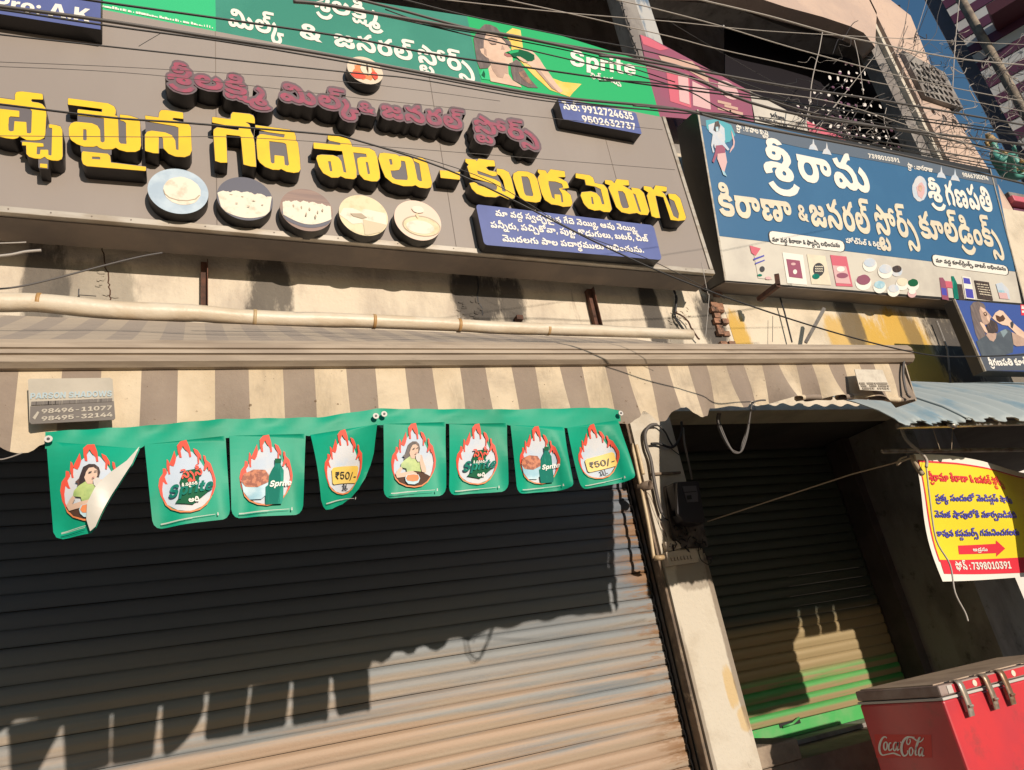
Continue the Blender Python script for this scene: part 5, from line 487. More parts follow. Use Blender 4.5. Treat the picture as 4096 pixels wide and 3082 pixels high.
m_reveal = mat('dusty_brown_cement_edge', (.24, .18, .13), .95, c2=(.13, .10, .08), scale=9, bump=1.0, bscale=28, grime=(.34, .28, .21), gscale=12, glo=.55, ghi=.7)
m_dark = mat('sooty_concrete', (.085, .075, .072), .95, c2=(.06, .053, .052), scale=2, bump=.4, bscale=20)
m_ceil = mat('grey_soffit_plaster', (.72, .68, .69), .95, c2=(.60, .56, .57), scale=2, bump=.3, bscale=20)
m_conc = mat('old_grey_concrete', (.30, .28, .26), .9, c2=(.2, .18, .17), scale=5, stretch=(1, 1, .4), bump=.6, bscale=25, grime=(.09, .08, .07), gscale=8, glo=.55, ghi=.72)
m_peach = mat('faded_peach_paint', (.60, .45, .36), .9, c2=(.50, .38, .32), scale=1.6, bump=.4, bscale=30, grime=(.26, .2, .17), gscale=4, glo=.58, ghi=.8, gstretch=(1.5, 1, .5))
m_step = mat('worn_cement_step', (.36, .29, .22), .95, c2=(.22, .17, .13), scale=4, bump=.6, bscale=35)
m_road = mat('dusty_asphalt', (.07, .062, .055), .95, c2=(.12, .10, .08), scale=1.5, bump=.5, bscale=20)
def shutter_extra(n, l, geo, noise, ramp, mix, cur):
    s = sep(n, l, geo)
    oi = n.new('ShaderNodeObjectInfo')
    st = noise(1.3, (.35, 1, 9), 4, .6)
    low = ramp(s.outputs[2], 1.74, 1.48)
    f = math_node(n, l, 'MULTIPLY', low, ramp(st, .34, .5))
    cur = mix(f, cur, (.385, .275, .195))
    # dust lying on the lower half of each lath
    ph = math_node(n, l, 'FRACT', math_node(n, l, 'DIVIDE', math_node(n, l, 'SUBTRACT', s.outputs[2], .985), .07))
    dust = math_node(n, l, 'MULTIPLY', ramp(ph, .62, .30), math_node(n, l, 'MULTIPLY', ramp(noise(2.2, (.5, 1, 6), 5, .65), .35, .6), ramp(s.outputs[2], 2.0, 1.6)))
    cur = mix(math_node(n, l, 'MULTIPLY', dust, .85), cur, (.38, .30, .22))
    cur = mix(ramp(s.outputs[2], 1.75, 2.15), cur, (.135, .16, .195))  # upper laths coloured darker and bluer to deepen the shade under the awning
    ru = math_node(n, l, 'MULTIPLY', ramp(s.outputs[0], 2.05, 2.33), ramp(noise(9, (.5, 1, 3), 6, .7), .45, .6))
    return mix(ru, cur, (.25, .14, .07))
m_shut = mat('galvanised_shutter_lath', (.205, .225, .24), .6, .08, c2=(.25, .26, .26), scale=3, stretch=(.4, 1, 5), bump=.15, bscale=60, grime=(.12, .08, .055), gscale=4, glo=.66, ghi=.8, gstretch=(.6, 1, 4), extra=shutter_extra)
def green_extra(n, l, geo, noise, ramp, mix, cur):
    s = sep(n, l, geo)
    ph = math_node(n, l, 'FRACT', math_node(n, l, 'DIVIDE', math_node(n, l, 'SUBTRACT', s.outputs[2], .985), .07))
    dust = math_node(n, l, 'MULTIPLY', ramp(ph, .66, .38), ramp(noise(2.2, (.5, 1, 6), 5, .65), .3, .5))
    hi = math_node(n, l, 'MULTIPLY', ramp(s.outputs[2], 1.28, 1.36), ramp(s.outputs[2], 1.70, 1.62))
    cur = mix(ramp(s.outputs[2], 1.56, 1.66), cur, (.07, .085, .07))  # shade of the shop recess painted in: laths near black higher up
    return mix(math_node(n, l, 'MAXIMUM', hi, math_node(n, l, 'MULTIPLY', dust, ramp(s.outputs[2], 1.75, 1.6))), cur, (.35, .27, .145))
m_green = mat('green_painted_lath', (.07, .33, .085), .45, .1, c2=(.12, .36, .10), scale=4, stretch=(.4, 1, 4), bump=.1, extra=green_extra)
m_greenbar = mat('green_painted_bar', (.06, .40, .10), .45, .0, c2=(.14, .40, .14), scale=5, grime=(.30, .20, .11), gscale=7, glo=.6, ghi=.7)
m_panel = mat('grey_composite_panel', (.305, .262, .232), .5, .0, c2=(.28, .238, .21), scale=1.2, stretch=(1, 1, .3), grime=(.22, .18, .14), gscale=3.5, glo=.62, ghi=.9, gstretch=(1, 1, .4), bump=.05, bscale=8)
m_trim = mat('pale_aluminium_trim', (.44, .40, .34), .45, .3, c2=(.33, .28, .22), scale=6, stretch=(1, 1, 4))
m_soffit = mat('dusty_tin_underside', (.16, .135, .12), .8, .1, c2=(.22, .18, .15), scale=3)
m_black = mat('black_sign_side', (.012, .011, .012), .45, c2=(.03, .026, .024), scale=9, lo=.55, hi=.8)
m_letback = mat('grey_letter_backing', (.12, .105, .11), .5)
m_yel = mat('yellow_acrylic', (.86, .56, .018), .35, c2=(.80, .50, .02), scale=5, coat=.2)
m_pinkback = mat('faded_grey_pink_acrylic', (.145, .085, .10), .5, c2=(.115, .095, .10), scale=22)
m_pinklet = mat('faded_crimson_vinyl', (.34, .055, .10), .5, c2=(.19, .07, .10), scale=26, lo=.35, hi=.7)
m_bluebox = mat('periwinkle_sign_face', (.115, .145, .36), .35, c2=(.10, .125, .31), scale=3)
m_white = mat('white_print', (.80, .77, .70), .5)
m_cream = mat('cream_print', (.74, .66, .50), .5, c2=(.66, .59, .46), scale=9)
m_navy = mat('blue_flex_print', (.028, .125, .27), .4, c2=(.035, .14, .29), scale=1.5, coat=.1)
m_navytop = mat('slate_flex_print', (.105, .135, .18), .4)
m_flexw = mat('pale_flex_print', (.62, .58, .50), .45, c2=(.52, .48, .42), scale=2.5)
m_gban = mat('bottle_green_flex', (.035, .235, .165), .4, c2=(.045, .27, .19), scale=2, coat=.1)
m_gban2 = mat('bright_green_flex', (.012, .42, .13), .4, coat=.1)
m_gban3 = mat('leaf_green_flex', (.03, .50, .20), .4, coat=.1)
m_flag = mat('green_plastic_flag', (.005, .34, .205), .45, c2=(.006, .28, .16), scale=5, spec=.2)
m_flagback = mat('white_plastic_back', (.55, .52, .46), .4)
m_red = mat('flame_red_print', (.72, .085, .05), .55, spec=.3)
m_orange = mat('orange_print', (.72, .24, .09), .55, spec=.3)
m_pale = mat('pale_blue_print', (.50, .58, .68), .55, c2=(.62, .62, .63), scale=12, spec=.3)
m_skin = mat('skin_print', (.62, .43, .32), .55, c2=(.50, .31, .21), scale=14, lo=.38, hi=.62)
m_hair = mat('dark_hair_print', (.035, .02, .018), .5, c2=(.13, .07, .05), scale=30, stretch=(3, 1, .6), lo=.5, hi=.7)
m_lime = mat('lime_print', (.46, .56, .20), .5, c2=(.28, .40, .13), scale=26)
m_dgreen = mat('dark_green_print', (.01, .11, .05), .6, spec=.1)
m_teal = mat('teal_bottle_print', (.008, .17, .125), .6, spec=.08, c2=(.03, .30, .22), scale=22, stretch=(2.5, 1, .5), lo=.5, hi=.65)
m_brown = mat('brown_print', (.09, .045, .03), .6, spec=.15)
m_bowl = mat('blue_bowl_print', (.28, .50, .60), .5, c2=(.50, .66, .72), scale=20)
m_ylab = mat('yellow_label_print', (.80, .52, .08), .5, c2=(.82, .58, .16), scale=10)
m_ink = mat('dark_ink_print', (.03, .03, .035), .5)
m_mag = mat('maroon_flex', (.30, .07, .13), .45, c2=(.26, .08, .13), scale=2)
m_pink = mat('rose_flex', (.60, .12, .17), .45)
m_palepink = mat('pale_pink_flex', (.66, .42, .42), .45)
m_metal = mat('aged_zinc', (.35, .33, .30), .4, .7, c2=(.2, .16, .12), scale=15)
m_rust = mat('rusty_angle_iron', (.13, .055, .035), .85, c2=(.07, .035, .025), scale=20, bump=.4)
m_pvc = mat('yellowed_pvc', (.62, .50, .32), .45, c2=(.45, .32, .18), scale=8)
m_wrap = mat('cream_plastic_wrap', (.66, .58, .46), .42, c2=(.58, .48, .35), scale=5, stretch=(1, 1, 2.5), grime=(.30, .15, .06), gscale=6, glo=.63, ghi=.78, bump=.3, bscale=25)
m_rubber = mat('black_cable', (.018, .017, .018), .5)
m_cable = mat('grey_cable', (.10, .09, .085), .55)
m_cablel = mat('pale_cable', (.42, .38, .34), .5)
m_rope = mat('jute_rope', (.45, .36, .26), .9)
m_meter = mat('black_meter_case', (.022, .019, .026), .5)
m_mwin = mat('grey_meter_window', (.12, .11, .12), .4)
m_board = mat('white_switch_plastic', (.58, .50, .40), .5, grime=(.25, .2, .15), gscale=9, glo=.6, ghi=.75)
m_wood = mat('charred_meter_board', (.14, .12, .11), .9, c2=(.035, .03, .03), scale=9, bump=.6)
m_fred = mat('red_freezer_paint', (.62, .045, .055), .35, c2=(.54, .045, .06), scale=3, coat=.3, grime=(.30, .06, .06), gscale=5, glo=.52, ghi=.78, bump=.12, bscale=6)
m_fgrey = mat('grey_freezer_lid', (.36, .28, .25), .6, c2=(.25, .17, .15), scale=6)
m_ftop = mat('dusty_freezer_top', (.48, .37, .28), .8, c2=(.34, .25, .19), scale=4)
m_gasket = mat('white_gasket_strip', (.55, .52, .48), .5)
m_latch = mat('worn_steel_latch', (.45, .40, .34), .4, .5, c2=(.28, .17, .10), scale=14)
m_logo = mat('silver_white_logo', (.85, .83, .80), .4)
m_roof = mat('pale_blue_roof_sheet', (.37, .42, .42), .6, c2=(.20, .31, .38), scale=2.2, stretch=(2.6, 1, 1), lo=.5, hi=.66, grime=(.22, .24, .24), gscale=6, glo=.62, ghi=.8)
m_byel = mat('yellow_banner_print', (.84, .66, .025), .5)
m_bred = mat('red_banner_print', (.72, .025, .05), .5)
m_bblue = mat('blue_banner_ink', (.06, .06, .42), .5)
m_purple = mat('purple_painted_board', (.13, .04, .095), .6)
m_lilac = mat('pale_grey_board', (.72, .74, .75), .6)
m_slab = mat('dark_slate_paint', (.09, .09, .12), .8, c2=(.07, .07, .09), scale=4)
m_statue = mat('sea_green_statue_paint', (.10, .36, .30), .5)
m_gold = mat('gold_statue_paint', (.55, .36, .15), .5)
m_far = mat('pale_far_plaster', (.70, .66, .62), .9)
def stripes_extra(n, l, geo, noise, ramp, mix, cur):
    s = sep(n, l, geo)
    ph = math_node(n, l, 'FRACT', math_node(n, l, 'DIVIDE', math_node(n, l, 'ADD', s.outputs[0], .106+.154*40), .154))
    f = math_node(n, l, 'LESS_THAN', ph, .485)
    dk = mix(ramp(noise(5, (1, 1, 1), 7, .7), .4, .7), (.27, .21, .165), (.31, .245, .19))
    cur = mix(f, cur, dk)
    cur = mix(math_node(n, l, 'MULTIPLY', ramp(noise(7, (1, 1, .3), 7, .75), .48, .68), .45), cur, (.21, .17, .13))
    return mix(ramp(noise(60, (1, 1, 1), 3, .6), .68, .74), cur, (.14, .09, .05))
m_awn = mat('striped_awning_canvas', (.66, .545, .39), .85, c2=(.53, .425, .29), scale=3, bump=.25, bscale=60, grime=(.34, .275, .205), gscale=2.6, glo=.46, ghi=.78, gstretch=(.8, 1, 1.6), extra=stripes_extra)
m_awntop = mat('dusty_canvas_top', (.46, .38, .29), .9, c2=(.40, .33, .26), scale=3, bump=.2, bscale=60, extra=lambda n, l, geo, noise, ramp, mix, cur: mix(math_node(n, l, 'LESS_THAN', math_node(n, l, 'FRACT', math_node(n, l, 'DIVIDE', math_node(n, l, 'ADD', sep(n, l, geo).outputs[0], .106+.154*40), .154)), .485), cur, (.36, .30, .245)))
m_awnbar = mat('dusty_awning_bar', (.42, .34, .255), .6, c2=(.30, .235, .175), scale=6, stretch=(.5, 1, 5), grime=(.12, .09, .07), gscale=10, glo=.6, ghi=.75, gstretch=(.4, 1, 4))
m_stick = mat('grey_sticker', (.45, .40, .32), .5, c2=(.38, .34, .27), scale=8)
m_stickd = mat('dark_sticker_band', (.12, .10, .085), .5)
m_sbl = mat('faded_blue_print', (.36, .45, .48), .5)

# ------------------------------------------------------------------ SETTING
g = structure(build('ground', [(-400, -400, 0), (400, -400, 0), (400, 400, 0), (-400, 400, 0)], [(0, 1, 2, 3)], m_road))
g['label'] = 'dusty asphalt street'
structure(box('plinth', -6, 2.34, 3.2, 6.5, .004, .93, m_step))
structure(box('shop_floor', 2.345, 14, 3.60, 6.5, .004, .93, m_step))
# main wall above the shops
PW = 3.355
bld = thing('shop_building', (1, PW, 0), 'old shop building with stained cream lintel wall and whitewashed pillar between its shutters', 'building')
box('lintel_wall', -4, 3.36, PW, 3.6, 2.95, 5.08, m_wall, bld)
box('lintel_wall', 3.363, 9.5, PW, 3.6, 2.95, 5.08, m_wall2, bld, label='yellow washed stretch of wall')
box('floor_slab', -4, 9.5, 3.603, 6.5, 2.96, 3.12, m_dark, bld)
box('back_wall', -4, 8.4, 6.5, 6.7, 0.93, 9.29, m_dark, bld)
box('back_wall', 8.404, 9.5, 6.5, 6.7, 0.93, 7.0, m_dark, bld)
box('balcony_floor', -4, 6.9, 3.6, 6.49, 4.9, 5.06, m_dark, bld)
box('ceiling_slab', -4, 6.3, 3.6, 6.49, 9.3, 9.5, m_ceil, bld)
box('ceiling_slab', 6.305, 7.5, 3.6, 4.56, 9.3, 9.5, m_ceil, bld)
box('ceiling_beam', 2.5, 2.8, 3.62, 6.4, 8.9, 9.297, m_ceil, bld)
box('upper_parapet', -4, 6.93, 3.47, 3.58, 7.505, 9.6, m_peach, bld)
# pillar between the two shutters, its left reveal is rough brown cement
box('pillar', 2.372, 2.665, PW+.004, 3.597, .006, 2.95, m_pillar, bld)
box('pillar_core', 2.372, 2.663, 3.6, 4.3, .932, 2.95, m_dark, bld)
box('cement_reveal', 2.352, 2.369, PW+.02, 3.595, .006, 2.95, m_reveal, bld, bevel=.004)
box('pillar', 4.86, 5.3, 3.42, 4.3, .93, 2.95, m_conc, bld, label='rough grey concrete pillar')
box('pillar', -2.6, -2.2, PW+.004, 4.3, .93, 2.95, m_pillar, bld)
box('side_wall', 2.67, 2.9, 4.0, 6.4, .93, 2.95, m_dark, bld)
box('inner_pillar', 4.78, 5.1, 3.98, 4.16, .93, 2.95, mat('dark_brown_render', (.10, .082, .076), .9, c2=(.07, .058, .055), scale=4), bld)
# broken brick column between the two sign boards
b = MB()
for k in range(44):
    z = 3.05+k*.044
    for j in range(2):
        w = .06; x = 3.215+j*.065+(k % 2)*.02+random.uniform(-.006, .006)
        if x+w > 3.36 or random.random() < .25: continue
        d = random.uniform(0.0, .03)
        b.box(x, x+w-.008, PW-.012-d, PW-.001, z, z+.036)
b.build('broken_brickwork', m_brick, bld)['kind'] = 'stuff'
# arched upper fascia and the moulded column
A = Plane((0, 3.40, 0))
arc = [(2700, -260), (3010, -40), (3110, 40), (3230, 65), (3330, 85), (3420, 110), (3470, 140), (3500, 190), (3540, 260), (3560, 260), (3560, -260)]
pxpoly('arched_fascia', [(2650, -60), (2900, -50), (3010, -15), (3140, 28), (3290, 68), (3400, 105), (3455, 132), (3490, 175), (3500, 190), (3520, -200), (2600, -400)], A, .0, .16, m_peach, bld)
pxpoly('fascia_soffit', [(2650, 0), (2900, 20), (3010, 60), (3140, 110), (3290, 150), (3400, 165), (3455, 178), (3500, 240), (3500, 150), (3400, 60), (2900, -40), (2600, -80)], Plane((0, 3.62, 0)), .0, .2, m_conc, bld)
def strip(name, x0, x1, y0, m, z0=4.9, z1=9.6): return box(name, x0, x1, y0, 3.6, z0, z1, m, bld)
strip('column_shaft', 6.62, 6.79, 3.46, m_conc); strip('column_rib', 6.793, 6.84, 3.41, m_pillar); strip('column_shaft', 6.843, 6.90, 3.45, m_conc); strip('column_rib', 6.903, 6.932, 3.40, m_peach)
# cream end wall with its pierced grille and row of round drain holes
GW = Plane((0, 3.42, 0))
zr = [6.36]; holes = []
def ell(cx, cz, a, b_, n=14, rot=0): return [(cx+a*math.cos(t*2*math.pi/n)*math.cos(rot)-b_*math.sin(t*2*math.pi/n)*math.sin(rot), cz+a*math.cos(t*2*math.pi/n)*math.sin(rot)+b_*math.sin(t*2*math.pi/n)*math.cos(rot)) for t in range(n)]
HX = [(7.10, 6.34), (7.25, 6.29), (7.40, 6.26), (7.53, 6.22)]
L = [[(6.935, 4.9), (7.66, 4.9), (7.58, 5.6), (7.44, 6.4), (7.5, 7.2), (7.6, 7.9), (6.935, 8.4)]]+[ell(x, z, .032, .045) for x, z in HX]
L.append([(7.02, 6.50), (7.57, 6.46), (7.57, 6.95), (7.02, 7.12)])
loops('end_wall', L, GW, 0, .12, m_peach, bld)
box('hole_backing', 6.94, 7.6, 3.66, 3.72, 6.0, 7.3, m_dark, bld)
L = [[(7.0, 6.49), (7.58, 6.44), (7.58, 6.96), (7.0, 7.14)]]
for r in range(5):
    for c_ in range(7):
        x = 7.05+c_*.078+(r % 2)*.035; z = 6.53+r*.105-(x-7)*.05
        if x < 7.54 and z < 7.04-(x-7.0)*.25: L.append(ell(x, z, .027, .042, 10, .3))
loops('pierced_grille', L, Plane((0, 3.37, 0)), 0, .06, m_conc, bld)
# pierced screen in the right bay of the balcony
JP = Plane((0, 3.98, 0))
L = [[JP.st(JP.hit(x, y)) for x, y in ((2900, 520), (2900, 100), (3290, 60), (3420, 40), (3600, 20), (3720, 640), (3560, 680), (3300, 630), (3000, 580))]]
for r in range(16):
    for c_ in range(17):
        cx_ = 3165+c_*31+(r % 2)*15+random.uniform(-5, 5); cy_ = 175+r*31+c_*3+random.uniform(-5, 5)
        zt = 400-(cx_-3180)*.85 if cx_ < 3500 else 130
        if cy_ < zt+28 or cy_ > 600 or cx_ > 3540+(cy_-120)*.30 or cx_ < 3175 or random.random() < .14: continue
        p = JP.st(JP.hit(cx_, cy_)); L.append(ell(p[0], p[1], .021+random.uniform(-.004, .008), .050+random.uniform(-.012, .014), 9, -.75+random.uniform(-.3, .3)))
loops('pierced_screen', L, JP, 0, .015, mat('black_stone_screen', (.016, .014, .018), .9, spec=.1), bld)
box('back_wall', -4, 6.15, 4.7, 4.8, 5.07, 9.29, m_conc, bld)
# slim stained column on the balcony
cs = thing('balcony_column', (3.45, 3.6, 5.06), 'slim stained column with flaking blue paint above the green flex banner', 'column')
box('shaft', 3.42, 3.60, 3.50, 3.66, 5.065, 7.5, m_conc, cs, bevel=.01)
box('pipe_casing', 3.605, 3.78, 3.52, 3.66, 5.065, 7.5, mat('flaking_blue_white_paint', (.45, .45, .44), .8, c2=(.10, .16, .24), scale=7, stretch=(1, 1, .3), lo=.45, hi=.58), cs, bevel=.01)
bm_ = MB()
for k in range(26):
    z = 5.1+k*.08; bm_.tube([(3.42+random.uniform(-.01, .01), 3.49, z), (3.40+random.uniform(-.02, .02), 3.47, z+.05), (3.43, 3.485, z+.09)], .006, 5)
bm_.build('frayed_cable', m_rubber, cs)

# ------------------------------------------------------------------ neighbouring striped building
dv = Vector((-.407, .913, 0)).normalized(); nv = Vector((-.913, -.407, 0)).normalized()
B0 = Vector((9.5, 3.96, 0))
stb = thing('striped_building', (9.5, 3.96, 0), 'neighbouring building clad in purple and pale grey boards behind the wire tangle', 'building')
def bwbox(name, t0, t1, o0, o1, z0, z1, m):
    v = [B0+dv*t+nv*o+Vector((0, 0, z)) for t in (t0, t1) for o in (o0, o1) for z in (z0, z1)]
    return build(name, v, BOXF, m, stb)
bme = {}
for k in range(58):
    z = 5.2+k*.145
    m_ = m_purple if k % 2 else m_lilac
    key = k % 2
    v = [B0+dv*t+nv*o+Vector((0, 0, zz)) for t in (-3.4, -.10) for o in (0, .03+.012*(k % 2)) for zz in (z, z+.140)]
    build('board', v, BOXF, m_, stb)
bwbox('backing_wall', -3.4, -.10, -.25, -.01, .0, 13.6, m_slab)
bwbox('corner_slab', -.097, .06, -.25, .12, 0, 12.5, m_slab)
bwbox('ledge', -1.6, -.45, .05, .45, 8.35, 8.52, mat('maroon_ledge_paint', (.12, .035, .05), .6))
pp = MB(); pp.tube([B0+dv*(-.28)+nv*.18+Vector((0, 0, z)) for z in (4.5, 7, 9.5, 12)], .055, 10); pp.build('drain_pipe', mat('stained_tan_pipe', (.30, .25, .19), .8, c2=(.15, .12, .1), scale=8), stb, True)
fb = thing('far_building', (12, 7.4, 0), 'pale sunlit building glimpsed through the pierced screen', 'building')
box('wall', 9.7, 15.4, 7.4, 8.2, 0, 15.5, m_far, fb)
for k in range(16): box('string_course', 9.7, 15.4, 7.36, 7.395, 8.2+k*.45, 8.3+k*.45, m_purple, fb)
# purple temple ledge with the seated statue
tl = thing('temple_ledge', (8.2, 3.5, 0), 'purple moulded temple cornice at the right edge below the statue', 'cornice')
q = Plane((0, 3.5, 0))
x0 = at(3996, 790, 3.5).x
for dz, ex, m_ in ((0, .0, m_conc), (-.07, -.03, m_pink), (-.16, .05, m_purple), (-.34, -.02, m_mag), (-.46, .10, m_purple), (-.62, .03, m_mag), (-.86, .12, m_teal), (-.93, .02, m_purple), (-1.2, .15, m_slab)):
    zt = at(3996, 790, 3.5).z+dz
    box('moulding', x0+ex, x0+3, 3.4+ex, 4.2, zt-.075, zt-.002, m_, tl, bevel=.008)
box('temple_wall', x0+.2, x0+3, 3.75, 4.3, 0, 5.2, m_slab, tl)
# ------------------------------------------------------------------ SHUTTERS
def lath_mesh(name, x0, x1, m, seed):
    rr = random.Random(seed); NX = 46; dents = [(rr.uniform(x0, x1), rr.uniform(.05, .25), rr.uniform(-.003, .004)) for _ in range(6)]
    prof = [(0.0, 0.000), (-.004, .004), (-.004, .010), (-.007, .020), (-.0095, .033), (-.0095, .042), (-.0072, .054), (-.004, .063), (.002, .066), (.004, .0695)]
    v = []; f = []
    n = len(prof)
    for k in range(NX+1):
        x = x0+(x1-x0)*k/NX; d = sum(c*math.exp(-((x-a)/b)**2) for a, b, c in dents); sg_ = .0012*math.sin(x*2.1+seed)
        for y, z in prof: v.append((x, y+d*math.sin(z/.07*math.pi), z+sg_))
    for k in range(NX):
        for i in range(n-1): f.append((k*n+i, (k+1)*n+i, (k+1)*n+i+1, k*n+i+1))
    me = bpy.data.meshes.new(name); me.from_pydata(v, [], f); me.update(); me.polygons.foreach_set('use_smooth', [True]*len(f)); me.materials.append(m)
    return me
sh = thing('roller_shutter', (0, 3.5, .93), 'large closed grey and tan roller shutter of the milk shop left of the pillar', 'roller shutter')
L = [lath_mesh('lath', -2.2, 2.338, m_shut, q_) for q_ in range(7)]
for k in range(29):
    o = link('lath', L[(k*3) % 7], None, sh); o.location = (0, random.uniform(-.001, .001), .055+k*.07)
b = MB(); b.box(-2.2, 2.338, 3.485, 3.51, .935, .985); b.build('bottom_bar', m_metal, sh)
b = MB()
for z in [0.95+.07*i for i in range(28)]:   # scalloped lath ends and guide channel
    b.tube([(2.333, 3.482, z), (2.338, 3.476, z+.03), (2.333, 3.482, z+.065)], .006, 5)
b.box(2.341, 2.350, 3.44, 3.53, .935, 2.94); b.build('guide_rail', m_black, sh)
b = MB(); b.tube([(2.20, 3.455, .975), (2.215, 3.44, .99), (2.26, 3.44, .99)], .028, 8); b.build('padlock', m_pvc, sh, True)
gs = thing('roller_shutter', (3.8, 4.17, .93), 'green and tan roller shutter deep in the shaded shop right of the pillar', 'roller shutter')
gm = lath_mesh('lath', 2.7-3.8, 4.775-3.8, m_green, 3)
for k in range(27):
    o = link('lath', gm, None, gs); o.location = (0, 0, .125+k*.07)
box('bottom_bar', 2.7, 4.775, 4.155, 4.175, .965, 1.052, m_greenbar, gs)
a = at(3160, 2893, 4.15)
b = MB(); b.box(a.x-.09, a.x+.09, 4.150, 4.1535, a.z-.016, a.z+.012); b.build('handle_slot', m_black, gs)
b = MB(); b.tube([(a.x-.07, 4.148, a.z-.012), (a.x, 4.128, a.z-.004), (a.x+.085, 4.148, a.z+.018)], .008, 6); b.build('handle', m_greenbar, gs, True)
st = thing('cement_step', (3.0, 3.9, 0), 'worn cement step block under the green shutter', 'step')
box('block', 2.67, 3.06, 3.36, 3.99, .94, .985-.08, m_step, st) if False else None
a = at(3050, 2985, 3.6)
box('block', 2.67, at(3185, 2975, 3.6).x, 3.58, 4.12, .935, a.z, m_step, st, bevel=.01)
box('sill', 2.67, 4.9, 4.0, 4.2, .936, .962, m_conc, st)

# ------------------------------------------------------------------ AWNING
AY = 1.65
def barz(x): return 2.395+.027*x
aw = thing('retractable_awning', (.8, 1.65, 2.4), 'dusty cream and brown striped awning over the milk shop shutter', 'awning')
AX0, AX1 = -1.6, 2.44
# fabric: from the front bar up to the roller on the wall, slightly sagging
v = []; f = []; NX = 60; NY = 8
def fab(x, t):
    y = AY+.03+(3.19-AY-.03)*t; z = barz(x)+.052+(3.352-.052-barz(x))*t-.035*math.sin(math.pi*t)-.006*math.sin(x*9+1)*math.sin(math.pi*t)
    return (x, y, z)
for i in range(NX+1):
    x = AX0+(AX1-AX0)*i/NX
    for j in range(NY+1): v.append(fab(x, j/NY))
for i in range(NX):
    for j in range(NY):
        a = i*(NY+1)+j; f.append((a, a+NY+1, a+NY+2, a+1))
build('fabric_top', v, f, m_awntop, aw, True)
# front bar with rounded nose and two drawn grooves
prof = [(.035, .050), (.006, .050), (-.014, .044), (-.024, .030), (-.027, .018), (-.022, .016), (-.027, .013), (-.027, .004), (-.021, .002), (-.025, -.001), (-.022, -.014), (-.010, -.024), (.012, -.026), (.035, -.020)]
v = []; f = []; n = len(prof)
xs = [AX0, .2, 1.2, 2.0, 2.48]
for x in xs: v += [(x, AY+p[0], barz(x)+.012+p[1]) for p in prof]
for i in range(len(xs)-1):
    for j in range(n): f.append((i*n+j, (i+1)*n+j, (i+1)*n+(j+1) % n, i*n+(j+1) % n))
f.append(tuple(range(n))); f.append(tuple(range((len(xs)-1)*n, len(xs)*n))[::-1])
build('front_bar', v, f, m_awnbar, aw)
# valance with scalloped, curling lower edge
VP = [(-500, 1760), (-60, 1760), (0, 1775), (50, 1800), (90, 1812), (140, 1812), (200, 1780), (260, 1740), (400, 1755), (480, 1765), (600, 1715), (760, 1740), (900, 1700), (1050, 1720), (1200, 1690), (1350, 1700), (1480, 1660), (1600, 1690), (1750, 1650), (1900, 1690), (2050, 1650), (2200, 1690), (2350, 1660), (2470, 1690), (2500, 1698), (2530, 1680), (2565, 1645), (2600, 1652), (2640, 1677), (2670, 1676), (2700, 1640), (2735, 1630), (2780, 1660), (2810, 1671), (2845, 1660), (2872, 1622), (2930, 1620), (2985, 1638), (3005, 1612), (3080, 1603), (3142, 1600), (3170, 1597), (3262, 1588), (3350, 1590), (3450, 1586), (3540, 1590), (3600, 1600), (3645, 1598)]
VPW = [(at(x, y+(30 if 450 < x < 2440 else 0), AY-.005).x, at(x, y+(30 if 450 < x < 2440 else 0), AY-.005).z) for x, y in VP]
def vbot(x):
    for (a, c), (b_, d) in zip(VPW, VPW[1:]):
        if a <= x <= b_:
            t = (x-a)/(b_-a); t = t*t*(3-2*t); return c+(d-c)*t
    return VPW[0][1] if x < VPW[0][0] else VPW[-1][1]
v = []; f = []; NX = 420; NY = 7
for i in range(NX+1):
    x = AX0+(2.428-AX0)*i/NX
    zt = barz(x)-.008; zb = vbot(x)
    for j in range(NY+1):
        t = j/NY; z = zt+(zb-zt)*t
        r = .016*t*t*math.sin(x*2*math.pi/.21+.6)+.006*math.sin(x*37)*t
        if x > 1.3: r *= 1.6
        v.append((x+.012*t*math.sin(x*7), AY+.002+r, z))
for i in range(NX):
    for j in range(NY):
        a = i*(NY+1)+j; f.append((a, a+NY+1, a+NY+2, a+1))
build('valance', v, f, m_awn, aw, True)
# curled-up hem on the right half
b = MB()
for (x0, x1) in ((1.86, 2.02), (2.05, 2.20), (2.21, 2.41)):
    pts = []
    for i in range(7):
        x = x0+(x1-x0)*i/6; pts.append((x, AY+.016, vbot(x)+.008))
    b.tube(pts, .010, 6)
b.build('rolled_hem', m_awn, aw, True)
# end arm and end flap
b = MB(); b.bar((2.45, AY+.03, barz(2.4)), (2.45, 3.2, 3.33), .03, .03); b.bar((-1.5, AY+.03, barz(-1.5)), (-1.5, 3.2, 3.30), .03, .03); b.build('folding_arm', m_awnbar, aw)
b = MB()
v = [(2.445, AY+.0, barz(2.44)), (2.435, AY+.01, vbot(2.42)), (2.44, AY+.10, vbot(2.42)+.01), (2.45, AY+.20, barz(2.44)+.08)]
build('end_flap', v+[(x+.006, y, z) for x, y, z in v], [(0, 1, 2, 3), (7, 6, 5, 4), (0, 4, 5, 1), (1, 5, 6, 2), (2, 6, 7, 3), (3, 7, 4, 0)], m_awnbar, aw)
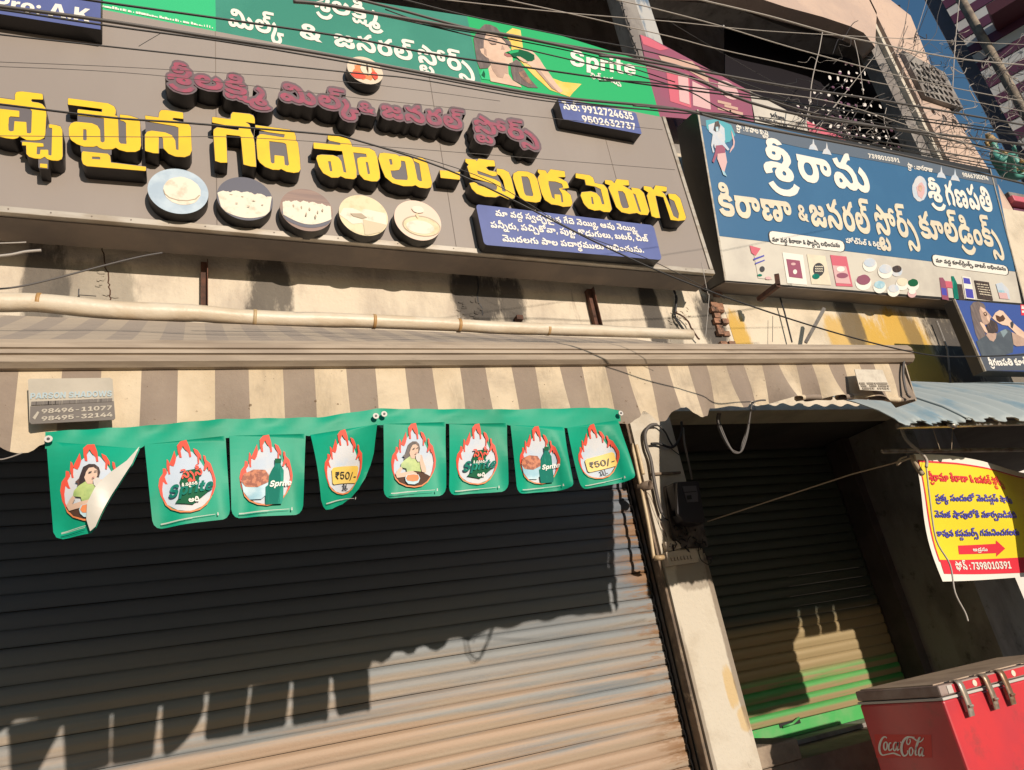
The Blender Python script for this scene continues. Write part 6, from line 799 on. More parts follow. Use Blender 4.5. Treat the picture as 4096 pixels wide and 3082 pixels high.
# stickers on the valance
VL = Plane((0, AY-.034, 0))
s1 = pxpoly('sticker', [(112, 1520), (120, 1516), (440, 1512), (450, 1518), (461, 1672), (455, 1680), (126, 1697), (118, 1690)], VL, 0, .002, m_stick, aw, label='grey sticker with two phone numbers')
pxpoly('number_band', [(121, 1626), (455, 1605), (461, 1674), (455, 1680), (126, 1697), (119, 1690)], VL, .0015, .001, m_stickd, s1)
lettering('phone_numbers', 'stick', VL, .0026, .0008, m_stick, s1)
lettering('faded_shop_name', 'stickb', VL, .0016, .0008, m_sbl, s1)
b = MB()
for k in range(34):
    u = 124+k*9.6; p = VL.hit(u, 1622-(u-124)*.045, .002); b.box(p.x, p.x+.006*random.uniform(.5, 1), p.y-.0006, p.y+.0006, p.z, p.z+.008)
b.build('address_line', m_stickd, s1)
pxpoly('phone_symbol', [(130, 1672), (150, 1646), (157, 1650), (140, 1680)], VL, .0026, .0008, m_stick, s1)
s2 = pxpoly('sticker', [(3418, 1478), (3530, 1480), (3565, 1567), (3440, 1560)], VL, 0, .002, mat('bleached_sticker', (.62, .56, .46), .6, c2=(.5, .44, .36), scale=30), aw, label='bleached illegible sticker')
b = MB()
for k in range(22):
    for r_ in range(3):
        p = VL.hit(3440+k*5+r_*6, 1538+r_*10, .002)
        if random.random() < .75: b.box(p.x, p.x+.008, p.y-.0006, p.y+.0006, p.z, p.z+.007)
b.build('faded_print_line', mat('faded_brown_print', (.34, .29, .23), .6), s2)
# wrapped roller tube on the wall
pts = [at(x, y, 3.2) for x, y in ((-700, 1198), (-300, 1200), (0, 1210), (160, 1213), (400, 1237), (560, 1248), (780, 1254), (880, 1262), (990, 1271), (1150, 1278), (1300, 1281), (1500, 1287), (1800, 1300), (1990, 1312), (2180, 1318), (2400, 1325), (2600, 1333), (2766, 1340))]
rt = MB()
P = spline(pts, 7)
rt.tube(P, lambda t: (.043 if t < .35 else .041-.012*(t-.35))*(1+.018*math.sin(t*67)+.022*math.sin(t*23+1)), 14)
rt.build('wrapped_roller', m_wrap, aw, True)
for x, y in ((155, 1210), (545, 1247), (1018, 1272), (1495, 1287), (1835, 1303), (2190, 1319)):
    p = at(x, y, 3.2); b = MB(); b.tube([p+Vector((-.007, 0, 0)), p+Vector((.009, 0, -.001))], .0425-.003*(x > 1200)-.004*(x > 1900), 14); b.build('binding_tape', mat('amber_tape', (.42, .24, .09), .5, c2=(.5, .38, .22), scale=10) if x == 155 else bpy.data.materials['amber_tape'], aw, True)

# ------------------------------------------------------------------ GREY SIGN BOARD
SY = 3.057
SP = Plane((0, SY, 0))
zb = SP.hit(1400, 975).z; zt = SP.hit(2668, 473).z; xr = SP.hit(2860, 1110).x
sg = thing('sign_board', (1, SY, zb), 'wide grey shop sign with raised yellow and faded crimson Telugu letters', 'sign')
xl = -2.4
box('panel', xl, xr-.03, SY, SY+.14, zb+.035, zt, m_panel, sg)
for x in (-.35, 1.42, 2.28):
    p = SP.hit({-.35: 0, 1.42: 1960, 2.28: 2700}[x], 500); 
b = MB()
for x in (-1.1, .1, 1.31, 2.5): b.box(x, x+.0035, SY-.0015, SY+.001, zb+.036, zt-.001)
b.build('panel_joint', m_soffit, sg)
box('bottom_trim', xl, xr, SY-.012, SY+.145, zb, zb+.033, m_trim, sg, bevel=.003)
box('side_trim', xr-.028, xr, SY-.010, SY+.145, zb+.035, zt, m_trim, sg, bevel=.003)
box('underside', xl, xr-.001, SY+.02, SY+.20, zb-.006, zb-.002, m_soffit, sg)
LF = SP.p.y-at(0, 0, 1).y*0
LD = .088
LP = Plane((0, SY-LD, 0))
for fa, bk in YEL:
    fl = [steps(c) for c in fa]; bl = [steps(c) for c in bk]
    LB = [[LP.st(LP.hit(x, y)) for x, y in P] for P in bl]
    blk = loops('letter_block', LB, LP, 0, LD-.001, m_black, sg)
    blk.data.materials.append(m_letback)
    for p_ in blk.data.polygons:
        if abs(p_.normal.y) > .9 and p_.center.y+origin(sg).y < SY-LD+.002: p_.material_index = 1
    loops('letter_face', [[LP.st(LP.hit(x, y, .003)) for x, y in P] for P in fl], LP, .003, .0028, m_yel, blk)
PP = Plane((0, SY-.10, 0))
for i in range(5):
    blk = lettering('word_block', 'purpleback', PP, 0, .099, m_black, sg, [i])
    blk.data.materials.append(m_pinkback)
    for p_ in blk.data.polygons:
        if abs(p_.normal.y) > .9 and p_.center.y+origin(sg).y < SY-.098: p_.material_index = 1
    lettering('word_face', 'purple', PP, .003, .0028, m_pinklet, blk, [i])
def signbox(name, pts, depth, m, label):
    Pl = Plane((0, SY-depth, 0))
    o = pxpoly(name, pts, Pl, 0, depth-.001, m_black, sg, label)
    o.data.materials.append(m)
    for p_ in o.data.polygons:
        if abs(p_.normal.y) > .9 and p_.center.y+SY < SY-depth+.003: p_.material_index = 1
    return o, Pl
def rnd(p, r=9):
    out = []
    for i in range(len(p)):
        a, b_, c_ = Vector(p[i-1]), Vector(p[i]), Vector(p[(i+1) % len(p)])
        u = (a-b_).normalized()*r; w = (c_-b_).normalized()*r
        out += [tuple(b_+u), tuple(b_+(u+w)*.3), tuple(b_+w)]
    return out
o, Pl = signbox('small_blue_board', rnd([(2230, 391), (2544, 453), (2568, 538), (2253, 478)], 6), .085, m_bluebox, 'blue box with two phone numbers')
lettering('phone_numbers', 'phone', Pl, .002, .0018, m_white, o)
o, Pl = signbox('long_blue_board', rnd([(1903, 818), (2614, 902), (2648, 1041), (1937, 980)], 12), .085, m_bluebox, 'long blue box with three lines of small writing')
lettering('writing', 'list', Pl, .002, .0018, m_white, o)
o, Pl = signbox('corner_blue_board', [(-300, -100), (404, -60), (402, 119), (-300, 10)], .09, m_bluebox, 'blue box cut by the photo corner')
lettering('writing', 'ak', Pl, .002, .0018, m_white, o)
b = MB()
for k in range(30):
    x = -1.5+k*.155; b.tube([(x, SY-.014, zb+.017), (x, SY-.0115, zb+.017)], .0035, 6)
o = b.build('rivets', m_soffit, sg); o['kind'] = 'stuff'
# round plaques with dairy pictures
def plaque(cx, cy, rx, ry, m, label, prints):
    Pl = Plane((0, SY-.075, 0))
    c0 = Pl.hit(cx, cy); ra = (Pl.hit(cx+rx, cy).x-Pl.hit(cx-rx, cy).x)/2
    cs_, ct_ = Pl.st(c0)
    ring = ell(cs_, ct_, ra, ra*1.0, 48)
    o = loops('round_plaque', [ring], Pl, 0, .074, m_black, sg, label)
    o.data.materials.append(m)
    for p_ in o.data.polygons:
        if abs(p_.normal.y) > .9 and p_.center.y+SY < SY-.07: p_.material_index = 1
    for k, (nm, m_, poly) in enumerate(prints):
        q = []
        for u, w in poly:
            d = math.hypot(u, w)
            if d > .985: u, w = u*.985/d, w*.985/d
            q.append((cs_+ra*u, ct_+ra*w))
        loops(nm, [q], Pl, .0015*(k+1), .0012, m_, o)
    return o
def blob(cx, cy, rx, ry, n=26, wob=.06, seed=0):
    r = random.Random(seed); return [(cx+rx*math.cos(t*2*math.pi/n)*(1+r.uniform(-wob, wob)), cy+ry*math.sin(t*2*math.pi/n)*(1+r.uniform(-wob, wob))) for t in range(n)]
m_pb = mat('sky_blue_print', (.48, .58, .66), .5, c2=(.36, .46, .56), scale=8); m_milk = mat('milk_white_print', (.76, .69, .56), .5, c2=(.58, .49, .37), scale=20, lo=.5, hi=.75)
m_ghee = mat('ghee_print', (.72, .62, .40), .5, c2=(.56, .45, .25), scale=12, lo=.45, hi=.7); m_dgrey = mat('slate_print', (.10, .10, .13), .45); m_wdb = mat('wood_brown_print', (.30, .20, .16), .5, c2=(.22, .15, .13), scale=4, stretch=(.3, 1, 8)); m_shade = mat('tan_line_print', (.42, .34, .24), .6)
def lump(seed, x0, x1, top, bot, n=9):
    r = random.Random(seed); up_ = []
    for i in range(n*4+1):
        t = i/(n*4); up_.append((x0+(x1-x0)*t, top+.07*abs(math.sin(t*n*math.pi*.5))+r.uniform(-.02, .02)-.25*(2*t-1)**2*(.5)))
    lo_ = [(x1-(x1-x0)*i/14, bot+(-.35 if bot < 0 else 0)*math.sin(math.pi*i/14)) for i in range(15)]
    return up_+lo_
plaque(714, 765, 122, 100, m_pb, 'plaque picturing curd on a blue plate', [('curd_print', m_milk, blob(.12, .02, .62, .62, 30, .02, 1)), ('bowl_line_print', m_shade, [(-.5, -.02), (-.46, -.2), (-.3, -.36), (0, -.44), (.3, -.42), (.58, -.3), (.72, -.1), (.68, -.1), (.55, -.28), (.3, -.385), (0, -.405), (-.28, -.33), (-.42, -.19), (-.475, -.02)])])
plaque(981, 795, 112, 92, m_dgrey, 'plaque picturing fresh butter lumps', [('butter_print', m_milk, lump(3, -.98, .98, .25, -.55))]+[('crease_print', m_shade, blob(x, y, .05, .018, 7, .4, i)) for i, (x, y) in enumerate(((-.5, .1), (-.1, .05), (.3, -.1), (.6, -.25), (-.3, -.3), (.1, -.4)))])
plaque(1227, 840, 105, 90, m_wdb, 'plaque picturing white dumplings in a wooden bowl', [('bowl_shadow_print', m_dgrey, lump(5, -.96, .97, -.1, -.5)), ('dumpling_print', m_milk, lump(8, -.9, .93, .33, -.35, 11))]+[('crease_print', m_shade, blob(x, y, .03, .08, 7, .4, i)) for i, (x, y) in enumerate(((-.5, .1), (-.2, .05), (.1, .0), (.4, -.1), (.6, -.0), (-.05, -.3), (.3, -.35)))])
plaque(1455, 862, 97, 86, m_ghee, 'plaque picturing a block of paneer', [('paneer_print', m_milk, [(-.98, -.1), (-.8, .25), (-.4, .3), (-.1, .15), (.05, .32), (.95, .2), (.9, -.4), (.6, -.75), (.1, -.95), (-.1, -.4), (-.5, -.5)]), ('side_print', mat('paneer_side_print', (.58, .50, .34), .5), [(-.06, -.22), (.92, -.38), (.62, -.78), (.1, -.97), (-.04, -.97)]), ('leaf_print', m_shade, [(-.55, .0), (-.1, .06), (.12, -.12), (-.1, -.2), (-.45, -.12)])])
plaque(1672, 882, 92, 82, mat('peach_print', (.76, .58, .46), .5), 'plaque picturing ghee in a glass bowl', [('bowl_print', m_shade, blob(.12, -.28, .82, .52, 34, .0, 2)), ('ghee_print', m_ghee, blob(.12, -.30, .77, .47, 34, .0, 2)), ('ghee_light_print', m_milk, blob(.05, -.36, .6, .33, 30, .02, 3)), ('ladle_print', m_milk, blob(.05, .52, .26, .18, 18, .06, 4)), ('drip_print', m_ghee, blob(-.02, .2, .06, .12, 10, .1, 4))])
plaque(1461, 282, 70, 52, mat('pale_cream_print', (.70, .58, .44), .5), 'small plaque with a red and cream picture', [('red_print', m_orange, blob(-.1, -.15, .62, .55, 18, .2, 5)), ('petal_print', m_red, blob(-.45, -.5, .4, .25, 14, .2, 6)), ('figure_print', m_cream, blob(.05, .1, .32, .5, 16, .18, 7)), ('petal_print', m_red, blob(.5, -.3, .2, .3, 12, .2, 8)), ('line_print', m_brown, blob(.12, .15, .05, .32, 12, .3, 9))])

# ------------------------------------------------------------------ GREEN AND PINK FLEX BANNERS ABOVE
GP = Plane((0, 3.12, 0))
gb = thing('flex_banner', GP.hit(1500, 150), 'long green flex banner with white Telugu lettering above the grey sign', 'banner')
pxpoly('sheet', [(-600, -250), (870, -64), (1868, 66), (1892, 310), (1400, 218), (-600, -150)], GP, 0, .012, m_gban, gb) if False else None
pxpoly('sheet', [(860, -90), (1868, 66), (1928, 345), (1640, 290), (864, 145)], GP, 0, .012, m_gban, gb)
pxpoly('light_green_sheet', [(-700, -420), (860, -90), (864, 145), (405, 58), (-700, -180)], GP, 0, .012, m_gban3, gb)
pxpoly('bright_green_sheet', [(1868, 66), (2200, 130), (2578, 247), (2640, 470), (2560, 462), (1928, 345)], GP, 0, .012, m_gban2, gb)
lettering('lettering', 'green', GP, .003, .002, m_white, gb)
lettering('drink_name', 'sprite', GP, .003, .002, m_white, gb)
b = MB()
for k in range(56):
    p = GP.hit(270+k*10.5, 2+k*2.05, .003); b.box(p.x, p.x+.014*random.uniform(.3, 1), p.y-.001, p.y+.001, p.z, p.z+.02*random.uniform(.4, 1))
b.build('small_print_line', m_white, gb)
# printed picture: woman drinking from a green bottle before a yellow star
def zb_(pts): return [(x/1.58+1300, y/1.58) for x, y in pts]
def zw(pts): return [(x/2.53+1860, y/2.53+60) for x, y in pts]
m_hz = mat('hazy_hair_print', (.115, .085, .08), .6, c2=(.17, .13, .12), scale=16, stretch=(3, 1, .6)); m_auburn = mat('auburn_print', (.34, .17, .11), .6, c2=(.14, .08, .07), scale=30)
m_lskin = mat('light_skin_print', (.68, .48, .36), .6, c2=(.60, .41, .30), scale=8); m_dskin = mat('shaded_skin_print', (.46, .31, .24), .6, c2=(.38, .25, .19), scale=10); m_lip = mat('lip_print', (.36, .13, .12), .5)
pr = [('star_print', m_ylab, [(415, 185), (480, 135), (562, 155), (585, 330), (600, 400), (760, 560), (880, 640), (990, 680), (1180, 700), (1090, 790), (1060, 830), (860, 760), (700, 620), (560, 470), (470, 350), (470, 300), (430, 230)], 1),
 ('blouse_print', m_gban3, [(150, 600), (180, 550), (235, 545), (258, 660), (170, 650)], 2), ('blouse_print', m_dgreen, [(165, 610), (190, 560), (205, 600), (200, 640)], 3),
 ('hair_print', m_hz, [(85, 240), (110, 190), (160, 130), (200, 95), (260, 100), (320, 130), (370, 190), (400, 240), (460, 270), (470, 320), (440, 330), (400, 260), (340, 210), (280, 190), (260, 300), (260, 500), (230, 540), (150, 545), (120, 470), (100, 350)], 2),
 ('hair_print', m_hz, [(460, 490), (520, 450), (560, 480), (600, 560), (650, 640), (740, 740), (640, 735), (560, 700), (490, 660), (470, 580)], 2), ('hair_light_print', m_auburn, [(540, 580), (600, 565), (650, 640), (690, 710), (640, 690), (580, 650)], 3),
 ('face_print', m_lskin, [(215, 190), (280, 195), (350, 220), (400, 270), (430, 310), (462, 350), (460, 365), (430, 372), (400, 385), (440, 410), (480, 430), (485, 480), (450, 490), (435, 515), (440, 600), (480, 660), (560, 710), (575, 735), (260, 672), (235, 540), (265, 500), (240, 440), (215, 430), (165, 385), (150, 345), (190, 340), (190, 260)], 3),
 ('face_shade_print', m_dskin, [(235, 440), (300, 470), (430, 492), (436, 600), (405, 590), (385, 640), (330, 630), (280, 560)], 4), ('face_shade_print', m_dskin, [(232, 238), (330, 258), (318, 300), (262, 292), (236, 268)], 4), ('face_shade_print', m_dskin, [(378, 305), (404, 352), (362, 350)], 4), ('face_shade_print', m_dskin, [(192, 330), (215, 350), (222, 420), (196, 395)], 4),
 ('eye_print', m_hair, [(246, 282), (275, 292), (318, 292), (316, 300), (272, 302)], 5), ('brow_print', m_hz, [(232, 236), (270, 230), (330, 252), (328, 258), (270, 240)], 5),
 ('lip_print', m_lip, [(398, 385), (455, 400), (478, 425), (430, 425), (396, 405)], 5),
 ('arm_print', m_lskin, [(580, 335), (650, 350), (700, 385), (750, 440), (800, 520), (860, 600), (920, 690), (990, 772), (960, 790), (880, 745), (800, 650), (720, 560), (640, 500), (560, 462), (520, 420), (560, 380)], 3), ('arm_shade_print', m_dskin, [(720, 560), (760, 560), (850, 680), (940, 775), (880, 745), (800, 650)], 4),
 ('bottle_print', m_dgreen, [(430, 372), (500, 350), (560, 350), (640, 372), (700, 405), (705, 450), (680, 468), (620, 470), (560, 440), (500, 430), (460, 402)], 5), ('bottle_light_print', m_gban2, [(432, 374), (500, 354), (545, 354), (540, 378), (460, 394)], 6), ('knuckle_print', m_lskin, [(520, 420), (560, 425), (610, 455), (640, 480), (600, 480), (550, 450)], 6)]
for nm, m_, pts, k in pr: pxpoly(nm, zw(pts), GP, .0012+.0012*k, .0008, m_, gb)
KP = Plane((0, 3.28, 0))
def zc(pts): return [(x/1.4786+2600, y/1.4786) for x, y in pts]
pb = thing('flex_banner', KP.hit(2900, 350), 'sagging maroon and white grocery banner behind the blue sign top', 'banner')
pxpoly('sheet', zc([(-60, 205), (0, 225), (590, 540), (620, 700), (620, 760), (180, 700), (40, 690)]), KP, 0, .01, m_mag, pb)
pxpoly('white_sheet', zc([(590, 540), (925, 715), (945, 790), (945, 900), (620, 760)]), KP, 0, .01, m_flexw, pb)
pxpoly('rose_sheet', zc([(925, 715), (1150, 820), (1200, 900), (945, 860)]), KP, 0, .01, m_pink, pb)
pxpoly('rose_print', zc([(-58, 207), (0, 228), (110, 290), (60, 300), (-40, 262)]), KP, .002, .001, m_pink, pb)
pxpoly('pack_print', zc([(95, 415), (230, 440), (245, 640), (120, 600)]), KP, .002, .001, m_pink, pb)
pxpoly('pack_print', zc([(165, 450), (225, 460), (235, 620), (175, 600)]), KP, .004, .001, m_palepink, pb)
pxpoly('pack_print', zc([(250, 480), (350, 530), (360, 650), (255, 625)]), KP, .002, .001, m_palepink, pb)
pxpoly('arc_print', zc([(50, 330), (250, 365), (340, 450), (362, 530), (330, 480), (230, 420), (80, 380)]), KP, .003, .001, mat('tan_arc_print', (.56, .36, .28), .5), pb)
loops('round_print', [ell(*KP.st(KP.hit(*zc([(462, 535)])[0])), .105, .105, 22)], KP, .003, .001, m_palepink, pb)
for i, (x, y) in enumerate(((430, 600), (470, 625), (500, 655), (430, 640))):
    pxpoly('caption_print', zc([(x-30, y-8), (x+50, y+12), (x+50, y+28), (x-30, y+8)]), KP, .003, .001, bpy.data.materials['tan_arc_print'], pb)
lettering('shop_name', 'pink', KP, .003, .001, m_ink, pb)
# ------------------------------------------------------------------ BLUE LEANING SIGN
BY = 3.147
lean = math.atan2(3.147-2.91, 5.06-3.80)
pb0 = at(2898, 1124, BY)
BP = Plane(pb0, lean=lean)
bs = thing('sign_board', pb0, 'leaning blue grocery sign with white Telugu lettering and product pictures', 'sign')
Hs = BP.st(BP.hit(2786, 440))[1]; Ws = BP.st(BP.hit(4100, 1216))[0]
def bp_box(name, s0, s1, t0, t1, o0, o1, m, label=None):
    v = [BP.w(a, b_, c_) for a in (s0, s1) for b_ in (t0, t1) for c_ in (o0, o1)]
    return build(name, v, BOXF, m, bs, label=label)
bp_box('box_body', 0, Ws, 0, Hs, -.23, -.004, m_black)
bp_box('underside', .01, Ws-.01, -.006, -.002, -.22, -.01, m_soffit)
L1 = [(2873, 944), (3385, 1003), (3600, 1030), (4075, 1088)]
def band(name, top, bot, off, m): return pxpoly(name, top+bot[::-1], BP, off, .002, m, bs)
TL = [(2787, 449), (3300, 565), (3977, 700)]; TM = [(2805, 545), (3100, 640), (3600, 770), (4000, 850)]
pxpoly('blue_sheet', [(2787, 446), (3984, 702), (4060, 1087), (2873, 944)], BP, 0, .003, m_navy, bs)
pxpoly('slate_top_band', [(2789, 450), (3983, 704), (3990, 745), (3560, 655), (3200, 590), (2800, 500)], BP, .002, .001, m_navytop, bs)
pxpoly('white_sheet', [(2873.5, 945), (4061, 1088), (4086, 1214), (2898, 1122)], BP, 0, .003, m_flexw, bs)
for a_, b_, c_, d_ in ((0, .014, 0, Hs), (Ws-.014, Ws, 0, Hs)):
    build('edge_trim', [BP.w(x, y, z) for x in (a_, b_) for y in (c_, d_) for z in (.001, .006)], BOXF, m_trim, bs)
lettering('lettering', 'blue', BP, .004, .002, m_white, bs)
lettering('lettering', 'blue2', BP, .0045, .0025, m_cream, bs)
def cap(pts):
    o = pxpoly('capsule_outline', pts, BP, .003, .001, m_ink, bs)
    c = Vector((sum(p[0] for p in pts)/len(pts), sum(p[1] for p in pts)/len(pts)))
    ins = [tuple(Vector(p)+(c-Vector(p)).normalized()*4) for p in pts]
    pxpoly('capsule', ins, BP, .0045, .001, m_white, bs)
cap(rnd([(3071, 922), (3380, 965), (3382, 1011), (3078, 975)], 16)); cap(rnd([(3724, 1017), (4032, 1065), (4038, 1104), (3732, 1064)], 14))
lettering('small_writing', 'caps', BP, .006, .001, m_ink, bs)
def z4(pts): return [(x/1.4786+2600, y/1.4786+900) for x, y in pts]
def pr4(nm, pts, k, m_): return pxpoly(nm, z4(pts), BP, .002+.0015*k, .001, m_, bs)
def el4(nm, x, y, rx, ry, k, m_, wob=0, seed=1): return pr4(nm, [(x+a, y+b_) for a, b_ in blob(0, 0, rx, ry, 18, wob, seed)], k, m_)
pr4('pack_print', [(605, 120), (690, 150), (725, 325), (640, 315)], 1, m_flexw); pr4('pack_print', [(590, 122), (655, 140), (625, 185), (600, 165)], 2, m_pink)
el4('dot_print', 664, 262, 15, 17, 3, m_ink); el4('leaf_print', 650, 298, 14, 7, 3, m_teal); el4('flower_print', 700, 315, 18, 10, 3, m_palepink, .2)
pr4('script_print', [(612, 200), (675, 178), (676, 186), (614, 210)], 3, m_bblue); pr4('script_print', [(622, 226), (678, 206), (679, 212), (624, 234)], 3, m_bblue)
pr4('pack_print', [(783, 162), (905, 178), (930, 356), (812, 346)], 1, m_white); pr4('pack_print', [(806, 202), (886, 212), (904, 318), (824, 308)], 2, m_bred if False else m_mag)
el4('dot_print', 858, 278, 12, 14, 3, m_white); el4('dot_print', 848, 232, 14, 8, 3, m_palepink)
pr4('pack_print', [(928, 174), (1036, 184), (1072, 357), (956, 350)], 1, m_cream); el4('round_print', 998, 265, 33, 40, 2, m_ink); el4('leaf_print', 982, 305, 22, 16, 3, m_teal)
pr4('pack_print', [(1066, 178), (1162, 188), (1200, 366), (1102, 362)], 1, m_pink); pr4('pack_print', [(1080, 240), (1160, 246), (1188, 350), (1100, 344)], 2, m_palepink); el4('dish_print', 1138, 300, 34, 16, 3, m_mag); el4('dish_print', 1128, 262, 24, 16, 3, m_white)
for i, (x, y, r, m_, m2) in enumerate(((1262, 335, 48, m_white, m_mag), (1300, 232, 42, m_white, m_pale), (1392, 270, 44, m_white, m_pale), (1460, 268, 33, m_pale, m_hair), (1358, 362, 38, m_white, m_bowl), (1440, 384, 37, m_white, m_pale), (1492, 345, 38, m_white, m_cream), (1556, 350, 36, m_white, m_dgreen), (1550, 400, 26, m_palepink, m_white))):
    el4('bowl_print', x, y+6, r, r*.98, 1+(i % 3)*.4, m_); el4('grain_print', x+1, y-r*.2, r*.84, r*.62, 2.5+(i % 3)*.4, m2, .06, i)
for i, (pts, m_) in enumerate((([(1712, 312), (1732, 312), (1756, 350), (1768, 446), (1728, 440)], m_mag), ([(1722, 372), (1752, 376), (1758, 420), (1728, 414)], m_bblue), ([(1745, 332), (1790, 336), (1794, 375), (1752, 370)], m_pink), ([(1782, 304), (1796, 304), (1818, 350), (1830, 440), (1800, 438)], m_teal), ([(1815, 350), (1845, 352), (1862, 448), (1828, 446)], m_hair), ([(1846, 304), (1896, 312), (1922, 442), (1868, 436)], m_white), ([(1852, 312), (1890, 318), (1898, 352), (1856, 346)], m_bblue), ([(1864, 376), (1908, 382), (1916, 436), (1872, 430)], m_bblue), ([(1918, 328), (2004, 340), (2030, 448), (1940, 436)], m_hair), ([(2046, 350), (2080, 340), (2120, 380), (2130, 440), (2070, 436)], m_pale), ([(2060, 400), (2110, 404), (2120, 440), (2070, 436)], m_palepink), ([(2060, 384), (2096, 388), (2098, 402), (2062, 400)], m_bowl))):
    pr4('drink_print', pts, 1+i*.12, m_)
b = MB()
for k in range(40):
    r_ = k//8; c_ = k % 8
    for p in [BP.hit(*z4([(1932+c_*9+r_*5, 352+r_*15+c_*1.2)])[0], .006)]:
        b.box(p.x, p.x+.018*random.uniform(.4, 1), p.y-.0008, p.y+.0008, p.z, p.z+.012*random.uniform(.5, 1))
b.build('pack_writing', m_cream, bs)
lb = MB()
for k in range(12):
    p = BP.hit(*z4([(978+(k % 4)*12, 250+(k//4)*14)])[0], .0065); lb.box(p.x, p.x+.014, p.y-.0008, p.y+.0008, p.z, p.z+.010)
lb.build('pack_writing', m_cream, bs)
# archer picture (generic) with blue glow, and small round picture
pl = [('glow_print', mat('cyan_glow_print', (.06, .36, .44), .5), zc([(330, 712), (400, 705), (480, 740), (505, 800), (470, 840), (430, 850), (370, 800), (335, 760)]), .6), ('glow_print', m_pale, zc([(345, 740), (400, 720), (440, 760), (445, 830), (420, 860), (380, 800), (350, 780)]), 1.2),
 ('figure_print', m_pale, zc([(372, 790), (400, 780), (430, 795), (445, 850), (470, 885), (460, 892), (430, 860), (428, 880), (384, 878), (378, 850), (372, 870), (382, 900), (372, 905), (362, 860)]), 2),
 ('hair_print', m_hair, zc([(385, 722), (405, 715), (415, 745), (408, 775), (390, 780), (376, 770)]), 2.4), ('face_print', m_bowl, zc([(388, 752), (404, 750), (406, 775), (392, 780)]), 3),
 ('sash_print', m_mag, zc([(390, 862), (428, 858), (446, 880), (444, 905), (400, 910), (378, 965), (368, 955), (386, 900)]), 3.2),
 ('robe_print', m_palepink, zc([(400, 905), (446, 900), (456, 960), (440, 1020), (425, 1008), (398, 940)]), 2.8), ('robe_print', m_bowl, zc([(424, 1005), (442, 1018), (456, 1046), (434, 1034)]), 3.4),
 ('bow_print', m_palepink, zc([(480, 770), (492, 800), (502, 840), (498, 870), (470, 908), (476, 884), (492, 858), (492, 835), (484, 800)]), 2.4)]
for nm, m_, pts, k in pl: pxpoly(nm, pts, BP, .002+.0015*k, .001, m_, bs)
x, y = 1596/1.4786+2600, 1120/1.4786
pxpoly('round_picture', [(x+a, y+b_) for a, b_ in blob(0, 0, 30, 50, 20, .08, 3)], BP, .003, .001, m_pale, bs)
pxpoly('picture_print', [(x+a+4, y+b_+6) for a, b_ in blob(0, 0, 17, 30, 14, .22, 4)], BP, .0045, .001, m_palepink, bs)
pxpoly('picture_print', [(x+a+2, y+b_-4) for a, b_ in blob(0, 0, 8, 14, 10, .22, 9)], BP, .006, .001, m_skin, bs)
for (cx, cy) in ((3253, 580), (3307, 598), (3765, 692), (3820, 703)):
    pxpoly('lamp_print', [(cx-18, cy+18), (cx-12, cy+2), (cx-3, cy-4), (cx, cy-28), (cx+5, cy-2), (cx+12, cy+6), (cx+20, cy+24), (cx+4, cy+20)], BP, .003, .001, m_pale, bs)
# flat iron bracket that holds the board
b = MB(); a1 = at(3035, 1200, 3.2); a2 = at(3112, 1140, 3.02); b.bar(a1, a2, .035, .03); a3 = at(3108, 1118, 3.02); b.bar(a2, a3+Vector((0, -.01, .03)), .03, .03); b.build('bracket', m_rust, bs)

# rusty angle irons between the grey sign and the wall
for i, (x0, y0, x1, y1, lb_) in enumerate(((797, 1015, 815, 1222, 'rusty angle iron under the grey sign, left one near the plaques'), (2357, 1130, 2385, 1305, 'rusty angle iron under the grey sign, right one near the long blue box'))):
    a_ = at(x0, y0, 3.33); b_ = at(x1, y1, 3.33)
    t = thing('angle_iron', b_, lb_, 'bracket', 'rusty angle irons under the grey sign')
    mb = MB(); mb.box(b_.x-.014, b_.x+.014, 3.315, 3.352, b_.z-.02, zb-.004); mb.build('flange', m_rust, t)
    mb = MB(); mb.box(b_.x+.0145, b_.x+.019, 3.285, 3.352, b_.z-.02, zb-.004); mb.build('web', m_rust, t)
a_ = at(2073, 1280, 3.34); t = MB(); t.box(a_.x-.02, a_.x+.02, 3.31, 3.354, a_.z-.012, a_.z+.016); tag(t.build('wall_stub', m_rust), 'small rusty metal stub poking from the wall above the wrapped roller', 'bracket')
# cracks standing proud as dark roots / cables on the wall
def crack(name, pts, y, r, m, label, cat):
    b = MB(); P = spline([at(px, py, y) for px, py in pts], 4)
    P = [p+Vector((random.uniform(-.004, .004), 0, random.uniform(-.004, .004))) for p in P]
    b.tube(P, r, 5); return tag(b.build(name, m), label, cat)
crack('wall_crack', [(408, 995), (418, 1040), (424, 1080), (436, 1100), (435, 1130), (440, 1170), (441, 1200)], 3.356, .0035, m_brown, 'thin dark crack running down the cream wall near the left', 'crack')
crack('wall_crack', [(1905, 1110), (1915, 1150), (1908, 1190), (1925, 1230), (1930, 1260)], 3.356, .005, m_ink, 'jagged black crack beside a soot stain on the cream wall', 'crack')
crack('dead_root', [(2690, 1150), (2706, 1200), (2700, 1260), (2722, 1300), (2740, 1330)], 3.33, .009, m_ink, 'black dead root creeping down the broken column', 'root')
crack('dead_root', [(2702, 1250), (2745, 1278), (2770, 1320), (2797, 1358)], 3.32, .006, m_brown, 'brown branching root on the broken column', 'root')
b = MB(); p = at(318, 1194, 3.34); b.tube([p+Vector((0, .01, 0)), p+Vector((0, -.03, 0)), p+Vector((0, -.034, .03))], .003, 5); b.tube([p+Vector((0, -.03, 0)), p+Vector((.07, -.03, -.002))], .002, 5)
tag(b.build('wall_hook', m_ink), 'small dark hook wire just above the wrapped roller near the left', 'hook')
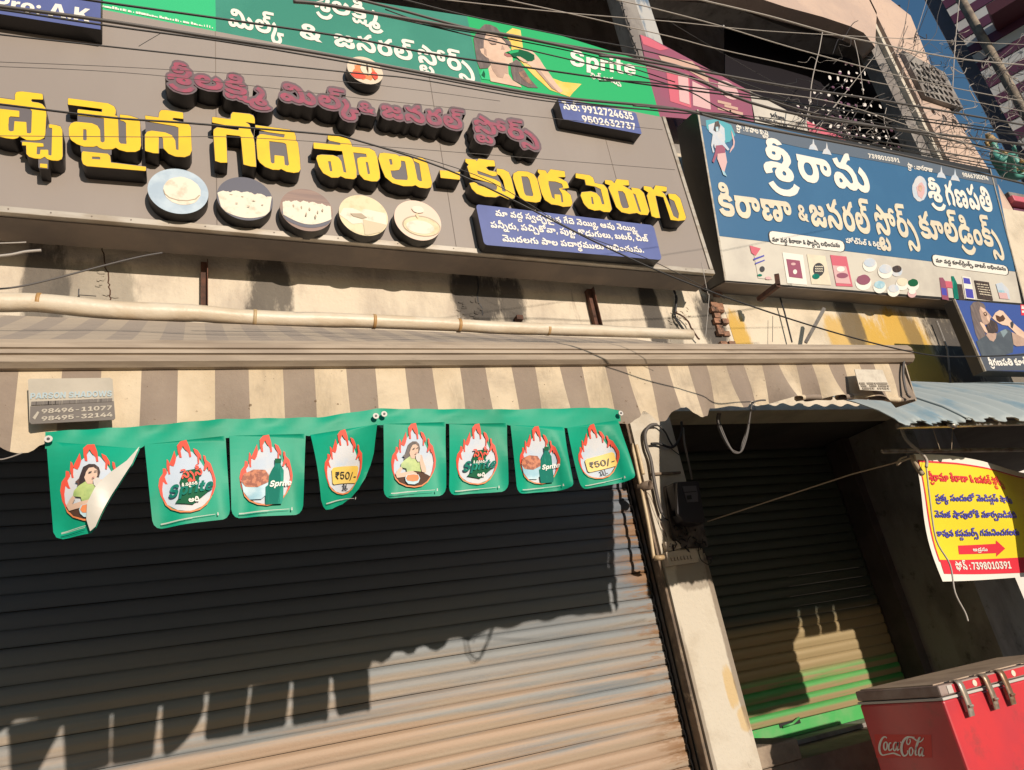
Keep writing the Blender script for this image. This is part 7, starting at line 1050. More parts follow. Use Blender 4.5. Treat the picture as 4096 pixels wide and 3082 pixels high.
b = MB(); b.tube(spline([at(-20, 1822, 1.62), at(0, 1838, 1.62), at(40, 1830, 1.62), at(90, 1812, 1.62)], 5), .0012, 4)
tag(b.build('loose_thread', m_cablel), 'pale loose thread at the left corner of the awning edge', 'thread')
# flakes of plaster that stand off the wall beside the soot stains
r5 = random.Random(5)
for (cx_, cy_, n_, lb_) in ((1880, 1240, 26, 'crumbling plaster flakes under the jagged crack'), (420, 1150, 10, 'plaster flakes along the thin left crack'), (2720, 1290, 24, 'plaster crumbs round the dead roots')):
    b = MB()
    for k in range(n_):
        p = at(cx_+r5.uniform(-45, 45), cy_+r5.uniform(-60, 50), 3.352); a = r5.uniform(0, 3); w = r5.uniform(.006, .02); h = r5.uniform(.005, .014)
        q = [p+Vector((w*math.cos(a+t)*r5.uniform(.6, 1.2), -.004*r5.random(), h*math.sin(a+t)*r5.uniform(.6, 1.2))) for t in (0, 1.3, 2.5, 3.9, 5.1)]
        c0 = p+Vector((0, .006, 0)); b.add(q+[c0], [(0, 1, 2, 3, 4), (1, 0, 5), (2, 1, 5), (3, 2, 5), (4, 3, 5), (0, 4, 5)])
    o = tag(b.build('plaster_flakes', m_wall), lb_, 'plaster flakes'); o['kind'] = 'stuff'
# iron rods and a leaning batten below the blue sign
for pts, r, m_, nm, lb_ in (([(3120, 1190), (3138, 1250), (3168, 1370)], .006, m_ink, 'iron_rod', 'dark bent iron rod against the yellow wall under the blue sign'),
   ([(3091, 1265), (3090, 1368)], .002, m_ink, 'thin_wire', 'thin straight wire hanging on the yellow wall'),
   ([(3926, 1270), (3700, 1380)], .001, m_ink, 'x', 'x'),
   ([(3746, 1285), (3790, 1400), (3802, 1530)], .008, m_conc, 'iron_rod', 'grey bent rod at the sooty end of the yellow wall')):
    if nm == 'x': continue
    b = MB(); b.tube([at(x, y, 3.31) for x, y in pts], r, 6); tag(b.build(nm, m_), lb_, 'rod' if 'rod' in nm else 'wire')
b = MB(); b.bar(at(3297, 1235, 3.16), at(3222, 1372, 3.3), .03, .02); tag(b.build('wooden_batten', m_conc), 'grey batten leaning diagonally from the blue sign to the awning', 'batten')

# man poster (box sign at the right edge)
QP = Plane(at(3941, 1485, 2.86), lean=.02)
ps = thing('hanging_sign', at(3941, 1485, 2.86), 'dark blue box sign picturing a bearded man drinking, below the blue sign', 'sign')
tl_ = QP.st(QP.hit(3853, 1201)); bl_ = QP.st(QP.hit(3941, 1485))
def qb(nm, s0, s1, t0, t1, o0, o1, m): return build(nm, [QP.w(a, b_, c_) for a in (s0, s1) for b_ in (t0, t1) for c_ in (o0, o1)], BOXF, m, ps)
qb('box_body', 0, 1.25, 0, tl_[1], -.09, -.003, m_black); qb('edge_trim', -.006, .006, -.002, tl_[1]+.002, -.01, .004, m_trim)
m_pnv = mat('royal_blue_flex', (.035, .075, .30), .4, coat=.1); m_pdk = mat('dark_navy_flex', (.03, .035, .06), .4)
qb('blue_print', .008, 1.245, .004, tl_[1]-.004, -.002, 0, m_pnv)
def zq(pts): return [(x/2.56+3500, y/2.56+1100) for x, y in pts]
def zp(pts): return [(x/3.17+3840, y/3.17+1190) for x, y in pts]
m_cloth = mat('slate_shirt_print', (.055, .07, .09), .5, c2=(.08, .10, .12), scale=9)
for nm, m_, pts, k in (('dark_band_print', mat('slate_band_print', (.07, .08, .105), .45), [(245, 740), (560, 735), (850, 704), (850, 930), (335, 930)], .5),
  ('head_print', m_hz, [(132, 110), (170, 60), (240, 55), (300, 80), (325, 130), (300, 200), (290, 380), (330, 480), (250, 570), (200, 470), (160, 300), (140, 200)], 1),
  ('shirt_print', m_cloth, [(205, 560), (330, 485), (425, 565), (470, 455), (570, 400), (640, 420), (680, 600), (670, 700), (560, 737), (275, 745), (235, 640)], 1.5),
  ('shirt_light_print', mat('shirt_light_print', (.20, .27, .30), .5), [(510, 430), (580, 405), (605, 440), (550, 510)], 2), ('face_print', m_dskin, [(255, 115), (320, 150), (370, 210), (402, 250), (380, 280), (400, 300), (370, 340), (300, 350), (265, 260), (245, 170)], 2),
  ('face_light_print', m_lskin, [(262, 118), (315, 150), (330, 185), (290, 190), (262, 150)], 2.6), ('face_light_print', m_lskin, [(335, 240), (360, 225), (378, 275), (375, 315), (345, 280)], 2.6),
  ('ear_print', m_lskin, [(250, 320), (266, 312), (310, 350), (352, 430), (345, 460), (310, 430), (270, 360)], 2.6), ('neck_print', m_dskin, [(330, 480), (350, 448), (440, 452), (465, 458), (455, 520), (425, 562), (380, 545)], 2),
  ('beard_print', m_hair, [(385, 278), (430, 300), (470, 330), (486, 400), (480, 440), (420, 458), (360, 450), (330, 390), (340, 345), (375, 322)], 3.2),
  ('eye_print', m_brown, [(298, 200), (320, 180), (344, 210), (334, 240), (310, 232)], 3.2), ('eye_light_print', m_lskin, [(308, 200), (322, 194), (332, 215), (318, 222)], 3.8),
  ('arm_print', m_lskin, [(620, 262), (680, 330), (812, 440), (850, 470), (850, 612), (720, 622), (680, 600), (655, 440), (720, 470), (640, 390), (590, 345)], 2.6), ('arm_shade_print', m_dskin, [(655, 440), (720, 470), (812, 520), (850, 560), (850, 612), (720, 622), (680, 600)], 3.2),
  ('hand_print', m_lskin, [(408, 262), (450, 195), (500, 162), (545, 175), (620, 260), (645, 300), (600, 360), (540, 350), (480, 320), (440, 290)], 3.2), ('cup_print', m_brown, [(450, 225), (480, 232), (510, 246), (545, 220), (575, 270), (555, 300), (500, 316), (465, 290)], 3.8),
  ('watch_print', m_ink, [(638, 322), (664, 300), (682, 340), (668, 395), (645, 380)], 3.8),
  ('red_print', m_bred, [(768, 92), (850, 98), (850, 232), (778, 228)], 1), ('white_print', m_white, [(782, 104), (792, 104), (802, 140), (808, 104), (820, 104), (826, 150), (780, 148)], 2), ('white_print', m_white, [(784, 168), (850, 172), (850, 200), (788, 196)], 2)):
    pxpoly(nm, zp(pts), QP, .001+.0010*k, .0006, m_, ps)
lettering('lettering', 'poster', QP, .003, .001, m_white, ps)

# ------------------------------------------------------------------ CURVED BLUE ROOF SHEETS
rf = thing('corrugated_canopy', (2.9, 1.9, 2.3), 'pale blue curved corrugated canopy at the right beside the awning end', 'canopy')
RP = [(1.88, 2.295), (1.90, 2.32), (1.96, 2.385), (2.06, 2.47), (2.2, 2.57), (2.38, 2.69), (2.6, 2.80), (2.85, 2.905), (3.2, 3.02)]
def roofsheet(xa, xb, dz, seed):
    r = random.Random(seed); v = []; f = []; nx = 60
    for i in range(nx+1):
        u = i/nx
        for j, (y, z) in enumerate(RP):
            sl_ = min(1, (y-1.88)/.25)
            x0_ = xa+(.03*sl_ if xa < 2.7 else 0)
            x = x0_+(xb-x0_)*u
            ph = math.sin((x)*2*math.pi/.15)
            off = .011*ph
            nrm = Vector((0, -.75+.5*j/8, .66+.3*j/8)).normalized()
            edge = (.012*r.uniform(-1, 1) if j == 0 else 0)
            p = Vector((x, y, z+dz))+nrm*off+Vector((0, edge, edge*.7)); v.append(p)
    n = len(RP)
    for i in range(nx):
        for j in range(n-1): a = i*n+j; f.append((a, a+n, a+n+1, a+1))
    o = build('roof_sheet', v, f, m_roof, rf, True); md = o.modifiers.new('s', 'SOLIDIFY'); md.thickness = .004
    return o
for k, xa in enumerate((2.615, 3.02, 3.78, 4.54, 5.3, 6.06)):
    roofsheet(xa, (3.06, 3.82, 4.58, 5.34, 6.10, 6.86)[k], .008*(k % 2)+.0, k)
b = MB(); b.bar((2.9, 3.1, 2.97), (7, 3.1, 2.97), .04, .04); b.bar((2.66, 1.93, 2.30), (7, 1.93, 2.30), .02, .02); b.build('purlin', m_metal, rf)
for x in (2.95, 3.8): b = MB(); b.tube([(x, p[0]+.01, p[1]-.02) for p in RP], .012, 6); b.build('rib', m_metal, rf, True)

# ------------------------------------------------------------------ YELLOW BANNER, ITS STICK AND ROPE
Y0 = 2.2
k_ = at(3530, 1805, Y0); k2 = at(4096, 1800, Y0)
sk = MB(); d_ = (k2-k_); sk.tube([k_, k_+d_*.5, k_+d_*1.9], .011, 7); tag(sk.build('hanging_stick', m_metal, None, True), 'thin grey horizontal stick the yellow banner hangs from', 'stick')
YBL = at(3771, 2327, Y0+.06); YTL = at(3655, 1816, Y0-.0)
yl = math.atan2(YTL.y-YBL.y, YTL.z-YBL.z)
YP = Plane(YBL, lean=-yl)
yb = thing('hanging_banner', YTL, 'yellow and white cloth banner with red and blue Telugu lines and a red arrow', 'banner')
def ymap(plane, off):
    def fn(v):
        p = plane.w(v.x, v.y, 0)
        h = max(0, v.y-.30)*1.2
        p.y += .03*math.sin((v.x)*7.0+v.y*3)*.5+.016*math.sin(v.y*9+v.x*4)
        p.y += .22*max(0, v.x-.52)*h   # the top right corner curls back
        p.z -= .15*max(0, v.x-.30)*h
        return p+plane.n*(off+v.z)
    return fn
def ypoly(nm, pts, off, m_, dens=True):
    L = [[YP.st(YP.hit(x, y)) for x, y in pts]]
    P = L[0]; Q = []
    for a_, b_ in zip(P, P[1:]+P[:1]):
        n_ = max(1, int(math.hypot(b_[0]-a_[0], b_[1]-a_[1])/.03))
        Q += [(a_[0]+(b_[0]-a_[0])*i/n_, a_[1]+(b_[1]-a_[1])*i/n_) for i in range(n_)]
    o = loops(nm, [Q], YP, 0, 0.0, m_, yb, None)
    # refill as a grid so that cloth folds are smooth
    me = o.data; bm = bmesh.new(); bm.from_mesh(me)
    for ax in (YP.s, YP.t):
        for k in range(-4, 60):
            co = YP.p-origin(yb)+ax*(k*.03+.001)
            g_ = bm.verts[:]+bm.edges[:]+bm.faces[:]
            bmesh.ops.bisect_plane(bm, geom=g_, plane_co=co, plane_no=ax, dist=1e-6)
    o0 = origin(yb); fn = ymap(YP, off)
    for v in bm.verts:
        s_, t_ = YP.st(v.co+o0); v.co = fn(Vector((s_, t_, 0)))-o0
    bm.to_mesh(me); bm.free(); me.polygons.foreach_set('use_smooth', [True]*len(me.polygons))
    return o
ypoly('cloth', [(3655, 1816), (3760, 1822), (4008, 1850), (4160, 1872), (4270, 2305), (4096, 2308), (3771, 2327), (3712, 2070)], 0, m_white)
ypoly('yellow_print', [(3674, 1850), (4008, 1883), (4150, 1900), (4250, 2235), (3778, 2244)], .0015, m_byel)
ypoly('red_line_print', [(3668, 1841), (4008, 1876), (4150, 1894), (4150, 1899), (4008, 1882), (3674, 1849)], .0016, m_bred)
ypoly('red_line_print', [(3668, 1841), (3674, 1849), (3778, 2244), (3772, 2244)], .0018, m_bred)
ypoly('red_band_print', [(3776, 2236), (4250, 2230), (4262, 2290), (3785, 2294)], .0025, m_bred)
ypoly('arrow_print', [(3852, 2178), (3982, 2176), (3980, 2163), (4017, 2196), (3992, 2226), (3990, 2212), (3858, 2213)], .0028, m_bred)
for key, m_ in (('ybR', m_bred), ('ybB', m_bblue), ('ybW', m_white)):
    for e_ in TXT[key]:
        P0, P1, h = e_[:3]; a2 = YP.st(YP.hit(*P0)); b2 = YP.st(YP.hit(*P1)); hh = YP.st(YP.hit(P0[0], P0[1]-h))[1]-a2[1]; ym = ymap(YP, .005)
        word('writing', e_, lambda u, v, k: ym(Vector((a2[0]+(b2[0]-a2[0])*u, a2[1]+(b2[1]-a2[1])*u+hh*v, .0003*k))), m_, yb)
rp = MB(); pts = [at(3655, 1830, Y0), at(3610, 1845, Y0), at(3588, 1862, Y0+.02), at(3600, 1838, Y0), at(3625, 1828, Y0)]
rp.tube(spline(pts, 5), .005, 6); rp.tube(spline([at(3650, 1822, Y0), at(3658, 1850, Y0), at(3690, 1900, Y0-.02)], 4), .012, 6)
rp.build('tie_knot', m_rope, yb, True)
ro = MB(); ro.tube([at(3625, 1840, Y0), at(3400, 1900, 2.5), at(2830, 2087, 3.3)], .0035, 6)
tag(ro.build('tie_rope', m_rope), 'taut rope from the yellow banner to the pillar beside the meter', 'rope')
for pts, y0, nm, lb_, r in (([(3600, 1695), (3625, 1760), (3700, 1830), (3705, 1870)], 2.15, 'string', 'pale cord from the canopy edge down past the yellow banner top', .007),
  ([(3705, 1870), (3720, 2000), (3745, 2160), (3800, 2260), (3820, 2370), (3860, 2450), (3872, 2486)], 2.16, 'string', 'white string dangling in front of and below the yellow banner', .0035),
  ([(3730, 1710), (3760, 1800)], 2.05, 'thin_string', 'left thin string between canopy and stick', .0013), ([(3812, 1690), (3806, 1800)], 2.05, 'thin_string', 'right thin string between canopy and stick', .0013)):
    b = MB(); b.tube(spline([at(x, y, y0) for x, y in pts], 5), r, 6); tag(b.build(nm, m_cablel if r > .003 else m_rope, None, True), lb_, 'cord')

# ------------------------------------------------------------------ BUNTING
FY = 1.612
FP = Plane((0, FY, 0))
def flagprints(kind):
    """prints in a unit frame: u to the right, v down"""
    def q_(pts): return [((x-44)/794, (y+10)/930) for x, y in pts]
    T = [q_([(195, 292), (222, 300), (232, 350), (205, 390), (215, 440), (228, 475), (205, 470), (185, 440), (170, 520), (172, 600), (205, 690), (180, 670), (148, 580), (136, 480), (152, 400), (190, 350)]),
         q_([(240, 195), (255, 215), (262, 250), (300, 160), (320, 105), (332, 190), (318, 250), (300, 288), (280, 280), (262, 262), (258, 340), (262, 370), (245, 370), (232, 290)]),
         q_([(385, 5), (445, -5), (470, 90), (480, 200), (462, 205), (455, 150), (420, 100), (405, 60), (380, 120), (386, 200), (365, 195), (353, 130), (350, 50)]),
         q_([(505, 105), (545, 130), (577, 200), (575, 250), (560, 215), (552, 290), (538, 285), (540, 210), (515, 160)]),
         q_([(600, 195), (620, 210), (625, 255), (667, 300), (692, 400), (708, 480), (702, 560), (672, 640), (632, 688), (665, 600), (683, 500), (670, 420), (650, 370), (640, 390), (635, 330), (605, 375), (590, 370), (610, 290), (600, 240)])]
    out = [('circle_print', m_pale, q_([(165, 580), (158, 480), (175, 420), (230, 340), (265, 270), (330, 190), (370, 140), (400, 80), (430, 130), (490, 140), (550, 230), (600, 330), (665, 400), (685, 480), (680, 570), (640, 675), (560, 755), (430, 800), (300, 765), (205, 690)]))]
    out += [('flame_print', m_red, t_) for t_ in T]
    out += [('ring_print', m_orange, q_([(170, 640), (200, 690), (250, 745), (330, 785), (430, 798), (520, 783), (590, 735), (640, 675), (660, 640), (655, 670), (600, 750), (525, 800), (430, 815), (325, 800), (235, 752), (185, 695)]))]
    if kind == 'woman':
        out += [('table_print', m_brown, q_([(205, 690), (330, 660), (420, 610), (510, 615), (635, 680), (590, 738), (520, 783), (430, 796), (330, 782), (240, 740)])),
            ('hair_print', m_hair, q_([(330, 330), (350, 270), (400, 238), (450, 240), (485, 275), (497, 330), (480, 400), (440, 440), (365, 440), (340, 450), (290, 465), (300, 440), (272, 425), (310, 390)])),
            ('shirt_print', m_lime, q_([(300, 470), (365, 430), (430, 460), (490, 500), (500, 580), (512, 622), (420, 612), (330, 637), (320, 580), (250, 560), (260, 510)])),
            ('face_print', m_lskin, q_([(365, 370), (375, 330), (400, 285), (440, 278), (472, 310), (472, 370), (455, 412), (432, 425), (430, 460), (385, 457), (370, 430), (358, 385)])),
            ('arm_print', m_lskin, q_([(250, 555), (272, 580), (240, 635), (400, 615), (450, 640), (455, 657), (330, 682), (205, 690), (185, 640), (215, 590)])),
            ('arm_print', m_lskin, q_([(500, 415), (520, 420), (540, 500), (572, 580), (572, 640), (520, 628), (500, 560), (490, 500)])),
            ('glass_print', m_gasket, q_([(435, 425), (465, 395), (492, 400), (502, 440), (490, 500), (465, 505), (440, 470)])),
            ('bowl_print', m_bowl, q_([(300, 700), (320, 665), (400, 653), (470, 663), (492, 710), (470, 762), (420, 784), (340, 777), (308, 740)])), ('noodle_print', m_orange, q_([(310, 705), (330, 668), (400, 660), (465, 668), (478, 710), (460, 738), (400, 748), (330, 735)])),
            ('eye_print', m_hair, q_([(396, 338), (425, 328), (427, 337), (400, 349)])), ('eye_print', m_hair, q_([(447, 326), (471, 322), (471, 331), (448, 336)])), ('lip_print', m_lip, q_([(425, 398), (448, 392), (450, 402), (430, 408)]))]
    if kind == 'noodles':
        def n_(pts): return [((x-1175)/385, (y-1075)/405) for x, y in pts]
        out += [('bowl_print', m_bowl, n_([(1226, 1305), (1300, 1340), (1372, 1318), (1358, 1380), (1330, 1402), (1270, 1400), (1238, 1360)])), ('noodle_print', mat('noodle_print', (.56, .20, .10), .6, c2=(.30, .09, .05), scale=90, lo=.45, hi=.55) if 'noodle_print' not in bpy.data.materials else bpy.data.materials['noodle_print'], n_([(1226, 1312), (1240, 1275), (1290, 1256), (1350, 1260), (1372, 1290), (1366, 1322), (1310, 1344), (1250, 1338)])),
            ('bottle_print', m_teal, n_([(1402, 1215), (1430, 1215), (1432, 1238), (1448, 1265), (1448, 1400), (1440, 1428), (1352, 1430), (1352, 1345), (1366, 1335), (1370, 1290), (1385, 1260), (1400, 1238)])), ('cap_print', m_dgreen, n_([(1400, 1205), (1433, 1205), (1433, 1228), (1400, 1228)]))]
    if kind == 'price':
        out += [('label_print', m_ylab, [(.24, .56), (.27, .53), (.74, .50), (.77, .53), (.78, .70), (.75, .73), (.28, .75), (.25, .73)])]
    if kind == 'sprite':
        out += [('swirl_print', m_dgreen, [(.44, .40), (.66, .38), (.62, .52), (.60, .62), (.74, .66), (.52, .80), (.30, .76), (.40, .66), (.38, .52)])]
    if kind == 'bunt': pass
    out += [('rule_print', m_gasket, [(.1, .955), (.80, .935), (.80, .94), (.1, .963)]), ('rule_print', m_gasket, [(.1, .966), (.5, .953), (.5, .957), (.1, .97)]), ('mark_print', m_gasket, [(.83, .92), (.84, .92), (.845, .955), (.825, .955)])]
    return out
flags = [
 ('woman', [(185, 1766), (560, 1790), (560, 2120), (215, 2162)], 'left end flag with folded corner showing white back'),
 ('sprite', [(578, 1779), (902, 1744), (922, 2074), (613, 2121)], None), ('noodles', [(918, 1744), (1223, 1736), (1211, 2058), (926, 2074)], None),
 ('price', [(1242, 1740), (1509, 1697), (1500, 2000), (1281, 2046)], None), ('woman', [(1534, 1697), (1783, 1689), (1784, 1982), (1534, 1993)], None),
 ('sprite', [(1797, 1697), (2028, 1693), (2034, 1964), (1795, 1980)], None), ('noodles', [(2042, 1701), (2257, 1709), (2286, 1957), (2070, 1972)], None),
 ('price', [(2269, 1712), (2472, 1681), (2527, 1925), (2331, 1951)], None)]
TOPS = [(178, 1727), (562, 1705), (867, 1677), (1281, 1669), (1511, 1634), (1538, 1635), (2042, 1638), (2425, 1630), (2487, 1646)]
def make_bunting(nm, label, shift=(0, 0, 0), simple=False):
    sh_ = Vector(shift)
    bt = thing(nm, FP.hit(1300, 1680)+sh_, label, 'bunting')
    # crinkled header strip
    def topy(x):
        for (a, c), (b_, d) in zip(TOPS, TOPS[1:]):
            if a <= x <= b_: return c+(d-c)*(x-a)/(b_-a)
        return TOPS[0][1] if x < TOPS[0][0] else TOPS[-1][1]
    BOT = [(182, 1795), (560, 1796), (578, 1780), (902, 1752), (1223, 1742), (1242, 1745), (1509, 1700), (1534, 1701), (1783, 1695), (2028, 1698), (2042, 1703), (2257, 1711), (2269, 1714), (2476, 1686)]
    def boty(x):
        for (a, c), (b_, d) in zip(BOT, BOT[1:]):
            if a <= x <= b_: return c+(d-c)*(x-a)/(b_-a)
        return BOT[0][1] if x < BOT[0][0] else BOT[-1][1]
    v = []; f = []; n = 120
    for i in range(n+1):
        x = 180+(2484-180)*i/n
        for j in range(5):
            y = topy(x)+(boty(x)-topy(x))*j/4; p = FP.hit(x, y)
            w = .004*math.sin(x*.013)*math.sin(j*.8)+.002*math.sin(x*.04+j)
            v.append(p+Vector((0, w*(1-j/4)+.0012, 0))+sh_)
    for i in range(n):
        for j in range(4): a = i*5+j; f.append((a, a+5, a+6, a+1))
    build('header_strip', v, f, m_flag, bt, True)
    for k, (kind, Q, lb_) in enumerate(flags):
        P = [FP.hit(*q) for q in Q]
        amp = (.03, .014, .006, .035, .006, .010, .016, .022)[k]; phs = k*1.7
        fold = (k == 0)
        def mp(u, w, off=0.0):
            u_ = u
            a_ = P[0].lerp(P[1], u_); b_ = P[3].lerp(P[2], u_); p = a_.lerp(b_, w)
            if k == 3 and w > .35: p += Vector((-.018*(w-.35)*u*2.2, 0, .010*(w-.35)*u))
            bul = amp*math.sin(w*2.4)*math.sin(u*3.1+phs*.3)+.012*math.exp(-((u-.85-.25*w)**2)/.010)*w-.008*math.exp(-((u-.25+.1*w)**2)/.02)*w
            if k in (6, 7): bul += .022*math.exp(-((u-.80-.15*w)**2)/.006)*w
            if k == 3: bul += -.05*max(0, u-.6)*w
            return p+Vector((0, -bul-off, 0))+sh_
        # outline in unit frame with round lower corners
        ol = [(0, 0), (1, 0), (1, .9), (.985, .95), (.95, .985), (.9, 1), (.1, 1), (.05, .985), (.015, .95), (0, .9)]
        if fold: ol = [(0, 0), (1.0, .02), (.92, .24), (.76, .52), (.60, .78), (.50, .95), (.44, 1.0), (.1, 1), (.03, .975), (.0, .92)]
        if k == 3: ol = [(0, 0), (1, 0), (1.0, .5), (.97, .66), (.88, .80), (.72, .92), (.5, 1.0), (.25, 1.03), (.1, 1.02), (.04, .98), (0, .9)]
        def cloth(nm_, outl, off, m_, par, label=None):
            cu = bpy.data.curves.new('t', 'CURVE'); cu.dimensions = '2D'; cu.fill_mode = 'BOTH'
            for PL in outl:
                sp = cu.splines.new('POLY'); Q2 = []
                for a_, b_ in zip(PL, PL[1:]+PL[:1]):
                    n_ = max(1, int(math.hypot(b_[0]-a_[0], b_[1]-a_[1])/.08)); Q2 += [(a_[0]+(b_[0]-a_[0])*i/n_, a_[1]+(b_[1]-a_[1])*i/n_) for i in range(n_)]
                sp.points.add(len(Q2)-1)
                for q_, (a_, b_) in zip(sp.points, Q2): q_.co = (a_, b_, 0, 1)
                sp.use_cyclic_u = True
            o = bpy.data.objects.new('t', cu); me = bpy.data.meshes.new_from_object(o); bpy.data.objects.remove(o); bpy.data.curves.remove(cu)
            bm = bmesh.new(); bm.from_mesh(me); st_ = 12
            for ax in (Vector((1, 0, 0)), Vector((0, 1, 0))):
                for i in range(1, st_): bmesh.ops.bisect_plane(bm, geom=bm.verts[:]+bm.edges[:]+bm.faces[:], plane_co=ax*(i/st_), plane_no=ax, dist=1e-6)
            o0 = origin(par)
            for v_ in bm.verts: v_.co = mp(v_.co.x, v_.co.y, off)-o0
            bmesh.ops.recalc_face_normals(bm, faces=bm.faces[:])
            bm.to_mesh(me); bm.free(); me.name = nm_; me.materials.clear(); me.polygons.foreach_set('use_smooth', [True]*len(me.polygons))
            ob = link(nm_, me, m_, par)
            if label: ob['label'] = label
            return ob
        fo = cloth('flag', [ol], 0, m_flag, bt, lb_ if not simple else None)
        if simple: continue
        def clip(poly):
            if not fold: return poly
            out = [(min(u, .93-.55*max(0, w-.12)/.88-.03), w) for u, w in poly]; return out
        for i, (pn, m_, poly) in enumerate(flagprints(kind)):
            if fold and pn in ('mark_print',): continue
            cloth(pn, [clip(poly)], .0012+.0007*i, m_, fo)
        def flagtext(key, m_, u0, w0, sc, off=.009, rot=0.0):
            for e_ in TXT[key]:
                Lx = e_[1][0]-e_[0][0]; h = e_[2]
                word('print_lettering', e_, lambda u, v, k: mp(u0+u*Lx*sc, w0-v*h*sc*.78+rot*u*Lx*sc, off+.0003*k), m_, fo)
        if kind == 'sprite':
            flagtext('fl_sprite', m_teal, .22, .70, .0047, rot=-.08); flagtext('fl_tel', m_red, .40, .50, .0034, rot=-.12); flagtext('fl_tel2', m_white, .40, .59, .0022, rot=-.05); flagtext('fl_amp', m_white, .47, .775, .0045)
        if kind == 'noodles': flagtext('fl_sprite', m_white, .51, .67, .0025, rot=-.05)
        if kind == 'price': flagtext('fl_price', m_ink, .30, .69, .0041); flagtext('fl_1l', m_ink, .46, .83, .0042)
        if fold:
            # turned-over corner, white on its back
            oc = [(1.0, .02), (.86, .22), (.68, .38), (.52, .55), (.42, .72), (.40, .88), (.435, 1.0), (.50, .96), (.60, .79), (.76, .53), (.92, .25)]
            cloth('turned_corner', [oc], .016, m_flagback, fo)
    for (x, y) in ((198, 1766), (1499, 1673), (1532, 1665), (2474, 1661)):
        p = FP.hit(x, y)+sh_; b = MB()
        b.tube([p+Vector((0, -.014, 0)), p+Vector((0, -.011, 0))], .0075, 12); b.build('eyelet', m_gasket, bt)
        b = MB(); b.tube([p+Vector((0, -.0155, 0)), p+Vector((0, -.0142, 0))], .003, 8); b.build('eyelet_hole', m_ink, bt)
    return bt
make_bunting('bunting', 'string of eight green printed plastic flags pinned along the awning edge')
# ------------------------------------------------------------------ FREEZER
FYF, FYB = 3.0, 3.58
pf = at(3750, 2745, FYF); fx = pf.x; ftz = pf.z
fz = thing('chest_freezer', (fx, FYF, -.25), 'red chest freezer with white script logo and steel latches at the lower right', 'freezer')
FW = 1.35
box('body', fx+.006, fx+FW, FYF+.004, FYB, -.24, ftz-.075, m_fred, fz, bevel=.012)
box('gasket', fx, fx+FW, FYF-.004, FYB+.003, ftz-.074, ftz-.060, m_gasket, fz, bevel=.003)
box('lid', fx+.002, fx+FW, FYF-.002, FYB, ftz-.056, ftz, m_fgrey, fz, bevel=.010)
box('lid_top', fx+.03, fx+FW-.02, FYF+.05, FYB-.02, ftz-.002, ftz+.006, m_ftop, fz, bevel=.003)
# printed front edge of the lid
b = MB(); b.box(fx+.10, fx+FW-.01, FYF-.0055, FYF-.0025, ftz-.048, ftz-.008); b.build('lid_front_sticker', m_fred, fz)
b = MB(); b.box(fx+.06, fx+.10, FYF-.0055, FYF-.0025, ftz-.048, ftz-.008); b.build('lid_front_sticker', m_gasket, fz)
FPn = Plane((fx, FYF-.006, 0))
for cx_, r_, m_ in ((.28, .017, m_milk), (.34, .011, m_orange), (.38, .014, m_palepink), (.62, .017, m_milk), (.85, .015, m_orange)):
    loops('fruit_print', [ell(cx_, ftz-.028, r_, r_, 14)], FPn, .002, .001, m_, fz)
for i, dx in enumerate((.145, .355, .50, .78)):
    b = MB(); x = fx+dx
    # hooked strap: over the lid edge, down the front
    pts = [(x, FYF+.03, ftz+.008), (x, FYF-.010, ftz+.006), (x, FYF-.026, ftz-.012), (x, FYF-.030, ftz-.05), (x+.003, FYF-.030, ftz-.12), (x+.004, FYF-.022, ftz-.175)]
    P = spline(pts, 3); w = .022
    v = []; f = []
    for p in P:
        for a_ in (-w, w): v += [p+Vector((a_, 0, 0)), p+Vector((a_, .006, 0))]
    for k in range(len(P)-1): q = k*4; f += [(q, q+2, q+6, q+4), (q+1, q+5, q+7, q+3), (q, q+4, q+5, q+1), (q+2, q+3, q+7, q+6)]
    b.add(v, f)
    lt = b.build('latch', m_latch, fz, True)
    b = MB(); b.tube([(x-.012, FYF-.034, ftz-.125), (x+.02, FYF-.034, ftz-.125)], .008, 8); b.box(x-.012, x+.016, FYF-.028, FYF-.001, ftz-.15, ftz-.085); b.build('latch_catch', m_latch, lt)
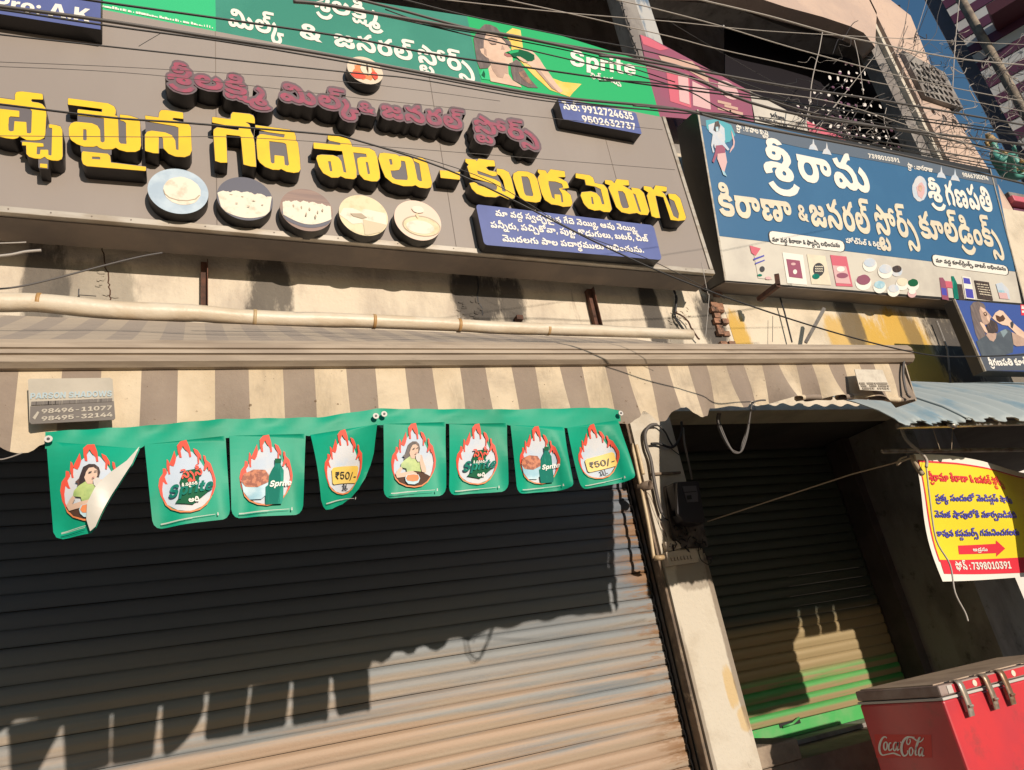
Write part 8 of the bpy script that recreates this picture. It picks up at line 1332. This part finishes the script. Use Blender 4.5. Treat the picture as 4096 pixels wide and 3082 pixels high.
# script logo on the end panel, traced as pen strokes with varying width
def zf(x, y): return (x/2.779+3300, y/2.779+2500)
def endhit(px, py):
    r = ray(px, py); k = (fx+.004)/r.x; return EYEV+r*k
class EP:  # plane of the freezer's left end
    def st(s, P): return (-P.y, P.z)
    def w(s, a, b_, off=0): return Vector((fx+.0045-off, -a, b_))
    def hit(s, px, py, off=0): return endhit(px, py)
EPn = EP()
strokes = [
 [(688, 1262, 5), (680, 1250, 7), (660, 1246, 9), (635, 1268, 13), (613, 1320, 16), (606, 1375, 16), (618, 1425, 13), (645, 1448, 9), (690, 1440, 7), (760, 1428, 9), (800, 1440, 12), (845, 1458, 3)],
 [(680, 1300, 6), (660, 1320, 9), (657, 1365, 11), (672, 1392, 9), (690, 1370, 9), (694, 1320, 8), (680, 1300, 6)],
 [(740, 1312, 8), (722, 1318, 9), (712, 1350, 11), (716, 1392, 10), (738, 1390, 8), (750, 1372, 5)],
 [(800, 1312, 6), (780, 1308, 8), (764, 1340, 10), (764, 1385, 10), (780, 1398, 7), (800, 1360, 8), (815, 1308, 9), (806, 1360, 11), (808, 1396, 9), (830, 1378, 4)],
 [(838, 1308, 8), (850, 1304, 8)],
 [(1000, 1250, 3), (960, 1248, 9), (915, 1250, 13), (878, 1285, 16), (856, 1340, 17), (856, 1410, 17), (876, 1452, 13), (905, 1450, 9), (922, 1425, 6), (920, 1395, 5)],
 [(1022, 1290, 9), (985, 1262, 8), (940, 1248, 6), (915, 1275, 7), (912, 1315, 8), (930, 1330, 7), (950, 1300, 6), (945, 1270, 5)],
 [(965, 1362, 6), (945, 1375, 9), (940, 1415, 11), (950, 1450, 9), (970, 1440, 8), (980, 1395, 9), (965, 1362, 6)],
 [(1000, 1400, 4), (1030, 1340, 7), (1048, 1280, 8), (1060, 1252, 6), (1045, 1262, 7), (1022, 1330, 11), (1010, 1400, 12), (1012, 1445, 10), (1030, 1440, 5)],
 [(1025, 1300, 4), (1060, 1300, 8), (1085, 1280, 7), (1098, 1255, 3)],
 [(1085, 1370, 6), (1065, 1365, 8), (1048, 1395, 11), (1046, 1440, 11), (1060, 1455, 8), (1080, 1420, 8), (1092, 1375, 9), (1084, 1420, 12), (1086, 1455, 10), (1108, 1450, 4)]]
b = MB()
for st_ in strokes:
    P = spline([(x, y, 0) for x, y, w in st_], 4); Ws_ = []
    for i in range(len(st_)-1):
        for j in range(4): Ws_.append(st_[i][2]+(st_[i+1][2]-st_[i][2])*j/4)
    Ws_.append(st_[-1][2]); v = []; f = []
    off_ = .0006*(strokes.index(st_) % 3)
    for i, p in enumerate(P):
        d = P[min(i+1, len(P)-1)]-P[max(i-1, 0)]; nn = Vector((-d.y, d.x, 0)).normalized()*(Ws_[i]*.7+1.6)
        for q_ in (p+nn, p-nn):
            h_ = endhit(*zf(q_.x, q_.y)); v.append(h_+Vector((-.0015-off_, 0, 0)))
    for i in range(len(P)-1): f.append((2*i, 2*i+1, 2*i+3, 2*i+2))
    b.add(v, f)
b.build('script_logo', m_logo, fz)
P4 = [endhit(*zf(*q_))+Vector((.0008, 0, 0)) for q_ in ((548, 1218), (1180, 1222), (1190, 1478), (570, 1478))]
build('logo_sticker', P4, [(0, 1, 2, 3)], mat('deep_red_sticker', (.66, .03, .03), .4), fz)

# a freezer of real size: brought to its true spot on the pavement
fz.scale = (.85, .85, .85); fz.location = (fx*.85, FYF*.85, EYE+(fz.location.z-EYE)*.85)
# ------------------------------------------------------------------ PILLAR ELECTRICS
EY = PW
def slab(nm, pts, y0, y1, m, parent, bevel=0):
    """outline in pixels taken on the plane y0, extruded back to y1"""
    return pxpoly(nm, pts, Plane((0, y0, 0)), 0, y1-y0, m, parent)
mt = thing('electric_meter', at(2750, 2000, EY), 'black electric meter on a charred board fixed to the pillar', 'meter')
def zm(pts): return [(x/2.377+2400, y/2.377+1650) for x, y in pts]
slab('board', zm([(592, 706), (620, 700), (900, 690), (1040, 1275), (640, 1310), (600, 1235)]) , EY-.022, EY+.001, m_wood, mt) if False else slab('board', zm([(622, 702), (900, 690), (1030, 1278), (770, 1290), (690, 1180)]), EY-.022, EY+.001, m_wood, mt)
def case(nm, x0, y0, x1, y1, ya, yb_, m, parent, bev=.008):
    a_ = at(x0, y0, ya); b_ = at(x1, y1, ya); return box(nm, min(a_.x, b_.x), max(a_.x, b_.x), ya, yb_, min(a_.z, b_.z), max(a_.z, b_.z), m, parent, bevel=bev)
mc = case('case', *zm([(700, 660)])[0], *zm([(955, 900)])[0], EY-.115, EY-.023, m_meter, mt, .014)
slab('case_front', rnd(zm([(735, 665), (935, 655), (995, 1020), (960, 1050), (800, 1035), (735, 960)]), 5), EY-.135, EY-.116, m_meter, mt)
slab('terminal_cover', rnd(zm([(760, 960), (1000, 1010), (1000, 1050), (850, 1060), (790, 1030)]), 3), EY-.112, EY-.04, m_meter, mt)
slab('meter_window', zm([(784, 703), (915, 698), (930, 780), (935, 848), (828, 856)]), EY-.139, EY-.136, m_mwin, mt)
slab('window_bar', zm([(802, 758), (918, 748), (920, 756), (804, 766)]), EY-.141, EY-.140, m_black, mt)
slab('window_number', zm([(825, 792), (868, 787), (874, 826), (832, 832)]), EY-.141, EY-.140, m_black, mt)
b = MB()
for k in range(26):
    x = random.uniform(690, 1010); y = random.uniform(1050, 1280); p = at(*zm([(x, y)])[0], EY-.03); q_ = p+Vector((random.uniform(-.03, .03), random.uniform(-.02, .01), random.uniform(-.05, .02)))
    b.tube([p, (p+q_)/2+Vector((random.uniform(-.015, .015), -.012, 0)), q_], random.uniform(.002, .006), 5)
b.build('burnt_wiring', m_rubber, mt)
sb = thing('switch_board', at(2720, 2230, EY), 'row of white switches on a grimy plate below the meter', 'switchboard')
slab('plate', zm([(628, 1330), (910, 1300), (940, 1420), (655, 1460)]), EY-.035, EY+.001, m_board, sb)
for k in range(7):
    x = 672+k*31; y = 1372-k*3.2
    slab('switch', zm([(x, y), (x+20, y-2), (x+28, y+42), (x+8, y+45)]), EY-.039, EY-.0355, m_board, sb)
    b = MB(); p = at(*zm([(x+9, y+40)])[0], EY-.0395); b.box(p.x-.001, p.x+.007, p.y-.001, p.y, p.z-.001, p.z+.001); p2 = at(*zm([(x+2, y+10)])[0], EY-.0395); b.box(p2.x-.001, p2.x+.001, p.y-.001, p.y, p.z, p2.z); b.build('switch_shadow_gap', m_brown, sb)
pl_ = thing('socket_plate', at(2680, 2180, EY), 'small cream socket plate partly burnt beside the meter board', 'socket')
slab('plate', zm([(618, 1232), (740, 1222), (775, 1290), (640, 1325)]), EY-.026, EY+.001, m_board, pl_)
for (x, y) in ((670, 1252), (665, 1276), (690, 1276), (712, 1262), (716, 1282)): slab('socket_hole', [(a_+zm([(x, y)])[0][0], b_+zm([(x, y)])[0][1]) for a_, b_ in blob(0, 0, 2.2, 2.2, 8, 0)], EY-.0275, EY-.0265, m_black, pl_)
def wire(nm, pts, y0, r, m, label, cat='cable', group=None, k=7, ys=None, n=5):
    P = [at(x, y, (ys[i] if ys else y0)) for i, (x, y) in enumerate(pts)]
    b = MB(); b.tube(spline(P, k), r, n); return tag(b.build(nm, m, None, True), label, cat, group)
wire('bent_conduit', zm([(585, 960), (560, 880), (530, 740), (505, 600), (480, 450), (440, 330), (425, 220), (445, 160), (490, 122), (540, 118)]), EY-.022, .011, m_cable, 'thick dark conduit curving over at the top of the pillar', 'conduit')
wire('loose_conduit', zm([(490, 118), (560, 130), (620, 190), (655, 260), (690, 322)]), EY-.02, .006, m_rubber, 'thin black cable looping right from the conduit top', 'cable')
wire('burnt_cable', zm([(775, 90), (775, 190), (745, 270), (710, 318), (660, 335), (560, 300), (485, 300)]), EY-.02, .008, m_rubber, 'frayed black cable with a dark joint near the pillar top', 'cable')
wire('twig_cable', zm([(680, 350), (720, 380), (755, 408)]), EY-.015, .003, m_rubber, 'short loose wire end under the frayed joint')
wire('edge_pipe', zm([(790, 150), (805, 300), (840, 460), (875, 640)]), EY-.012, .007, m_conc, 'thin painted pipe along the right corner of the pillar', 'pipe')
wire('meter_cable', zm([(580, 950), (610, 1000), (655, 1040), (680, 1140), (720, 1210), (770, 1250)]), EY-.025, .005, m_rubber, 'black supply cable drooping from conduit to meter board')
wire('thin_meter_wire', zm([(560, 960), (580, 1070), (620, 1140), (640, 1215)]), EY-.01, .002, m_rubber, 'thin wire from conduit end down to the socket plate', 'wire')
wire('hanging_loop', zm([(430, 750), (480, 800), (530, 930), (590, 1080), (640, 1210)]), EY-.015, .0016, m_brown, 'fine brown wire running from the grey elbow down the pillar', 'wire')
wire('plug_lead', zm([(985, 1280), (1000, 1340), (1020, 1380), (1050, 1400), (1055, 1430), (1020, 1445), (960, 1400), (930, 1310)]), EY-.03, .003, m_rubber, 'black lead with plug looping beside the switch row')
wire('plug', zm([(1020, 1388), (1058, 1382)]), EY-.035, .012, m_meter, 'small black plug hanging beside the switch row', 'plug')
wire('corner_pipe', zm([(300, 300), (330, 430), (365, 600), (395, 740), (440, 960), (480, 1180), (512, 1390)]), EY-.04, .010, m_pvc, 'pale conduit pipe down the left corner of the pillar', 'pipe', n=10)
wire('second_corner_pipe', zm([(345, 310), (375, 430), (410, 590)]), EY-.035, .011, m_pvc, 'short upper pale pipe beside the corner conduit', 'pipe', n=10)
b = MB(); p0 = at(*zm([(515, 1385)])[0], EY-.04); p1 = at(*zm([(600, 1378)])[0], EY-.05); b.tube([p0, (p0+p1)/2+Vector((0, -.01, -.004)), p1], .014, 10)
tag(b.build('pipe_elbow', m_pvc, None, True), 'cream elbow at the foot of the corner conduit', 'pipe fitting')
# open grey elbow end sticking out
ce = at(*zm([(480, 690)])[0], EY-.09); b = MB(); N_ = 18
ax = Vector((.35, -.93, -.1)).normalized(); s1_ = ax.cross(Vector((0, 0, 1))).normalized(); s2_ = s1_.cross(ax)
v = []; f = []
for k, (o_, r_) in enumerate(((.0, .027), (-.075, .025))):
    for i in range(N_): v.append(ce+ax*o_+(s1_*math.cos(i*2*math.pi/N_)+s2_*math.sin(i*2*math.pi/N_))*r_)
for k, (o_, r_) in enumerate(((.0, .022), (-.05, .021))):
    for i in range(N_): v.append(ce+ax*o_+(s1_*math.cos(i*2*math.pi/N_)+s2_*math.sin(i*2*math.pi/N_))*r_)
for i in range(N_):
    j = (i+1) % N_; f += [(i, j, N_+j, N_+i), (2*N_+i, 3*N_+i, 3*N_+j, 2*N_+j), (i, 2*N_+i, 2*N_+j, j)]
f.append(tuple(3*N_+i for i in range(N_)))
b.add(v, f); tag(b.build('pipe_end', mat('scorched_grey_pipe', (.20, .15, .11), .6, c2=(.09, .06, .045), scale=20), None, True), 'open dark pipe mouth pointing at the street from the pillar corner', 'pipe end')
# shallow frame line at the top of the pillar
box('pillar_band', 2.42, 2.63, EY-.012, EY+.003, 2.55, 2.563, m_reveal, bld)
# hanging wire loop in front of the dark shop
for j, dx in enumerate((0, 6, -5)):
    wire('wire_loop', [(2876+dx, 1655), (2873+dx, 1690), (2893+dx, 1745), (2918+dx*.5, 1790), (2938, 1812-abs(dx)), (2962+dx*.3, 1808), (2975+dx, 1770), (2990+dx*.5, 1720), (3002, 1650), (3008, 1610)], 1.72+.01*j, .0028, m_cable, 'tangled wire loop hanging from the awning edge before the dark doorway', 'cable', 'strands of the hanging wire loop')
wire('valance_tie', [(3003, 1640), (3012, 1612), (3040, 1603), (3062, 1602)], 1.63, .003, m_cable, 'short dark cord wrapped over the awning edge', 'cord')
wire('end_rod', [(3617, 1430), (3612, 1500), (3625, 1570), (3642, 1590)], 1.64, .005, m_cable, 'thin dark rod at the right end of the awning', 'rod')

# ------------------------------------------------------------------ OVERHEAD WIRES
def cA(p): return [(x/1.58, y/1.58) for x, y in p]
def cB(p): return zb_(p)
ov = 'overhead cables in front of the signs'
def W_(pts, y, r, m, lb_): wire('overhead_cable', pts, y*.62, r*.60, m, lb_, 'cable', ov)
W_([(-200, 2)]+cA([(0, 42), (640, 128), (1400, 245)])+cB([(0, 345), (500, 440), (1440, 610), (2212, 688)])+[(3000, 505), (3600, 620), (4200, 760)], 2.5, .0085, m_cable, 'thick black cable crossing the lowest edge of the green banner')
W_([(-200, 20)]+cA([(0, 62), (640, 158), (1400, 262)])+cB([(0, 370), (500, 460), (1440, 628), (2212, 712)])+[(2900, 470), (3600, 600), (4200, 720)], 2.5, .0045, m_rubber, 'black cable just beneath the thickest one over the grey sign')
W_([(200, -30)]+cA([(550, 0), (1400, 120), (2212, 240)])+cB([(700, 345), (1400, 445), (2212, 560)])+[(3300, 430), (4200, 560)], 2.45, .0055, m_rubber, 'black cable running through the middle of the green banner lettering')
W_([(-200, 110)]+cA([(0, 220), (1100, 340), (2212, 460)])+cB([(600, 505), (1400, 640), (2100, 700)]), 2.45, .0035, m_rubber, 'thin black cable crossing the grey sign above the crimson letters')
W_(cB([(180, -10), (460, 60), (1000, 200), (1600, 300), (2212, 412)])+[(3200, 440), (3700, 540), (4200, 640)], 2.45, .0075, m_cable, 'thick cable skimming the top of the drink banner')
W_(cB([(-200, 10), (0, 30), (460, 110), (900, 185), (1300, 250), (2212, 455)])+[(3200, 460), (4200, 590)], 2.4, .0095, m_cable, 'thickest cable across the picture of the drinking woman')
W_(cB([(-200, 8), (0, 36), (560, 142), (1260, 310), (2212, 545)])+[(3100, 500), (4200, 700)], 2.42, .004, m_rubber, 'thin black cable fanning out below the thickest one')
W_(cB([(380, 60), (700, 165), (1150, 245), (1700, 360), (2212, 520)]), 2.42, .0035, m_rubber, 'fine black cable across the face on the banner')
W_(cB([(430, -20), (900, 100), (1500, 225), (2212, 372)])+[(3400, 470), (4200, 600)], 2.5, .004, m_rubber, 'black cable along the top edge of the green flex')
W_(cB([(700, -10), (760, 0), (1500, 80), (2212, 140)])+zc([(700, 185), (1500, 230), (2212, 265)]), 2.6, .003, m_cablel, 'pale thin cable crossing the dark balcony nearly level')
W_(cB([(1150, 0), (1650, 110), (2212, 240)])+zc([(400, 290), (1000, 420), (1700, 560), (2212, 660)]), 2.6, .0035, m_cablel, 'pale cable sloping across the dark balcony')
W_(zc([(250, -20), (300, 0), (700, 95), (1060, 195), (1260, 240), (1800, 345), (2212, 385)]), 2.4, .006, m_cablel, 'pale twisted cable crossing the peach fascia')
W_(zc([(-200, 0), (0, 45), (400, 150), (900, 300), (1600, 480), (2212, 600)]), 2.4, .004, m_cablel, 'pale cable from the top centre to the striped building')
W_(zc([(-300, 330), (0, 368), (800, 510), (1400, 600), (2212, 740)]), 2.35, .008, m_cable, 'thick grey cable passing in front of the pierced screen')
W_(zc([(-300, 370), (0, 405), (500, 520), (1100, 610), (1700, 800), (2212, 945)]), 2.35, .0035, m_cablel, 'thin cable dropping towards the statue')
W_(zc([(-300, 480), (0, 490), (600, 565), (1000, 640), (1600, 700), (2212, 790)]), 2.4, .0045, m_rubber, 'black cable low over the maroon banner')
W_(zc([(-100, 625), (270, 660), (900, 752), (1500, 862), (2212, 985)]), 2.5, .006, m_cable, 'thick cable just above the top edge of the blue sign')
W_(zc([(0, 640), (700, 700), (1300, 800), (2212, 930)]), 2.5, .003, m_rubber, 'thin black cable above the blue sign')
W_(zc([(100, 110), (150, 150), (420, 310), (700, 470), (1000, 620)]), 2.7, .0016, m_rubber, 'fine dark wire running diagonally across the dark balcony')
W_([(-100, 408), (0, 418), (443, 471), (760, 494), (1297, 538), (1420, 560), (1844, 702), (2440, 997), (2822, 1160), (3300, 1320), (3680, 1415), (3900, 1427), (4200, 1415)], 2.1, .0038, m_rubber, 'long sagging black cable crossing the yellow letters and the blue list board')
W_([(1330, 538), (1900, 700), (2300, 925), (2600, 1040), (2900, 1195)], 2.16, .0018, m_rubber, 'thin wire twisted beside the long sagging cable')
W_([(-50, 544), (600, 549), (1000, 552), (1700, 600), (2700, 680)], 2.7, .0016, m_cable, 'hair thin wire level with the yellow letters')
W_([(-50, 247), (600, 275), (1400, 330), (2000, 405)], 2.8, .0016, m_cable, 'upper hair thin wire on the grey sign')
W_([(-50, 265), (600, 300), (1500, 400), (2650, 520)], 2.8, .0016, m_cable, 'lower hair thin wire on the grey sign')
W_([(-60, 1160), (60, 1150), (200, 1120), (420, 1062), (560, 1028), (650, 1012)], 2.9, .004, m_cable, 'drooping cable at the left below the grey sign')
W_([(-60, 975), (40, 973), (105, 970)], 2.9, .003, m_cablel, 'pale wire end at the far left under the sign')
W_([(-60, 1030), (40, 1020), (100, 1008), (165, 1002)], 2.9, .006, m_cablel, 'short pale cable stub at the far left under the sign')
W_([(2806, 1050), (2830, 1170), (2836, 1190), (2822, 1350)], 2.7, .002, m_cablel, 'pale wire hanging from the lower right corner of the grey sign')
W_([(555, 186), (590, 165), (645, 133)], 2.8, .0016, m_rubber, 'short loose wire tail on the grey sign near the corner blue box')
# vertical drops
for i, (pts, r, m_) in enumerate(((zc([(1020, 190), (1000, 300), (975, 400), (955, 500), (940, 640), (905, 780)]), .004, m_cablel), (zc([(1208, 240), (1235, 360), (1262, 560)]), .003, m_cablel),
   (zc([(1840, -20), (1830, 0), (1815, 150), (1800, 330), (1790, 520)]), .004, m_cablel), (zc([(1535, -10), (1500, 200), (1490, 330)]), .0025, m_cable), (zc([(1665, 0), (1600, 160), (1560, 280)]), .003, m_rubber), (zc([(1640, -10), (1560, 250)]), .0025, m_cablel),
   (zc([(1730, 0), (1700, 100), (1690, 200), (1600, 300), (1500, 400), (1440, 520)]), .0025, m_cable), (zc([(1120, 600), (1010, 720), (905, 800)]), .003, m_cablel), (zc([(1330, 330), (1180, 520), (1050, 680), (980, 800)]), .003, m_cablel))):
    wire('drop_wire', pts, 3.0+.03*i, r*1.2, m_, ('pale looped wire dropping before the pierced screen', 'pale wire hanging over the right part of the pierced screen', 'pale wire dropping past the patch of sky', 'dark wire falling across the cream end wall', 'black wire slanting by the sky edge', 'pale wire slanting beside the black one at the sky edge', 'long bent wire crossing the pierced grille', 'pale wire slanting over the lower pierced screen', 'longest pale slanting wire over the pierced screen')[i], 'wire')
# tangle
rnd_ = random.Random(11)
tg = MB(); tg2 = MB(); tg3 = MB()
def wig(x0, y0, x1, y1, y, r, b, k=5, amp=18):
    pts = []
    for i in range(k+1):
        t = i/k; pts.append(at(x0+(x1-x0)*t+rnd_.uniform(-amp, amp)*math.sin(math.pi*t), y0+(y1-y0)*t+rnd_.uniform(-amp, amp)*math.sin(math.pi*t), y+rnd_.uniform(-.05, .05)))
    b.tube(spline(pts, 5), r, 4)
TB = [('wire_tangle', 'messy knot of black and pale wires before the cream end wall below the grille', (3480, 420, 3900, 700), 46, 40), ('wire_tangle', 'dense bundle of hanging wires in front of the striped building at the right edge', (3880, 240, 4120, 640), 60, 34), ('wire_tangle', 'wires nested on the pierced grille', (3570, 170, 3840, 330), 34, 26), ('wire_tangle', 'greenish and pale wires bunched at the top edge of the blue sign', (3090, 470, 3420, 590), 30, 22), ('wire_tangle', 'loose pale wires criss-crossing in front of the pierced screen', (3130, 220, 3560, 560), 20, 26)]
for nm, lb_, (x0, y0, x1, y1), n_, amp in TB:
    t_ = thing(nm, at((x0+x1)/2, (y0+y1)/2, 3.2), lb_, 'wires')
    bs_ = [MB(), MB(), MB()]
    for i in range(n_):
        a_ = (rnd_.uniform(x0, x1), rnd_.uniform(y0, y1)); ang = rnd_.choice((rnd_.uniform(-.5, .6), rnd_.uniform(1.2, 2.2), rnd_.uniform(-1.2, -.4))); L_ = rnd_.uniform(60, 300)*(.6 if 'grille' in lb_ else 1)
        wig(a_[0], a_[1], min(a_[0]+math.cos(ang)*L_, 4150), a_[1]+math.sin(ang)*L_*.7, rnd_.uniform(3.12, 3.34), rnd_.choice((.0018, .0024, .003, .0042)), bs_[i % 3], 5, amp)
    for i in range(0):
        cx_, cy_ = rnd_.uniform(x0, x1), rnd_.uniform(y0, y1); rr_ = rnd_.uniform(8, 26)
        bs_[0].tube([at(cx_+rr_*math.cos(a*.52), cy_+rr_*math.sin(a*.52)*1.1, 2.8) for a in range(13)], .003, 5)
    for b_, m_, nn_ in zip(bs_, (m_rubber, m_cable, m_cablel), ('black_strands', 'grey_strands', 'pale_strands')):
        o = b_.build(nn_, m_, t_, True); o['kind'] = 'stuff'

# ------------------------------------------------------------------ SEATED STATUE
def skinfig(name, joints, edges, m, parent, sub=2):
    me = bpy.data.meshes.new(name); o0 = origin(parent)
    me.from_pydata([Vector(j[0])-o0 for j in joints], edges, []); o = link(name, me, m, parent)
    sk_ = o.modifiers.new('skin', 'SKIN')
    for v_, j in zip(me.skin_vertices[0].data, joints): v_.radius = (j[1], j[1]*.9)
    me.skin_vertices[0].data[0].use_root = True
    sb_ = o.modifiers.new('sub', 'SUBSURF'); sb_.levels = sub; sb_.render_levels = sub
    dg = bpy.context.evaluated_depsgraph_get(); me2 = bpy.data.meshes.new_from_object(o.evaluated_get(dg)); o.modifiers.clear(); o.data = me2; me2.name = name
    if not me2.materials: me2.materials.append(m)
    me2.polygons.foreach_set('use_smooth', [True]*len(me2.polygons)); return o
su = at(4050, 735, 3.5); s_ = .62
stt = thing('seated_statue', su, 'sea green seated statue with folded hands and gold headdress on the purple cornice', 'statue')
def sp(x, y, z): return (su.x+x*s_, su.y+y*s_, su.z+z*s_)
J = [(sp(0, 0, .10), .13*s_), (sp(-.02, 0, .34), .12*s_), (sp(-.03, -.01, .56), .13*s_), (sp(-.03, -.01, .68), .055*s_), (sp(-.03, -.03, .80), .085*s_), (sp(-.03, -.03, .90), .06*s_),
  (sp(-.18, -.02, .60), .06*s_), (sp(-.24, -.10, .36), .048*s_), (sp(-.05, -.24, .46), .035*s_), (sp(.13, -.02, .60), .06*s_), (sp(.22, -.10, .36), .048*s_), (sp(.03, -.24, .46), .035*s_),
  (sp(-.20, -.16, .12), .085*s_), (sp(-.34, -.34, .30), .065*s_), (sp(-.30, -.34, -.0), .045*s_), (sp(.20, -.16, .12), .085*s_), (sp(.34, -.30, .36), .07*s_), (sp(.36, -.34, .02), .045*s_), (sp(.30, -.46, -.03), .035*s_), (sp(-.26, -.46, -.04), .035*s_)]
E_ = [(0, 1), (1, 2), (2, 3), (3, 4), (4, 5), (2, 6), (6, 7), (7, 8), (2, 9), (9, 10), (10, 11), (0, 12), (12, 13), (13, 14), (0, 15), (15, 16), (16, 17), (17, 18), (14, 19)]
skinfig('figure', J, E_, m_statue, stt)
b = MB()
for k in range(4):
    for sgn in (-1, 1): b.tube([sp(-.01+.012*sgn, -.25-.012*k, .44+.01*k), sp(-.01+.01*sgn, -.255-.014*k, .56+.012*k)], .010*s_, 6)
b.build('folded_fingers', m_statue, stt, True)
b = MB(); b.tube([sp(-.03, -.03, .86), sp(-.03, -.03, .92), sp(-.03, -.03, 1.0), sp(-.03, -.02, 1.08)], lambda t: (.105-.07*t)*s_, 14); b.tube([sp(-.14, -.0, .80), sp(-.15, .0, .9)], .03*s_, 8); b.tube([sp(.08, -.0, .80), sp(.09, .0, .9)], .03*s_, 8); b.build('headdress', m_gold, stt, True)
b = MB(); b.tube([sp(-.12, -.12, .60), sp(-.03, -.16, .50), sp(.06, -.12, .60)], .02*s_, 8); b.tube([sp(-.17, -.15, .13), sp(0, -.22, .14), sp(.17, -.15, .13)], .03*s_, 8)
b.tube([sp(-.36, -.42, .08), sp(-.28, -.42, .08)], .03*s_, 8); b.build('ornaments', m_gold, stt, True)
b = MB(); b.tube([sp(-.045, -.115, .83), sp(-.042, -.12, .83)], .010*s_, 6); b.tube([sp(.01, -.115, .83), sp(.013, -.12, .83)], .010*s_, 6); b.tube([sp(-.015, -.10, .815), sp(-.015, -.135, .785)], .012*s_, 6); b.tube([sp(-.035, -.112, .76), sp(.005, -.112, .76)], .006*s_, 6); b.build('face_features', m_ink, stt)
# bunting added out of view, assumed from flag-like slits in the green shutter's shadow
make_bunting('bunting', 'second string of plastic flags further along the canopy, added out of view for its shadow', shift=(4.02, .12, .10), simple=True)
for i, (x0_, x1_, z0_, z1_, lb_) in enumerate(((3.62, 4.26, 1.68, 2.32, 'unseen cream cloth beyond the yellow banner, added to darken the left of the green shutter'), (4.86, 5.8, 1.2, 2.32, 'wide unseen cream cloth furthest along the canopy, added to darken the right of the green shutter'))):  # cloths added out of view, sized to cast shade on the green shutter
    v = []; f = []
    for a in range(13):
        for c_ in range(9): v.append((x0_+(x1_-x0_)*a/12, 1.94+.02*math.sin(a*1.1+c_*.3), z0_+(z1_-z0_)*c_/8))
    for a in range(12):
        for c_ in range(8): q = a*9+c_; f.append((q, q+9, q+10, q+1))
    o = tag(build('added_shade_cloth', v, f, m_flexw, None, True), lb_, 'cloth'); md = o.modifiers.new('s', 'SOLIDIFY'); md.thickness = .002
